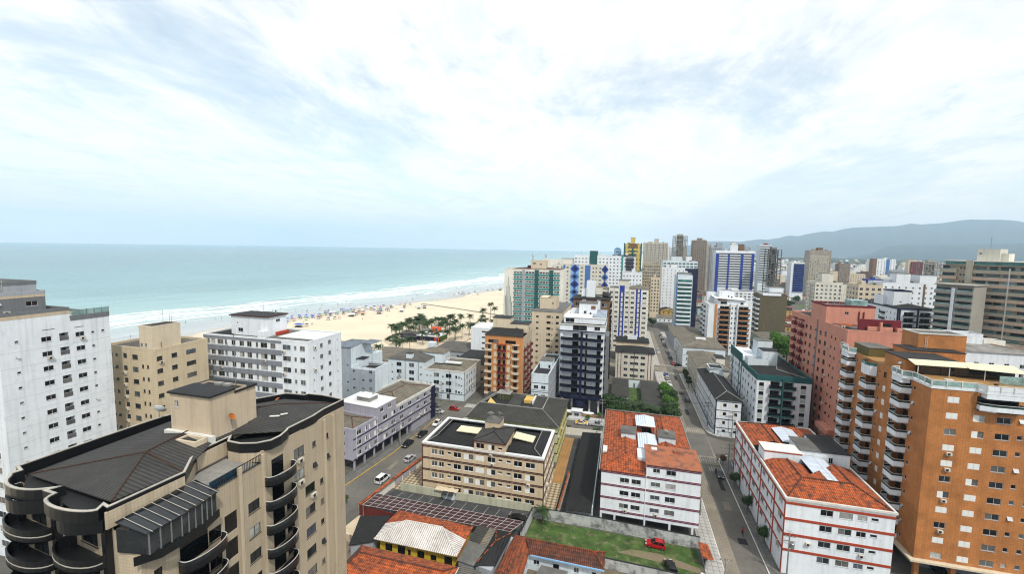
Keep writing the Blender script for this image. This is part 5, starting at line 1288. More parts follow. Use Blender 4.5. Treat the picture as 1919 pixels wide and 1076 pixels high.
def peach_tower():
    r = root_at('apartment_tower', 'peach-orange tower with cream and maroon balconies', x=-51.6, y=158)
    W, D, zt, fh = 15.4, 16.5, 25.9, 2.9
    S, E = [], []
    for i in range(8):
        z = 20.2-i*fh
        if z < 0.3: continue
        S += [(1.9, z-.2, 1.4, 1.9, 'slide', G0), (5.9, z-.2, 1.1, 1.9, 'slide', G0), (7.9, z-.2, 1.1, 1.9, 'slide', G0), (12.4, z-.2, 1.4, 1.9, 'slide', G0)]
        E += [(2.4, z, 1.4, 1.6, 'slide', G0), (5.6, z, .7, .8, 'vt'), (8.4, z, 1.4, 1.6, 'slide', G0), (11.4, z, 1.2, 1.3, 'slide'), (14.2, z, 1.3, 1.5, 'slide')]
    S += [(3.4, 22.9, 4.2, 1.2, 'slide', G0), (10.4, 22.9, 4.2, 1.2, 'slide', G0)]
    F = body(r, 0, 0, W, D, 0, zt, PEACH, S=S, E=E, frame=FRD, mats={'E': BEIGE})  # east wall beige instead of peach: its shading is put into the colour
    for i in range(8):
        z = 20.2-i*fh-.35
        if z < 0: continue
        for u in (1.5, 12.6): balcony(F['S'], u, z, 'rect', 2.8, 1.1, .75, (CREAM, KERB, GRAIL))
        balcony(F['S'], 6.9, z, 'cham', 3.4, 1.1, .7, (MAROON, KERB, GRAIL))
        for u in (4.2, 9.6): F['S'].box('panel', u-.6, u+.6, z+.5, z+2.3, 0, .06, CREAM)
        F['S'].box('panel', 10.6, 11.0, z+.2, z+2.2, 0, .05, CREAM)
        for u in (2.4, 8.4, 14.2): balcony(F['E'], u, z+.2, 'rect', 2.2, .9, .7, (MAROON, KERB, GRAIL))
        if i == 0: F['S'].box('canopy', 5.0, 8.8, 2.6+z, 2.8+z, 0, 1.0, STRIPR); F['S'].box('canopy', .2, 2.9, 2.6+z, 2.78+z, 0, 1.0, CREAM); F['S'].box('canopy', 11.2, 14, 2.6+z, 2.78+z, 0, 1.0, CREAM)
    for i in (1, 3, 4): aircon(F['S'], 9.4, 20.2-i*fh-.2)
    shed_roof(r, [(-.3, -.3, zt+.05), (W+.2, -.3, zt+.05), (W-2, 9, zt+1.4), (.6, 9, zt+1.4)], CDX)
    body(r, .4, 9.1, 7.6, 15, zt-.2, zt+5.4, CREAM); block(r, 'lift_roof', .2, 7.8, 8.9, 15.2, zt+5.4, zt+5.6, MEMB)
    body(r, 7.62, 9.1, W-.2, D-.1, zt-.2, zt+3.2, CREAM, S=[(3, 1, 1.2, .9, 'slide')], E=[(3, .8, 1.5, 1.2, 'slide')]); block(r, 'upper_roof', 7.62, W, 9.0, D, zt+3.2, zt+3.35, MEMB)
peach_tower()
def small_white():
    r = root_at('apartment_block', 'narrow white block with sunken dark roof between peach and navy towers', x=-28.4, y=137.6)
    W, D, zt = 5.8, 28.5, 18.2
    F = body(r, 0, 0, W, D, 0, zt, WHITE2, S=[(u, 13.0-i*3.1, 1.5, 1.15, 'slide', G1) for u in (1.6, 4.1) for i in range(5)], E=grid([2, 5, 8, 11, 14, 17, 20, 23, 26], 1.2, 5, 3.1, 1.2, 1.2), mats={'E': GREYW})
    for i in range(5): F['S'].band(14.9-i*3.1, 15.05-i*3.1, FRD, .05); F['S'].band(12.4-i*3.1, 12.5-i*3.1, FRD, .05)
    flat_roof(r, 0, 0, W, D, zt, .5, WHITE2, MEMB)
    body(r, 1.2, 8.6, W-.3, 14.2, zt-.5, zt+2.2, WHITE2, S=[(3.4, .2, .7, 1.2, 'dark')]); block(r, 'tank_roof', 1.1, W-.2, 8.5, 14.3, zt+2.2, zt+2.3, ROOFG)
small_white()
def navy_tower():
    r = root_at('apartment_tower', 'white tower with navy blue balconies and white stepped penthouse', x=-21.2, y=153)
    W, D, zt, fh = 15.8, 19, 30.6, 2.9
    S = []
    for i in range(8):
        z = 27.7-.2-i*fh
        S += [(3.9, z-.1, 5.6, 2.3, 'rec', G1), (11.9, z-.1, 5.6, 2.3, 'rec', G1)]
    E = grid([2, 6, 10, 14, 17], 8, 8, fh, 1.1, 1.2)
    base = 6.2
    F = body(r, 0, 0, W, D, base, zt, WHITE, S=[(u, v-base, *k) for u, v, *k in S], E=[(u, v-base, *k) for u, v, *k in E], mats={'E': GREYW})
    for i in range(8):
        z = 27.7-.25-i*fh-base
        for u in (3.9, 11.9): balcony(F['S'], u, z, 'cham' if u > 5 else 'arc', 7.2, 1.5, .42, (NAVY, FRD, G0), .6)
        for u in (1.0, 9.8): F['S'].box('wall_panel', u, u+3.4, z+.35, z+2.3, -.95, -.55, WHITE)
        F['E'].box('balcony_side', .2, 1.6, z-.1, z+.7, 0, .5, FRD); F['E'].box('balcony_side', 8, 10, z-.1, z+.7, 0, .6, FRD)
    F['S'].box('navy_fin', 7.55, 8.25, -base, zt-base, 0, 1.75, NAVY)
    balcony(F['S'], 7.9, 6.6-base+.9-1.2, 'arc', 16.4, 2.2, .6, (NAVY, FRD, G1))
    block(r, 'lobby', 1.5, W-1.5, 2.5, D-1, 0, base-.02, DGREY)
    for x in (1, 4.5, 11, 14.2): block(r, 'pilotis', x, x+.6, .6, 1.2, 0, base-.03, WHITE)
    MB().lathe([(2.6, 0), (2.6, 2.2)], 16, (7.9, .6, 3.4)).build('entrance_canopy', NAVY, r)
    # stepped top
    Ft = body(r, -.2, -.6, W+.2, D, zt, zt+2.6, WHITE, S=[(7.3, .3, 5.0, 2.0, 'slide', G0), (13.4, .7, 2.0, 1.3, 'slide', G0)])
    Ft['S'].band(-.1, .22, NAVY, .08); Ft['S'].band(2.35, 2.6, WARMW, .3, 'ledge')
    body(r, 1.0, 1.6, W, D, zt+2.6, zt+4.6, WHITE, S=[(2.2, .2, 3.2, 1.5, 'slide', G0)]); shed_roof(r, [(.8, 1.4, zt+4.7), (W+.1, 1.4, zt+4.7), (W+.1, 6.2, zt+5.4), (.8, 6.2, zt+5.4)], ROOFW); block(r, 'upper_deck', .6, W+.1, 6.3, D, zt+4.6, zt+4.75, ROOFW)
    shed_roof(r, [(11.2, 2.4, zt+5.2), (W+.3, 2.4, zt+5.0), (W+.3, 14, zt+6.2), (11.2, 14, zt+6.4)], corr('X', (0.42, 0.47, 0.55), 'steelblue'))
    body(r, 6.0, 6.4, 12.4, 13, zt+4.7, zt+9.4, WHITE, S=[(2.2, .9, 1.0, 1.0, 'slide', G0), (4.2, .4, .7, .9, 'dark')]); block(r, 'lift_roof', 5.8, 12.6, 6.2, 13.2, zt+9.4, zt+9.55, ROOFG); block(r, 'brown_box', 10.4, 12.0, 6.2, 6.38, zt+7.4, zt+8.6, BROWNW)
    body(r, 2.6, 9, 5.9, 14, zt+4.7, zt+6.6, WHITE)
    block(r, 'side_stair', W+.21, W+1.4, 4, 14, 0, zt-2, DGREY)
navy_tower()
def cream_mid():
    r = root_at('apartment_tower', 'plain cream tower with grey gabled roof behind the narrow white block', x=-42.4, y=203)
    W, D, zt, fh = 15.0, 36, 29.6, 2.9
    S = [(u, 26.6-i*fh, w, h, k) for i in range(9) for u, w, h, k in ((2.8, 1.2, .8, 'slide'), (8.4, 2.0, 1.1, 'slide'), (10.2, .5, .6, 'vent'), (12.7, 1.4, 1.1, 'slide'))]
    F = body(r, 0, 0, W, D, 0, zt, CREAM, S=S, E=grid([3, 8, 13, 18, 23, 28, 33], 3, 9, fh, 1.2, 1.1), frame=FRD)
    hip(r, 0, 0, W, D, zt, 1.6, corr('X', (0.22, 0.22, 0.22), 'slate'), corr('Y', (0.22, 0.22, 0.22), 'slate'), .15, cap=CONC)
    F = body(r, 3.2, 4.0, 11.4, 14, zt-.1, zt+6.2, CREAM, S=[(6.4, 3.4, .9, .7, 'slide')]); block(r, 'lift_roof', 3.1, 7.0, 3.9, 14.1, zt+6.2, zt+6.5, CREAM)
cream_mid()
def teal_tower():
    r = root_at('apartment_tower', 'white tower with teal panels and ribbon windows at the edge of the beach', x=-72.6, y=260)
    W, D, zt, fh = 37.6, 15, 47.3, 2.92
    S = []
    for i in range(15):
        z = 44.4-i*fh
        for a, b in ((6.2, 11.6), (13.6, 19.4), (22.4, 28.6), (31.6, 35.2)):
            n = 2 if b-a < 4 else 3
            for k in range(n): S.append((a+(b-a)*(k+.5)/n, z, (b-a)/n-.12, 1.25, 'slide', rnd.choice([G0, G1, G2, G1])))
    F = body(r, 0, 0, W, D, 0, zt, WARMW, S=S, E=grid([4, 8, 12], 3, 14, fh, 1.0, 1.0), frame=FRW)
    for i in range(16):
        z = 44.4-i*fh-1.3
        if z < 0: continue
        for a, b in ((6.0, 11.8), (13.4, 19.6), (22.2, 28.8), (31.4, 35.4)): F['S'].box('spandrel_panel', a, b, z, z+1.15, 0, .1, TEALP)
    for a, b, m in ((11.8, 13.4, GREYW), (19.6, 22.2, TEALW), (28.8, 31.4, TEALW)): F['S'].box('pier', a, b, 0, zt-.4, 0, .25, m)
    for k, (u, t) in enumerate(((.9, 30), (1.7, 36), (2.5, 42), (3.3, 36), (4.1, 30), (4.9, 26))): F['S'].box('fin', u, u+.2, 0, t, 0, .18, TEALW)
    for k, (u, t) in enumerate(((.9, 30), (2.4, 36))): F['W'].box('fin', D-u-.3, D-u, 0, t, 0, .4, TEALW)
    hip(r, 5, 0, W-2, D, zt, .9, TBX, TBY, .1); MB().ribbon(ring(-.05, -.05, W+.05, D+.05), .3, zt-.6, zt+.1, True).build('parapet', WARMW, r)
    F = body(r, 16.6, 2.4, 26.2, 9, zt-.2, zt+5.4, CREAM, S=[(2.2, 3.2, 1.6, 1.0, 'slide', G1), (6.2, 2.8, 1.4, 1.0, 'slide', G2)]); flat_roof(r, 16.6, 2.4, 26.2, 9, zt+5.4, .3, CREAM, ROOFG)
    block(r, 'roof_shed', 14.4, 16.4, 2.4, 6, zt+.2, zt+2.2, STRIPB)
    for x, h in ((17.4, 4.6), (18.0, 3.4), (25.4, 4.6)):
        antenna(r, x, 3.2, zt+5.2, h, .09, 'mast'); block(r, 'antenna_panel', x-.45, x-.15, 3.0, 3.3, zt+5.2+h*.5, zt+5.2+h*.9, KERB)
    antenna(r, 26.0, 3.6, zt+7.4, 1.6, .22, 'antenna_panel')
teal_tower()
def diamond_tower():
    r = root_at('apartment_tower', 'cream tower with a column of blue diamond patterns', x=-51.2, y=320)
    W, D, zt, fh = 40.2, 15, 48.6, 2.92
    S = []
    for i in range(15):
        z = 45.8-i*fh
        S += [(u, z, w, 1.1, 'slide') for u, w in ((11.0, 1.5), (21.6, 1.6), (30.0, 1.0), (32.2, 1.0), (35.0, 1.6), (3.4, 1.6), (6.6, 1.2))]
        S += [(24.6, z, .7, 1.0, 'vent'), (27.2, z, .7, 1.0, 'vent'), (16.6, z, .8, .8, 'vent')]
    F = body(r, 0, 0, W, D, 0, zt, PALEB, S=S)
    F['S'].box('blue_stripe', 5.6+2.2, 9.4, 0, zt-.3, 0, .12, MBLUE); F['S'].box('blue_stripe', 24.0, 28.0, 0, zt-.3, 0, .04, MBLUE)
    F['S'].box('blue_backing', 13.4, 19.6, 8, zt-.2, 0, .03, LBLUE)
    for c, w in ((16.5, 3.4), (38.6, 2.6)):
        for i in range(7):
            z = zt-3-i*5.84
            pts = [(c-w, z), (c, z-3.3), (c+w, z), (c, z+3.3)]
            m = MB(); n = 4
            v = [(p[0], -.16, p[1]) for p in pts]+[(p[0], -.02, p[1]) for p in pts]
            m.add(v, [(0, 1, 2, 3)]+[(k, k+4, (k+1) % 4+4, (k+1) % 4) for k in range(4)])
            if c+w < W+1.2: m.build('diamond_panel', BLUE if i % 2 == 0 else MBLUE, r, F['S'].loc(0, 0), 0)
            m2 = MB(); s = .5
            v = [(c+(p[0]-c)*s, -.20, z+(p[1]-z)*s) for p in pts]; m2.add(v, [(0, 1, 2, 3)]); m2.build('diamond_inset', NAVY, r, F['S'].loc(0, 0), 0)
    flat_roof(r, 0, 0, W, D, zt, .4, PALEB, ROOFG)
    body(r, -8, 2, 6, 12, 40, zt+3.6, WARMW, S=[(12, 42.6-40+6, 1, .9, 'slide')])
diamond_tower()
def stripe_tower():
    r = root_at('apartment_tower', 'pale tower with cobalt blue vertical stripes above the far street', x=-7.4, y=257)
    W, D, zt, fh = 22.4, 18, 37.7, 2.9
    us = [(1.4, 1.8), (4.4, 1.9), (10.4, 1.9), (13.5, 1.9), (20.2, 2.2)]
    S = [(u, 34.6-i*fh, w, 1.25, 'slide') for i in range(12) for u, w in us]+[(u, 34.9-i*fh, 1.1, .8, 'slide') for i in range(12) for u in (7.5, 16.9)]
    F = body(r, 0, 0, W, D, 0, zt, WARMW, S=S)
    for a, b in ((6.1, 8.9), (15.4, 18.2)):
        for s in ((a, 6.95 if a < 10 else 16.35), (8.05 if a < 10 else 17.45, b)): F['S'].box('blue_stripe', s[0], s[1], 0, zt+(1.6 if a < 10 else 0), 0, .1, BLUE)
    F['S'].box('blue_stripe', 6.95, 8.05, 35.9, zt+1.6, 0, .1, BLUE)
    for u in (2.9, 11.9): F['S'].box('grey_pipe', u-.12, u+.12, 0, zt-.2, 0, .12, GREYW)
    for i in range(12): F['S'].band(33.7-i*fh, 33.8-i*fh, CONC, .03, 'floor_line')
    hip(r, 12, 0, W, D, zt, 1.5, CTX, CTY, .3); flat_roof(r, 0, 0, 12, D, zt, .3, PALEB, ROOFG)
    body(r, 5.4, 3, 11.4, 12, zt-.2, zt+4.4, PALEB); block(r, 'lift_roof', 5.2, 11.6, 2.8, 12.2, zt+4.4, zt+4.6, ROOFG)
    body(r, -12, 2, -.02, 16, 0, zt-1, PALEB, S=[(u, 33.2-i*fh, 1.6, 1.2, 'slide') for i in range(6) for u in (1.6, 5, 8.4)]+[(10.8, 34-i*fh, .9, 1, 'vent') for i in range(4)]); hip(r, -12, 2, -.1, 16, zt-1, 1.2, CTX, CTY, .2)
    for i in range(5): aircon(F['E'], 2, 30-i*fh)
stripe_tower()
def brown_mid():
    r = root_at('apartment_tower', 'dark brown tower with white panels behind the navy balcony tower', x=-20.6, y=187)
    W, D, zt, fh = 15.6, 16, 38.6, 2.9
    S = [(u, 35.4-i*fh, 2.2, 1.6, 'slide', G0) for i in range(3) for u in (2, 7.5, 13.4)]
    E = [(u, 35.4-i*fh, 1.6, 1.5, 'slide', G0) for i in range(12) for u in (3, 8, 13)]
    F = body(r, 0, 0, W, D, 0, zt, BROWNW, S=S, E=E)
    for u in (4.0, 10.2): F['S'].box('white_panel', u, u+1.6, zt-6, zt-.3, 0, .1, WHITE)
    for i in range(12):
        for u in (3, 8, 13): balcony(F['E'], u, 34.9-i*fh, 'rect', 2.4, .9, .7, (FRD, KERB, G1))
    hip(r, 0, 0, W, D, zt, 1.2, CDX, CDY, .5)
    body(r, 5.4, 3, 9.2, 9, zt, zt+7.6, WHITE); body(r, 3.2, 4, 5.3, 10, zt, zt+4, WHITE); body(r, 9.3, 5, 12.2, 10, zt, zt+4.2, PALEB); hip(r, 9.3, 5, W, 14, zt+1.5, 1.0, CDX, CDY, .3)
brown_mid()
def low_red_trim():
    r = root_at('apartment_block', 'low pale block with dark red vertical stripes and black hip roof', x=-1.6, y=203)
    W, D, zt = 17.2, 12, 12.6
    S = [(u, 9.6-i*2.95, w, 1.25, 'slide', G1) for i in range(4) for u, w in ((4.6, 1.7), (7.4, 1.7), (9.4, 1.7), (12.2, 2.0))]
    F = body(r, 0, 0, W, D, 0, zt, PALEB, S=S, W=grid([3, 8], 1, 4, 2.95, 1.3, 1.2))
    for u, m in ((1.0, STRIPM), (2.4, STRIPM), (8.4, STRIPM), (14.6, STRIPM), (15.9, STRIPM)): F['S'].box('red_stripe', u-.13, u+.13, 0, zt-.1, 0, .08, m)
    for i in range(4): F['S'].box('white_brace', 1.1, 2.3, 9.2-i*2.95, 9.5-i*2.95, 0, .1, WHITE)
    hip(r, 0, 0, W, D, zt, 1.9, CDX, CDY, .5)
    r2 = root_at('low_building', 'black-roofed low building with white roof well behind the red-striped block', x=-2, y=236)
    body(r2, 0, 0, 17, 13, 0, 10.5, CREAM); hip(r2, 0, 0, 17, 13, 10.5, 1.8, CDX, CDY, .5); MB().ribbon(ring(6, 3, 11, 7), .3, 10.6, 13, True).build('roof_well', WHITE, r2)
low_red_trim()
def garages():
    for i, (x0, y0, x1, y1, lab) in enumerate(((-2.4, 168, 4.1, 190, 'long low garage with charcoal roof left of the garden lawn'), (9.4, 157, 16.6, 190, 'long low garage with charcoal roof right of the garden lawn'))):
        r = root_at('garage', lab, 'garage', x0, y0)
        body(r, 0, 0, x1-x0, y1-y0, 0, 2.9, GREYW, S=[(3, .05, 4.4, 2.3, 'dark')]); shed_roof(r, [(-.2, -.2, 3.0), (x1-x0+.2, -.2, 3.0), (x1-x0+.2, y1-y0+.2, 3.3), (-.2, y1-y0+.2, 3.3)], CGDY)
    r = root_at('garden_wall', 'pale garden wall with a door at the head of the lawn', 'wall', 4.2, 189.6)
    block(r, 'wall', 0, 5.1, 0, .25, 0, 3.2, WHITE2); block(r, 'door', 2.2, 3.0, -.08, -.02, 0, 2.0, DGREY)
garages()
# ---- right-hand side of the street
def navy_line_block():
    r = root_at('apartment_block', 'white low block with navy lines and black hip roof on the right street corner', x=31.2, y=148)
    W, D, zt, fh = 7.8, 36.5, 12.0, 2.95
    Wf = [(u, .9+i*fh, 1.1, 1.1, rnd.choice(['half', 'slide'])) for i in range(4) for u in (3, 7, 11, 15, 19, 23, 27, 31, 34.5)]
    S = [(2.2, .8+i*fh, 2.0, 1.1, 'half', G0) if i != 1 else (2.2, .8+i*fh, 1.6, 1.1, 'half', G0) for i in range(4)]+[(5.6, .8+i*fh, 1.8, 1.1, 'half', G1) for i in range(4)]
    F = body(r, 0, 0, W, D, 0, zt, WHITE, S=S, W=Wf, near=True)
    for k in ('S', 'W', 'E'):
        for i in range(4): F[k].band(2.5+i*fh-.1, 2.68+i*fh-.1, NAVY, .06)
    for k, u in (('S', .08), ('S', W-.08), ('W', D-.1)): F[k].box('corner_stripe', u-.14, u+.14, 0, zt, 0, .08, NAVY)
    hip(r, 0, 0, W, D, zt, 1.8, CDX, CDY, .35, cap=CONC)
    body(r, 2.8, 27, W-.2, 33, zt, zt+3.0, WHITE2); block(r, 'tank_roof', 2.6, W, 26.8, 33.2, zt+3.0, zt+3.2, MEMB); MB().ribbon(ring(2.6, 26.8, W, 33.2), .3, zt+2.8, zt+3.4, True).build('tank_parapet', WHITE2, r)
navy_line_block()
def boundary(name, label, pts, h, mat, t=.2, rail=None, cap=None):
    o = root_at(name, label, 'wall')
    MB().ribbon(pts, t, 0, h).build('wall', mat, o)
    if cap: MB().ribbon(pts, t+.04, h, h+.1).build('coping', cap, o)
    if rail:
        b = MB(); k = 0
        for p, q in zip(pts, pts[1:]):
            A, B = Vector(p), Vector(q); n = max(1, int((B-A).length/.35))
            for i in range(n):
                c = A+(B-A)*(i/n); b.box(c.x-.025, c.x+.025, c.y-.025, c.y+.025, h, h+rail)
        b.ribbon(pts, .05, h+rail-.06, h+rail); b.build('railing', STEEL, o)
    return o
boundary('boundary_wall', 'pale curved boundary wall in front of the navy-lined corner block', [(29.4+1.2, 184), (30.4, 152), (30.9, 149), (32.4, 147.6), (39, 147.3)], 1.3, WHITE2, cap=NAVY)
def teal_top_block():
    r = root_at('apartment_block', 'white block with teal crown and paired dark balconies, right of the street', x=42.2, y=146)
    W, D, zt, fh = 15.0, 34.5, 21.6, 2.9
    S = [(1.3, 18.3-i*fh, 1.35, 1.1, 'slide', G0) for i in range(7)]+[(13.0-.1, 18.3-i*fh, 1.5, 1.1, 'slide', G0) for i in range(7)]
    S += [(u, 17.9-i*fh, 2.9, 2.1, 'rec', rnd.choice([G0, G1])) for i in range(7) for u in (5.2, 8.9) if 17.9-i*fh > .2]
    Wf = [(u, 18.3-i*fh, w, 1.1, 'slide' if w > .8 else 'vt') for i in range(6) for u, w in ((2, 1.2), (5, .7), (8.5, 1.2), (11.5, 1.2), (15, .7), (19, 1.2), (22, .7), (25.5, 1.2), (29.5, .7), (32.5, 1.2))]
    F = body(r, 0, 0, W, D, 0, zt, WHITE, S=S, W=Wf, near=True, frame=FRD)
    GP = paint('pale_grey_green_panel', (0.45, 0.52, 0.49))
    for i in range(7):
        for u in (1.3, 12.9): F['S'].box('panel', u-.7, u+.7, 18.3-i*fh-1.5, 18.3-i*fh-.25, 0, .05, GP)
        if 17.9-i*fh > 1:
            for u in (5.2, 8.9): balcony(F['S'], u, 17.9-i*fh, 'rect', 3.5, 1.0, .25, (TEALW, FRD, G0), .75)
    F['S'].box('teal_fin', 6.9, 7.2, 0, zt-.4, 0, 1.0, TEALW)
    MB().ribbon([(-.06, 18.5), (-.06, -.06), (W+.06, -.06), (W+.06, D+.06), (3.5, D+.06)], .3, zt-1.5, zt+.25).build('teal_crown', TEALW, r)
    MB().ribbon([(-.06, D+.06), (-.06, 18.5)], .3, zt-.8, zt+2.4).build('teal_crown', TEALW, r); 
    block(r, 'upper_storey', .3, 6, 18.6, D-.2, zt-.2, zt+1.6, WHITE); 
    for u in (4, 13.5, 16.5): F['W'].box('teal_pier', u-.25, u+.25, 0, zt-.5, 0, .15, TEALW)
    block(r, 'roof', .2, W-.2, .2, D-.2, zt-.6, zt-.4, MEMB)
    shed_roof(r, [(.6, .6, zt-.35), (W-.5, .6, zt-.35), (7.5, 7, zt+.5)], CDX); shed_roof(r, [(W-.5, .6, zt-.35), (W-.5, 26, zt-.35), (9, 12, zt+.5), (7.5, 7, zt+.5)], CDY); shed_roof(r, [(.6, .6, zt-.35), (7.5, 7, zt+.5), (9, 12, zt+.5), (.6, 14, zt-.35)], CDY)
    MB().tube([(W-.6, .8, zt-.2), (7.5, 7, zt+.6)], .14, 5).tube([(7.5, 7, zt+.6), (9, 12, zt+.6)], .14, 5).build('ridge_cap', CONC, r)
    body(r, .7, 13.5, 7.0, 17.5, zt-.4, zt+2.2, WHITE2); body(r, 5.6, 15.5, 10.2, 20.5, zt-.4, zt+4.6, WHITE2, W=[(1.2, 3, .6, .8, 'slide')]); body(r, 5.2, 20.52, 10.0, 26, zt-.4, zt+7.0, WHITE2); block(r, 'tank_roof', 5.5, 10.3, 15.4, 20.5, zt+4.6, zt+4.75, MEMB); block(r, 'tank_roof', 5.1, 10.1, 20.5, 26.1, zt+7.0, zt+7.15, ROOFG)
    antenna(r, 7.5, 23, zt+7, 6, .05)
teal_top_block()
def pink_tower():
    r = root_at('apartment_tower', 'salmon pink tower with maroon balconies and maroon roof wall', x=60.4, y=135)
    D, zt, fh = 40, 39.2, 2.9
    Wf = []
    for i in range(12):
        z = 35.4-i*fh
        Wf += [(u, z-k, w, h, 'vt' if w < .8 else 'slide', G0) for u, w, h, k in ((4.0, 1.4, 1.2, .0), (7.4, .7, .8, 0), (9.4, 1.4, 1.2, 0), (13.4, 1.3, 1.2, .3), (16.8, 1.4, 1.3, .3), (20.6, .7, .7, 0), (24.0, 1.4, 1.3, .6), (27.4, 1.4, 1.4, .4), (31.3, .75, .75, .2), (33.6, .75, .75, .3), (37.4, .75, .75, .3))]
    F = body(r, 0, 0, 14, D, 0, zt, PINK, W=Wf, frame=FRD)
    F['W'].box('shaft', 23.0-.4+.1-1.6, 23.0-1.2, 0, zt, 0, .12, DGREY)
    for i in range(11):
        z = 34.9-i*fh
        for u in (4.4, 10.2): balcony(F['W'], u, z, 'rect', 2.4, 1.0, .95, (MAROON, FRD, G1))
        if i == 0:
            for u in (4.4, 10.2): F['W'].box('canopy', u-1.4, u+1.4, z+2.2, z+2.5, 0, 1.0, MAROON)
        if i % 3 == 1: aircon(F['W'], 28.8, z-.4)
    flat_roof(r, 0, 0, 14, D, zt, .5, PINK, ROOFG)
    hip(r, .5, 26, 9, 39, zt-.4, .7, CDX, CDY, 0)
    F2 = body(r, .01, 13.5, 12.6, 24, zt-.4, zt+5.2, PINK, S=[(5.4, 3.0, 1.0, .8, 'slide', G0)]); MB().ribbon(ring(-.05, 13.44, 12.66, 24.06), .3, zt+4.8, zt+5.35, True).build('parapet', MAROON, r); block(r, 'tank_roof', .2, 12.4, 13.7, 23.8, zt+4.6, zt+4.75, ROOFG)
    F2['S'].box('pipe', 8.4, 8.65, 1.2, 4.0, 0, .25, MAROON); F2['S'].box('pipe', 9.6, 9.85, 1.0, 4.0, 0, .25, MAROON)
    MB().box(4.5, 14.5, 4.5, 5.0, zt-.4, zt+2.6).build('roof_screen_wall', MAROON, r); MB().box(6.4, 12.2, 3.6, 4.2, zt-.4, zt+.7).box(9.0, 9.5, 3.0, 3.59, zt-.4, zt+2.1).box(13, 15, 3.0, 4.2, zt-.4, zt+.6).build('terrace_wall', PINK, r); block(r, 'terrace_glass', 9.8, 12, 4.22, 4.45, zt+.7, zt+1.6, G0)
    block(r, 'awning', .6, 4.2, 5, 9, zt+.3, zt+.45, TOX); aircon(Face(r, (.5, 5), (1, 5), zt-.4, zt), .5, .3)
    block(r, 'glass_tank', 7.0, 11.2, 15, 19, zt+4.8, zt+6.8, GRAIL)
    mesh = MB()
    for k in range(7):
        a = 3.0+k*.7; mesh.tube([(a, 16, zt+4.8), (a+.3*math.sin(k), 17, zt+8.4), (a+.9, 18, zt+4.8)], .05, 4)
    mesh.tube([(1.0, 16, zt+4.8), (2.2, 17, zt+7.6), (3.2, 17, zt+4.8)], .06, 4); mesh.build('aerial_frame', STEEL, r)
    for k, h in ((2.4, 1.6), (6.2, 1.8), (11.8, 1.8)): antenna(r, k, 14.4, zt+5, h, .06)
    block(r, 'entrance_canopy', -2.4, -.02, 2, 9, 8.2, 9.6, PINK)
pink_tower()
def simple_hip(label, x0, y0, x1, y1, zt, rise, wm, mx, my, S=(), W=(), E=(), cap=None, name='apartment_block'):
    r = root_at(name, label, x=x0, y=y0); F = body(r, 0, 0, x1-x0, y1-y0, 0, zt, wm, S=S, W=W, E=E)
    hip(r, 0, 0, x1-x0, y1-y0, zt, rise, mx, my, .4, cap=cap); return r, F
r, F = simple_hip('cream low block with dun corrugated roof, behind the navy-lined corner block', 32.2, 188, 44, 219, 11.4, 2.0, PALEB, CTX, CTY, S=[(u, 1+i*2.9, 1.6, 1.2, 'slide') for i in range(3) for u in (2, 6, 9.5)], W=[(u, .8+i*2.9, 1.6, 1.8, 'slide', rnd.choice([G1, G2])) for i in range(3) for u in (3, 6.4, 10, 14, 17.5, 21, 25, 28.5)], cap=CONC)
block(r, 'roof_box', 8.2, 11.6, 8, 14, 11.6, 14.4, WARMW); block(r, 'roof_box_lid', 8, 11.8, 7.8, 14.2, 14.4, 14.6, MEMB)
for u in (4.7, 8.2, 12, 15.8, 19.3, 23): F['W'].box('pier', u-.3, u+.3, 0, 11.3, 0, .25, PALEB)
r, F = simple_hip('low grey-walled block with dun roof beyond the second crossing', 31.8, 233, 52, 262, 10.6, 2.2, WHITE2, CTX, CTY, S=[(u, .8+i*2.9, w, 1.2, 'slide', rnd.choice([G1, G2])) for i in range(3) for u, w in ((2.4, 1.4), (6.4, 1.6), (10.2, 4.4), (16.6, 1.6))], W=[(u, .8+i*2.9, 1.6, 1.5, 'slide') for i in range(3) for u in (3, 7, 11, 15, 19, 23, 27)], cap=CONC)
F['S'].band(3.3, 3.5, GREYW, .06); F['S'].band(6.2, 6.4, GREYW, .06); block(r, 'roof_vent', 8, 13, 12, 15, 12.3, 13.2, ROOFW)
simple_hip('narrow dun-roofed block wedged beside the white block with teal crown', 44.6, 186, 54, 206, 10.6, 1.8, CREAM, CTX, CTY, S=grid([2, 5, 8], 1, 3, 3, 1.3, 1.2))
simple_hip('long dun-roofed hall behind the low grey-walled block', 31.4, 268, 49, 305, 9.0, 1.8, GREYW, CTX, CTY)
r, F = simple_hip('green-grey verandah building with dun roof beside the leafy tree', 76, 262, 97, 280, 12.6, 2.2, paint('sage_green_wall', (0.30, 0.38, 0.32)), CTX, CTY, S=grid([3, 7, 11, 15, 18.5], 1, 3, 3.9, 2.2, 1.8, 'slide', G1))
for k in range(6): block(r, 'verandah_post', .4+k*4.0, .7+k*4.0, -1.4, -1.1, 0, 12.5, WHITE2)
for z in (3.9, 7.9): block(r, 'verandah_floor', 0, 21, -1.5, -.02, z, z+.3, WHITE2)
simple_hip('small tan house with brown hip roof below the leafy tree', 66, 192, 76, 206, 6.6, 2.0, CREAM, CTX, CTY, S=grid([3, 7], 1, 2, 2.9, 1.3, 1.2), name='house')
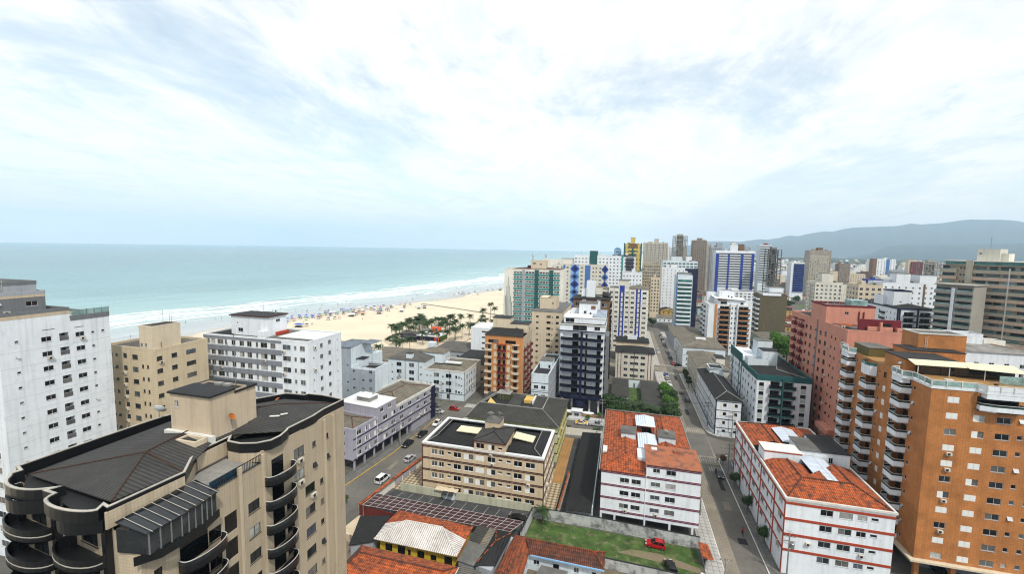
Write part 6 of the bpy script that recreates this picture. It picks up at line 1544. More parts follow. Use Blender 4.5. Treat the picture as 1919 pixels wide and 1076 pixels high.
def round_balcony_tower():
    r = root_at('apartment_tower', 'white tower with orange-edged curved balconies and white roof', x=49.4, y=268)
    W, D, zt, fh = 23, 22, 29.6, 2.9
    S = [(12.6, 27-i*fh, .75, 1.2, 'slide', G0) for i in range(9)]+[(14.4, 27-i*fh, .75, 1.2, 'slide', G0) for i in range(9)]
    S += [(u, 26.6-i*fh, 5.0, 2.1, 'rec', rnd.choice([G0, G1])) for i in range(9) for u in (8.6, 18.6)]
    F = body(r, 0, 0, W, D, 0, zt, WHITE, S=S, W=[(u, 27-i*fh, 1.2, 1.2, 'slide', G0) for i in range(9) for u in (4, 12, 19)])
    OR = paint('orange_edge_paint', (0.55, 0.28, 0.12))
    for i in range(9):
        z = 26.5-i*fh
        for u in (8.6, 18.6): balcony(F['S'], u, z, 'arc', 6.6, 1.7, .5, (OR, FRD, G0), .5)
        for u in (4, 12): balcony(F['W'], u, z, 'arc', 2.6, 1.0, .6, (FRD, FRD, G0))
    F['S'].box('orange_pier', 3.4, 4.6, 0, zt, 0, .3, OR); F['S'].box('white_pier', 11.5, 11.9, 0, zt+1, 0, 1.2, WHITE); F['S'].box('white_pier', 15.1, 15.5, 0, zt+1, 0, 1.2, WHITE)
    flat_roof(r, 0, 0, W, D, zt, .4, WARMW, ROOFW)
    body(r, 5.4, 2, 21, 16, zt-.4, zt+2.6, WHITE, S=[(3, .4, 3.4, 1.6, 'slide', G0), (12.6, .4, 1.6, 1.4, 'slide', G0)]); shed_roof(r, [(3.6, 1, zt+3.4), (20, 1, zt+2.7), (21.4, 17, zt+2.8), (3.6, 17, zt+3.8)], ROOFW); shed_roof(r, [(5.0, .4, zt+2.4), (10, .4, zt+2.4), (10, 2.4, zt+3.2), (5.0, 2.4, zt+3.2)], TBX)
    body(r, 7, 8, 15, 15, zt+2.6, zt+7, WHITE, S=[(5, 1, .8, .9, 'dark'), (6.8, .6, .8, .9, 'dark')]); body(r, 1.6, 15, 7, 20, zt, zt+5.6, WHITE)
round_balcony_tower()
# ================================================================ FAR TOWERS
FOOT = []
def far(label, x0, x1, y, dep, zt, wm, cols=6, nf=None, fh=3.0, w=None, h=1.3, kind='slide', sides='SW', name='apartment_tower', frame=ALU, top=1.0, zmin=2, g=None, roof=None, gap=None):
    r = root_at(name, label, x=x0, y=y); FOOT.append((x0, y, x1, y+dep))
    W = x1-x0; nf = nf or int((zt-top-zmin)/fh); cw = W/max(cols, 4); w = w or min(2.2, cw*.55)
    mk = lambda L_, n: [(L_*(k+.5)/n, zt-top-fh*(i+1)+.6, w, h, kind)+((g,) if g else ()) for i in range(nf) for k in range(n)]
    nd = max(2, int(dep/cw))
    F = body(r, 0, 0, W, dep, 0, zt, wm, S=mk(W, cols) if cols else (), W=mk(dep, nd) if 'W' in sides else (), E=mk(dep, nd) if 'E' in sides else (), frame=frame)
    flat_roof(r, 0, 0, W, dep, zt, .4, roof or wm, ROOFG)
    q = random.Random(int(x0*7+y)); a = W*q.uniform(.15, .5); antenna(r, W*q.uniform(.1, .9), dep*.5, zt-.3, q.uniform(2.5, 5), .07)
    block(r, 'roof_tank', a, a+W*.18, dep*.45, dep*.8, zt-.4, zt+q.uniform(1.2, 2.6), wm)
    block(r, 'roof_vent', W*.78, W*.84, dep*.2, dep*.35, zt-.4, zt+.9, ROOFG)
    return r, F
def crown(r, x0, x1, y0, y1, z0, z1, m):
    body(r, x0, y0, x1, y1, z0-.3, z1, m); block(r, 'crown_roof', x0-.15, x1+.15, y0-.15, y1+.15, z1, z1+.2, ROOFG)
def slabs(F, n, fh, zt, m, d=1.1, ph=.95, u0=0, u1=None, glass=G0, name='balcony_band'):
    """full-width balcony bands, one part per storey"""
    u1 = u1 or F.L
    for i in range(n):
        z = zt-fh*(i+1)
        F.box(name, u0, u1, z, z+ph, 0.0, d, m)
        F.box('ribbon_glazing', u0+.1, u1-.1, z+ph+.02, z+fh-.15, -.1, .05, glass)
r, F = far('white tower with a dark teal lift shaft above the diamond tower', -42, 0, 380, 15, 55, WHITE, 14, 8, w=1.3, h=1.1)
crown(r, 13.4, 20, 1, 10, 54.8, 58.8, TEALW); F['S'].box('teal_shaft', 13.4, 20, 30, 55.2, 0, .2, TEALW)
r2 = F; crown(r, -12, -.02, 2, 13, 20, 51.6, WARMW); F['S'].box('teal_edge', 40.6, 41.98, 20, 55, 0, .2, TEALP)
r, F = far('white wing with navy balcony bands beside the teal-shafted tower', .2, 10.4, 381, 14, 54.8, WHITE, 3, 3, sides='')
slabs(F['S'], 10, 3.0, 54, NAVY, 1.0, 1.2, 2.2, 8.6, G2); MB().box(-4, 10.8, -.8, 14.5, 55.2, 55.8).build('roof_slab', NAVY, r)
r, F = far('slim light blue tower rising behind the teal-shafted tower', -8.8, -2.1, 420, 8, 61, LBLUE, 1, 3, w=3.4, h=1.4); block(r, 'roof_box', 1, 5.6, 1, 6, 61, 62, MBLUE)
r, F = far('yellow tower with dark green corners and raised yellow lift house', .1, 16, 404, 14, 65.8, paint('soft_yellow_wall', (0.62, 0.50, 0.17)), 6, 12, 3.6, w=1.3)
crown(r, 6, 10, 3, 9, 65.8, 71.6, paint('soft_yellow_wall', (0.62, 0.50, 0.17))); F['S'].box('brown_crown', 4.2, 12.0, 62.2, 66.2, 0, .3, BROWNW); F['S'].box('green_edge', 0, 1.2, 20, 66.6, 0, .3, TEALW); F['S'].box('green_edge', 14.7, 15.9, 20, 66.6, 0, .3, TEALW); F['S'].box('green_bar', 7.2, 8.6, 40, 62, 0, .3, TEALW)
for i in range(6): F['S'].box('green_band', 4.6, 11.4, 44+i*3.0, 44.9+i*3.0, 0, .25, TEALW)
r, F = far('white squat tower with small paired windows, teal right side', -.2, 14.2, 332, 16, 43.6, WHITE, 6, 4, w=.9, h=1); F['E'].box('teal_side', 0, 16, 0, 43.6, 0, .2, TEALW)
r, F = far('pale beige tower with vertical piers left of the white and navy pair', 18.5, 34.2, 424, 14, 47.6, paint('stone_beige_paint', (0.50, 0.46, 0.38)), 8, 14, w=1.1, h=1.6)
for k in range(9): F['S'].box('pier', k*1.95, k*1.95+.4, 0, 47.6, 0, .4, paint('stone_beige_paint', (0.50, 0.46, 0.38)))
r, F = far('wide cream-grey high tower with central lift head on the skyline', 22.7, 49.2, 520, 18, 69.3, paint('stone_grey_paint', (0.52, 0.49, 0.43)), 12, 20, w=1.1, h=1.4); crown(r, 12, 16.5, 3, 10, 69.3, 73.4, paint('stone_grey_paint', (0.52, 0.49, 0.43)))
for k in (0, 4.2, 8.6, 13.0, 17.4, 21.8, 25.4): F['S'].box('bay', k, k+1.0, 0, 68.6, 0, .7, paint('stone_grey_paint', (0.52, 0.49, 0.43)))
r, F = far('small beige tower standing before the pale beige piers', 24.8, 32.3, 400, 10, 36, CREAM, 3, 10, w=1.2, h=1.3, frame=FRD)
r, F = far('tall white tower with staggered small windows', 37, 58, 438, 8, 44.2, WHITE, 6, 13, w=.8, h=.9, sides=''); crown(r, 8, 13.5, .5, 6, 44, 47.4, WHITE); F['E'].box('navy_side', 0, 8, 0, 44, 0, .2, NAVY)
r, F = far('pale tower with green glass terraces behind the staggered white one', 38.6, 70.6, 450, 16, 50.2, WHITE2, 9, 3, w=2.6, h=1.6, g=GT, sides=''); F['S'].box('navy_flank', 20.4, 31.8, 0, 43, 0, .3, NAVY); crown(r, 8, 18, 4, 12, 50, 54.6, WHITE2); crown(r, 22, 27, 4, 10, 50, 55, WHITE)
r, F = far('white balcony tower with navy flank beside the far street', 38.4, 52.6, 331, 14, 42.7, WHITE2, 0, 1, sides='')
slabs(F['S'], 11, 3.05, 39.5, WHITE, 1.1, 1.0, .8, 10.6, GT); F['S'].box('navy_flank', 11.0, 14.2, 0, 47.6, -.5, .3, NAVY); F['S'].box('navy_edge', 0, .6, 0, 42.6, 0, .4, MBLUE); crown(r, 1, 10.6, 2, 10, 42.6, 44.0, GREYW)
r, F = far('low white podium with dark glazing before the blue-striped slab', 108, 150, 515, 20, 17, WHITE, 10, 3, w=2.6, h=1.4, name='building')
# unfinished concrete frame towers
def skeleton(label, x0, x1, y, dep, zt, m, fh=3.0, bays=4, zlow=2, name='unfinished_tower'):
    r = root_at(name, label, x=x0, y=y); W = x1-x0; FOOT.append((x0, y, x1, y+dep)); n = int((zt-zlow)/fh)
    block(r, 'core', W*.3, W*.7, dep*.3, dep*.8, 0, zt+2.4, m)
    for i in range(n+1): block(r, 'floor_slab', -.6, W+.6, -.6, dep+.6, zt-.5-i*fh, zt-.15-i*fh, m)
    for k in range(bays+1):
        for yy in (0, dep-.6): block(r, 'column', k*(W-.7)/bays, k*(W-.7)/bays+.7, yy, yy+.6, 0, zt-.52, m)
    for i in range(n):
        for k in range(bays):
            if rnd.random() < .55: a = k*(W-.7)/bays+.75; block(r, 'infill_wall', a, a+(W-.7)/bays-.8, .15, .4, zt-.5-(i+1)*fh+.36, zt-.5-(i+1)*fh+rnd.choice([1.2, 1.2, 2.6]), m)
    return r
skeleton('unfinished concrete tower, tallest on the skyline', 63.5, 80.4, 600, 14, 80, material('raw_concrete', (0.36, 0.34, 0.30), .9, .2, .3), bays=5)
r, F = far('brown-grey tower beside the unfinished skyline tower', 90.2, 107.6, 620, 15, 75.1, paint('taupe_wall', (0.30, 0.25, 0.21)), 7, 22, w=1.2, h=1.5, g=G0); crown(r, 6, 12, 3, 10, 75, 77.8, paint('taupe_wall', (0.30, 0.25, 0.21)))
r, F = far('cream-white tower between the skyline towers', 56, 66, 660, 12, 66, WARMW, 4, 18, w=1.3); 
r, F = far('small grey-white tower right behind the unfinished one', 82, 90, 680, 10, 67, paint('stone_grey_paint', (0.52, 0.49, 0.43)), 3, 18, w=1.2)
r, F = far('slim beige tower left of the blue-striped slab', 122, 128, 700, 10, 71.2, paint('stone_beige_paint', (0.50, 0.46, 0.38)), 2, 20, w=1.2)
r, F = far('grey tower with stepped top behind the blue-striped slab', 116.4, 131, 640, 14, 66.5, GREYW, 6, 18, w=1.2, g=G1); crown(r, 8, 15, 2, 10, 66, 71.6, GREYW)
r, F = far('white slab tower with four cobalt blue vertical stripes', 109, 151.8, 567, 15, 61.4, WHITE, 0, 1, sides='')
slabs(F['S'], 13, 3.05, 58.5, WHITE, 1.0, 1.25, 3.8, 42.4, G2)
for a, b in ((.4, 3.6), (13.6, 15.6), (27.8, 30.6), (39.4, 42.4)): F['S'].box('blue_stripe', a, b, 6, 58.2, 0, 1.15, BLUE)
F['S'].band(58.4, 60.6, WHITE, 1.2, 'crown_band'); crown(r, 16.5, 25, 3, 11, 61.2, 69, WHITE); crown(r, 18, 23, 4, 9, 69, 72, WARMW); crown(r, 26, 32, 4, 10, 61.2, 69.4, BROWNW)
r, F = far('pale glass-edged tower left of the dark unfinished frame', 172, 186.4, 622, 13, 69.8, WHITE2, 4, 1, sides=''); slabs(F['S'], 15, 3.1, 68.5, WHITE2, .9, 1.3, 0, 14.4, G2); crown(r, 6, 10, 3, 8, 69.8, 72, STRIPR)
r, F = far('narrow grey tower left of the pale glass-edged one', 164, 171, 660, 12, 67, GREYW, 3, 18, w=1.1)
skeleton('dark unfinished concrete frame tower with open floors', 157.4, 171, 537, 13, 63.6, material('dark_raw_concrete', (0.20, 0.19, 0.18), .9, .25, .3), bays=4)
r, F = far('beige balcony tower behind the dark unfinished frame', 190, 200, 650, 12, 60, CREAM, 3, 16, w=1.4)
r, F = far('blank white tower behind the blue banded one', 214, 228, 760, 14, 57, WHITE, 5, 16, w=1.0, h=1.1)
r, F = far('blue banded tower with white left edge', 209.2, 224.2, 620, 13, 48, WHITE, 0, 1, sides=''); slabs(F['S'], 12, 3.0, 46.5, BLUE, .9, 1.25, 2.8, 14.9, G0)
r, F = far('tall beige-grey tower with dark crown right of the blue banded one', 260, 287.4, 705, 18, 64.4, paint('stone_beige_dark', (0.42, 0.37, 0.31)), 9, 19, w=1.5, h=1.5); crown(r, 11, 17, 2, 9, 64.2, 68.2, BROWNW)
r, F = far('lower beige front wing of the dark-crowned tower', 255, 279, 690, 13, 56.6, paint('stone_beige_paint', (0.50, 0.46, 0.38)), 8, 16, w=1.6, h=1.5)
r, F = far('brown tower with lower wing right of the beige-grey one', 271, 283, 640, 12, 47.6, paint('taupe_wall', (0.30, 0.25, 0.21)), 4, 12, w=1.1); crown(r, -10, -.02, 1, 11, 0, 37.6, CREAM)
r, F = far('far brown block on the plain behind the brown tower', 308, 322, 800, 14, 57, paint('taupe_wall', (0.30, 0.25, 0.21)), 5, 14, w=1.3)
def dish_block():
    r, F = far('cream block with mesh aerials and stepped top in the middle of the flat quarter', 140.8, 158.4, 367, 16, 38.6, PALEB, 6, 10, w=1.4, h=1.3)
    crown(r, 17.62, 27, 2, 15, 0, 37.4, PALEB); crown(r, 5, 12.6, 3, 10, 38.4, 45, PALEB)
    for i in range(10): balcony(F['W'], 8, 35-i*3, 'rect', 3, 1.2, .9, (WARMW, KERB, GRAIL))
dish_block()
def olive_tower():
    r, F = far('olive brown tower with white curved balconies on its left edge', 80.6, 95, 284, 14, 35, OLIVE, 0, 1, sides='', roof=OLIVE)
    for i in range(8):
        z = 31.6-i*3
        balcony(F['W'], 11.5, z, 'arc', 4.6, 1.5, .9, (WHITE, KERB, GRAIL)); balcony(F['W'], 4.5, z, 'arc', 4, 1.3, .9, (WHITE, KERB, GRAIL)); balcony(F['E'], 6, z, 'arc', 4, 1.3, .9, (WHITE, KERB, GRAIL))
        if i < 7: F['S'].box('slot_window', 6.2, 8.4, z-1.0, z-.5, 0, .04, G2)
    crown(r, 1.2, 11, -.4, 8, 34.6, 36.2, WHITE); crown(r, 5, 12.4, 1, 10, 36.2, 39.2, WHITE)
olive_tower()
def navy_edge_block():
    r = root_at('apartment_block', 'white block with navy edges and black balconies right of the pink tower', x=128, y=241); FOOT.append((128, 241, 144, 278))
    W, D, zt, fh = 15.4, 36, 34.4, 2.9
    S = [(u, 30.8-i*fh, 4.4, 2.1, 'rec', G0) for i in range(9) for u in (4.2, 10.6)]
    Wf = [(u, 31.2-i*fh, w, 1.1, 'slide' if w > .8 else 'vent', G0) for i in range(9) for u, w in ((2, 1), (6, 1), (9, 1), (13, 1.1), (20, 1.2), (26.5, .6), (29.5, .6), (33, .6))]
    F = body(r, 0, 0, W, D, 0, zt, WHITE, S=S, W=Wf)
    for i in range(9):
        for u in (4.2, 10.6): balcony(F['S'], u, 30.7-i*fh, 'rect', 5.0, .9, .2, (WHITE, FRD, G0), .7)
        balcony(F['W'], 23.4, 30.7-i*fh, 'rect', 3.2, 1.0, .9, (FRD, FRD, G0))
    for k, u in (('S', .25), ('S', 7.4), ('W', 35.6)): F[k].box('navy_edge', u-.25, u+.25, 0, zt, 0, .5, NAVY)
    MB().ribbon(ring(-.3, -.3, W+.3, D+.3), .3, zt-.3, zt+.3, True).build('navy_eaves', NAVY, r); hip(r, 0, 0, W, D, zt+.3, 1.6, CDX, CDY, 0)
    body(r, 1.5, 8, 8.8, 17, zt, zt+8, WHITE, S=[(3, 2.2, .8, .7, 'slide')]); MB().ribbon(ring(1.4, 7.9, 8.9, 17.1), .3, zt+7.6, zt+8.2, True).build('navy_eaves', NAVY, r); body(r, .2, 14, 1.48, 22, zt, zt+5, WHITE); hip(r, 3, 22, 12, 34, zt+.4, 2, TOX, TOY, 0)
navy_edge_block()
r, F = far('plain white block with stepped roof boxes behind the navy-edged one', 150, 170, 300, 16, 43.6, WHITE, 6, 9, w=.9, h=1.0); crown(r, 8, 15, 3, 10, 43.4, 48.8, WHITE)
r, F = far('plain white block with brown downpipe recess, left of the grey-brown banded block', 170.1, 178, 300, 16, 43.8, WHITE, 3, 9, w=.9, h=1.0); crown(r, -1, 7, 2, 10, 43.6, 48.2, WHITE); F['S'].box('brown_pipe', .1, .8, 0, 43, 0, .3, BROWNW)
r, F = far('cream low block with terrace glazing left of the plain white blocks', 136, 148, 296, 14, 42, CREAM, 4, 9, w=1.6, h=1.5)
def brown_banded():
    r = root_at('apartment_tower', 'large brown banded tower with green glass rails at the right edge', x=145, y=244, rz=R_(-50)); FOOT.append((130, 200, 195, 275))
    W, D, zt, fh = 38, 18, 56.0, 3.05
    BB = paint('banded_brown_tile', (0.58, 0.45, 0.35)); GG = paint('banded_taupe', (0.48, 0.42, 0.34))
    F = body(r, 0, 0, W, D, 0, zt, GG)
    F['S'].box('pale_pier', 8.2, 10.4, 0, zt+2, 0, 1.7, paint('pale_stone_pier', (0.50, 0.46, 0.38)))
    for i in range(16):
        z = zt-3.0-fh*(i+1)+fh*.9
        if z < 1: continue
        m = BB if i % 3 == 0 else GG
        for a, b in ((-.5, 5.2), (10.5, W)):
            F['S'].box('balcony_band', a, b, z-.3, z+1.15, 0, 1.3, BB if i % 3 else GG); F['S'].box('glass_rail', a+.1, b-.1, z+1.17, z+1.5, 1.18, 1.26, GT if (i*7+int(a)) % 3 else GRAIL)
            k = a+.6
            while k < b-3:
                L_ = rnd.choice([2.4, 3.2, 4.0]); F['S'].box('terrace_glazing', k, min(k+L_, b-.3), z+1.2, z+fh-.25, -.3, .1, rnd.choice([G0, G1, G0, G2, GRAIL])); k += L_+rnd.choice([.4, 1.0, 1.6])
        F['S'].box('stair_window', 5.9, 6.5, z+1.4, z+2.2, 0, .05, G0); F['S'].box('stair_window', 7.0, 7.6, z+1.4, z+2.2, 0, .05, G0)
    F['S'].box('white_panel', 5.3, 8.15, 0, 46, -.1, .03, WARMW)
    MB().box(-1, W+.5, -1.4, D, zt-.2, zt).build('roof_slab', BB, r); block(r, 'roof_glazing', 1, W, -.6, 6, zt, zt+1.6, GT); block(r, 'top_slab', .2, W+.4, -1.0, D, zt+1.6, zt+1.85, WARMW)
    body(r, 10, 3, 17, 11, zt+1.8, zt+7.2, PALEB, S=[(1, 3, .9, .8, 'slide')]); body(r, 17.02, 4, 19.4, 10, zt+1.8, zt+5.2, PALEB); antenna(r, 13, 6, zt+7, 6, .08)
    F['S'].box('white_drain', 21.4, 21.8, 0, zt-1, 1.28, 1.4, KERB)
    r2 = root_at('apartment_tower', 'grey-brown banded block with white vertical fin before the brown tower', x=134, y=228.2, rz=R_(-50))
    W, zt = 11.8, 47.4
    F = body(r2, 0, 0, W, 12.5, 0, zt, GREYT)
    for i in range(14):
        z = zt-2.9*(i+1)+.2
        if z < 1: continue
        for a, b in ((-.2, 5.4), (6.6, W+.2)):
            F['S'].box('balcony_band', a, b, z-1.0, z+.25, 0, 1.2, GREYT); F['S'].box('glass_rail', a+.1, b-.1, z+.27, z+.75, 1.1, 1.16, GT if i % 2 else GRAIL); F['S'].box('terrace_glazing', a+.4, b-.6, z+.3, z+1.7, -.3, .1, rnd.choice([G0, G1, G2]))
    F['S'].box('white_fin', 5.5, 6.4, 8, zt-1.2, 0, 1.6, WHITE); block(r2, 'roof_slab', -.4, W+.4, -1.2, 12.6, zt, zt+.4, GREYT); 
GREYT = paint('grey_taupe_wall', (0.38, 0.36, 0.32))
brown_banded()
def low_right():
    r = root_at('apartment_block', 'white low block with stained dark roof behind the orange tower', x=108, y=172); FOOT.append((108, 172, 140, 200))
    W, D, zt = 26, 24, 28.6
    F = body(r, 0, 0, W, D, 0, zt, WHITE, W=grid([3, 6, 9, 12, 15, 18, 21], 3, 8, 3, 1.1, 1.2, 'slide', G0), S=grid([2.5, 6, 10, 14, 18, 22], 3, 8, 3, 1.3, 1.2, 'slide', G0))
    SR = material('stained_pale_roof', (0.30, 0.29, 0.27), .9, .2, .3, stain=((0.035, 0.035, 0.035), .12, .48, .9))
    hip(r, 0, 0, W, D, zt, 1.4, SR, SR, .3, cap=RUST); body(r, 5, 9, 13, 15, zt+.2, zt+4.6, WHITE); body(r, 2, 10, 4.9, 13, zt+.2, zt+2.2, WHITE); body(r, 14, 10, 20, 14, zt+.2, zt+2.6, WARMW)
low_right()
r, F = far('distant white tower with blue-grey flank on the plain', 438, 466, 900, 16, 52, WHITE, 6, 12, w=1.4); F['S'].box('blue_flank', 14, 19, 0, 52, 0, .4, MBLUE); crown(r, -6, -.02, 0, 12, 0, 52, BROWNW)
r, F = far('distant glassy low tower before the white one', 436, 456, 850, 12, 34, GREYW, 5, 8, w=2.4, g=GT)
r, F = far('distant maroon and cream tower on the plain', 462, 478, 850, 12, 49, MAROON, 5, 12, w=1.3); crown(r, -3, 8, 2, 10, 0, 52, CREAM)
skeleton('distant grey unfinished tower on the plain', 396, 414, 700, 14, 51, material('raw_concrete', (0.36, 0.34, 0.30), .9, .2, .3), bays=5)
r, F = far('bright blue hall among the low houses', 285, 302, 600, 14, 30, BLUE, 4, 3, 6, w=2.0, name='building')
r, F = far('white low apartment row right of the bright blue hall', 262, 282, 560, 12, 16, WHITE, 7, 4, w=1.3, name='building')
r, F = far('cream low apartment block behind the bright blue hall', 330, 356, 760, 14, 30, CREAM, 8, 8, w=1.4, name='building')
mr = random.Random(15); mids = []
for i in range(400):
    if len(mids) >= 16: break
    y = mr.uniform(660, 1350); x = mr.uniform(.10, .62)*y
    if all(not (a-16 < x < c+6 and b-8 < y < d+8) for a, b, c, d in FOOT) and all(abs(x/y-a/b) > .014 for a, b in mids): mids.append((x, y))
mids.sort(key=lambda p: p[0]/p[1])
for i, (x, y) in enumerate(mids):
    far('hazy mid-rise block on the far plain, %s of its kind from the left' % ordinal(i+1), x, x+mr.uniform(13, 24), y, 12, mr.uniform(26, 52), mr.choice([WHITE, CREAM, PALEB, WARMW, paint('stone_beige_paint', (.5, .46, .38)), GREYW]), 5, None, 4.2, w=1.8, h=1.8, sides='')
# ---------------------------------------------------------------- houses of the flat quarter
WALLC = [WHITE, CREAM, WARMW, PALEB, paint('ochre_house', (0.50, 0.36, 0.15)), GREYW, paint('pale_blue_house', (0.45, 0.55, 0.62))]
def house_mesh(kind, w, d, h, wm, rm, rise):
    b = MB(); b.box(-w/2, w/2, -d/2, d/2, 0, h); b.mat(1)
    o = .4
    if kind == 'hip':
        k = w/2*.9; A, B = (0, -d/2+k, h+rise), (0, d/2-k, h+rise); c = [(-w/2-o, -d/2-o, h), (w/2+o, -d/2-o, h), (w/2+o, d/2+o, h), (-w/2-o, d/2+o, h)]
        b.add([c[0], c[1], A], [(0, 1, 2)]); b.add([c[2], c[3], B], [(0, 1, 2)]); b.add([c[1], c[2], B, A], [(0, 1, 2, 3)]); b.add([c[3], c[0], A, B], [(0, 1, 2, 3)])
    elif kind == 'gable':
        c = [(-w/2-o, -d/2-o, h), (w/2+o, -d/2-o, h), (w/2+o, d/2+o, h), (-w/2-o, d/2+o, h)]; A, B = (0, -d/2-o, h+rise), (0, d/2+o, h+rise)
        b.add([c[1], c[2], B, A], [(0, 1, 2, 3)]); b.add([c[3], c[0], A, B], [(0, 1, 2, 3)]); b.mat(0); b.add([c[0], c[1], A], [(0, 1, 2)]); b.add([c[2], c[3], B], [(0, 1, 2)])
    else:
        b.box(-w/2+.2, w/2-.2, -d/2+.2, d/2-.2, h+.005, h+.1); b.mat(0); b.ribbon(ring(-w/2-.01, -d/2-.01, w/2+.01, d/2+.01), .2, h-.4, h+.5, True); b.box(-w*.25, w*.1, -d*.1, d*.25, h+.1, h+1.8)
    b.mat(2)
    for x in (-w*.28, w*.1, w*.34):
        for z in ([.9] if h < 4.5 else [.9, 3.8]): b.box(x-.55, x+.55, -d/2-.03, -d/2+.02, z, z+1.2)
    for y in (-d*.3, 0, d*.3):
        for z in ([.9] if h < 4.5 else [.9, 3.8]): b.box(-w/2-.03, -w/2+.02, y-.5, y+.5, z, z+1.2)
    return b.mesh('house', [wm, rm, G0])
ROOFS = [('orange', TOX), ('orange', TRX), ('grey', CGX), ('brown', TBX), ('pale', ROOFW), ('charcoal', CDX), ('dun', CTX)]
HM = []
hr = random.Random(5)
for rname, rm in ROOFS:
    for k in range(3):
        kind = 'flat' if rname == 'pale' else hr.choice(['hip', 'gable', 'hip'])
        w, d, h = hr.uniform(8, 12), hr.uniform(11, 16), hr.choice([3.4, 6.4, 6.4])
        HM.append((rname, house_mesh(kind, w, d, h, hr.choice(WALLC), rm, hr.uniform(1.4, 2.2)), max(w, d)))
def clear(x, y, m=7): return all(not (a-m < x < c+m and b-m < y < d+m) for a, b, c, d in FOOT)
FOOT += [(195, 468, 264, 562), (29, 225, 56, 320), (70, 185, 100, 250), (60, 130, 80, 180), (-4, 200, 20, 280), (108, 172, 136, 200)]
def screen_x(x, y):
    a = R_(-14.55); fx = x*math.cos(a)-y*math.sin(a); fy = x*math.sin(a)+y*math.cos(a)
    return fx/fy
spots = []
for i in range(3000):
    if len(spots) >= 215: break
    y = hr.uniform(205, 860); x = hr.uniform(12 if y > 290 else 60, 0.62*y+20)
    if screen_x(x, y) > 1.25 or not clear(x, y): continue
    if 17 < x < 33 and y < 450: continue
    if all((x-a)**2+(y-b)**2 > 150 for a, b in spots): spots.append((x, y))
houses = []
for x, y in spots:
    rname, me, s = hr.choice(HM); houses.append([screen_x(x, y), x, y, rname, me])
houses.sort(key=lambda t: t[0])
cnt = {}
for sx, x, y, rname, me in houses:
    cnt[rname] = cnt.get(rname, 0)+1
    o = link('house', me, None, (x, y, 0), hr.choice([0, math.pi/2])+hr.uniform(-.06, .06))
    tag(o, 'low house under %s roof in flat quarter, %s of that colour from the left' % (rname, ordinal(cnt[rname])), 'house', 'low houses of the flat quarter')
# three orange-roofed houses at the head of the street
for i, (x, y, m, t) in enumerate(((6, 352, 0, 'orange-roofed house left at the head of the far street'), (15, 366, 1, 'yellow-walled orange-roofed house at the head of the far street'), (2, 392, 2, 'rust-roofed long house behind the head of the far street'))):
    me = house_mesh('hip', 9, 13, 6.4, [CREAM, YELLOW, WARMW][m], [TOX, TOX, TRX][m], 2); tag(link('house', me, None, (x, y, 0), [math.pi/2, 0, math.pi/2][m]), t, 'house', 'low houses of the flat quarter')
# the town beyond, too far to tell apart
fm = [WHITE, CREAM, GREYW, TRX, CGX, ROOFW, PALEB]
b = MB(); fr_ = random.Random(9)
for i in range(4200):
    y = 820+2700*fr_.random()**1.6; x = fr_.uniform(0.05, 0.95)*y
    if screen_x(x, y) > 1.3: continue
    w, d, h = fr_.uniform(8, 26), fr_.uniform(8, 22), fr_.choice([4, 5, 6, 7, 8, 8, 10, 14, 22])*fr_.uniform(.8, 1.2)
    if h > 14: w, d = 14, 14
    b.mat(fr_.randrange(7)).box(x, x+w, y, y+d, 0, h)
tag(b.build('far_town_rooftops', fm), 'mass of far low rooftops reaching towards the hills', None, None, 'stuff')
b = MB(); WOODM = material('far_tree_canopy', (0.045, 0.075, 0.03), .95, .4, .01)
for i in range(1500):
    y = 600+5200*fr_.random(); x = fr_.uniform(0.12, 1.0)*y
    if screen_x(x, y) > 1.35: continue
    if y < 2600 and fr_.random() < .72: continue
    s = fr_.uniform(6, 16) if y < 2600 else fr_.uniform(25, 70); h = fr_.uniform(4, 9) if y < 2600 else fr_.uniform(6, 14)
    pts = [(s*fr_.uniform(.7, 1.1)*math.cos(a*.785), s*fr_.uniform(.7, 1.1)*math.sin(a*.785)) for a in range(8)]
    v = [(x+p, y+q, -1) for p, q in pts]+[(x+p*.85, y+q*.85, h*fr_.uniform(.6, .9)) for p, q in pts]+[(x+p*.45, y+q*.45, h*fr_.uniform(.9, 1.15)) for p, q in pts]
    b.add(v, [(k, (k+1) % 8, 8+(k+1) % 8, 8+k) for k in range(8)]+[(8+k, 8+(k+1) % 8, 16+(k+1) % 8, 16+k) for k in range(8)]+[tuple(range(16, 24))])
tag(b.build('far_trees', WOODM), 'scattered tree masses and woodland belt before the hills', None, None, 'stuff')
# ================================================================ FOREGROUND YARDS AND HOUSES
def gable_house():
    # big orange-tiled house, bottom left
    r = root_at('house', 'large orange-tiled house roof at the bottom edge, left of the white-sheeted one', 'house', -46.5, 52)
    body(r, .6, .6, 19.6, 14.0, 0, 3.3, CREAM, near=True, S=grid([4, 9, 14], .9, 1, 3, 1.4, 1.1))
    z0, zr = 3.4, 5.4
    a, b, c, d = (0, 0, z0), (20.4, 0, z0), (20.4, 14.4, z0), (0.6, 14.6, z0)
    p, q = (3.0, 10.4, zr), (19.0, 10.6, zr-.2)
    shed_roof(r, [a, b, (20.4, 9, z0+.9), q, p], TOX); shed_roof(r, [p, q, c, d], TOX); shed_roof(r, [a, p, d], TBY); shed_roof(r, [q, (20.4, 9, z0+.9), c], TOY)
    for s, t in ((p, q), (a, p), (d, p), (q, c)): MB().tube([Vector(s)+Vector((0, 0, .06)), Vector(t)+Vector((0, 0, .06))], .14, 5).build('ridge_cap', TBX, r)
    MB().tube([Vector(c), (20.5, 8, z0)], .1, 5).build('white_verge', KERB, r)
gable_house()
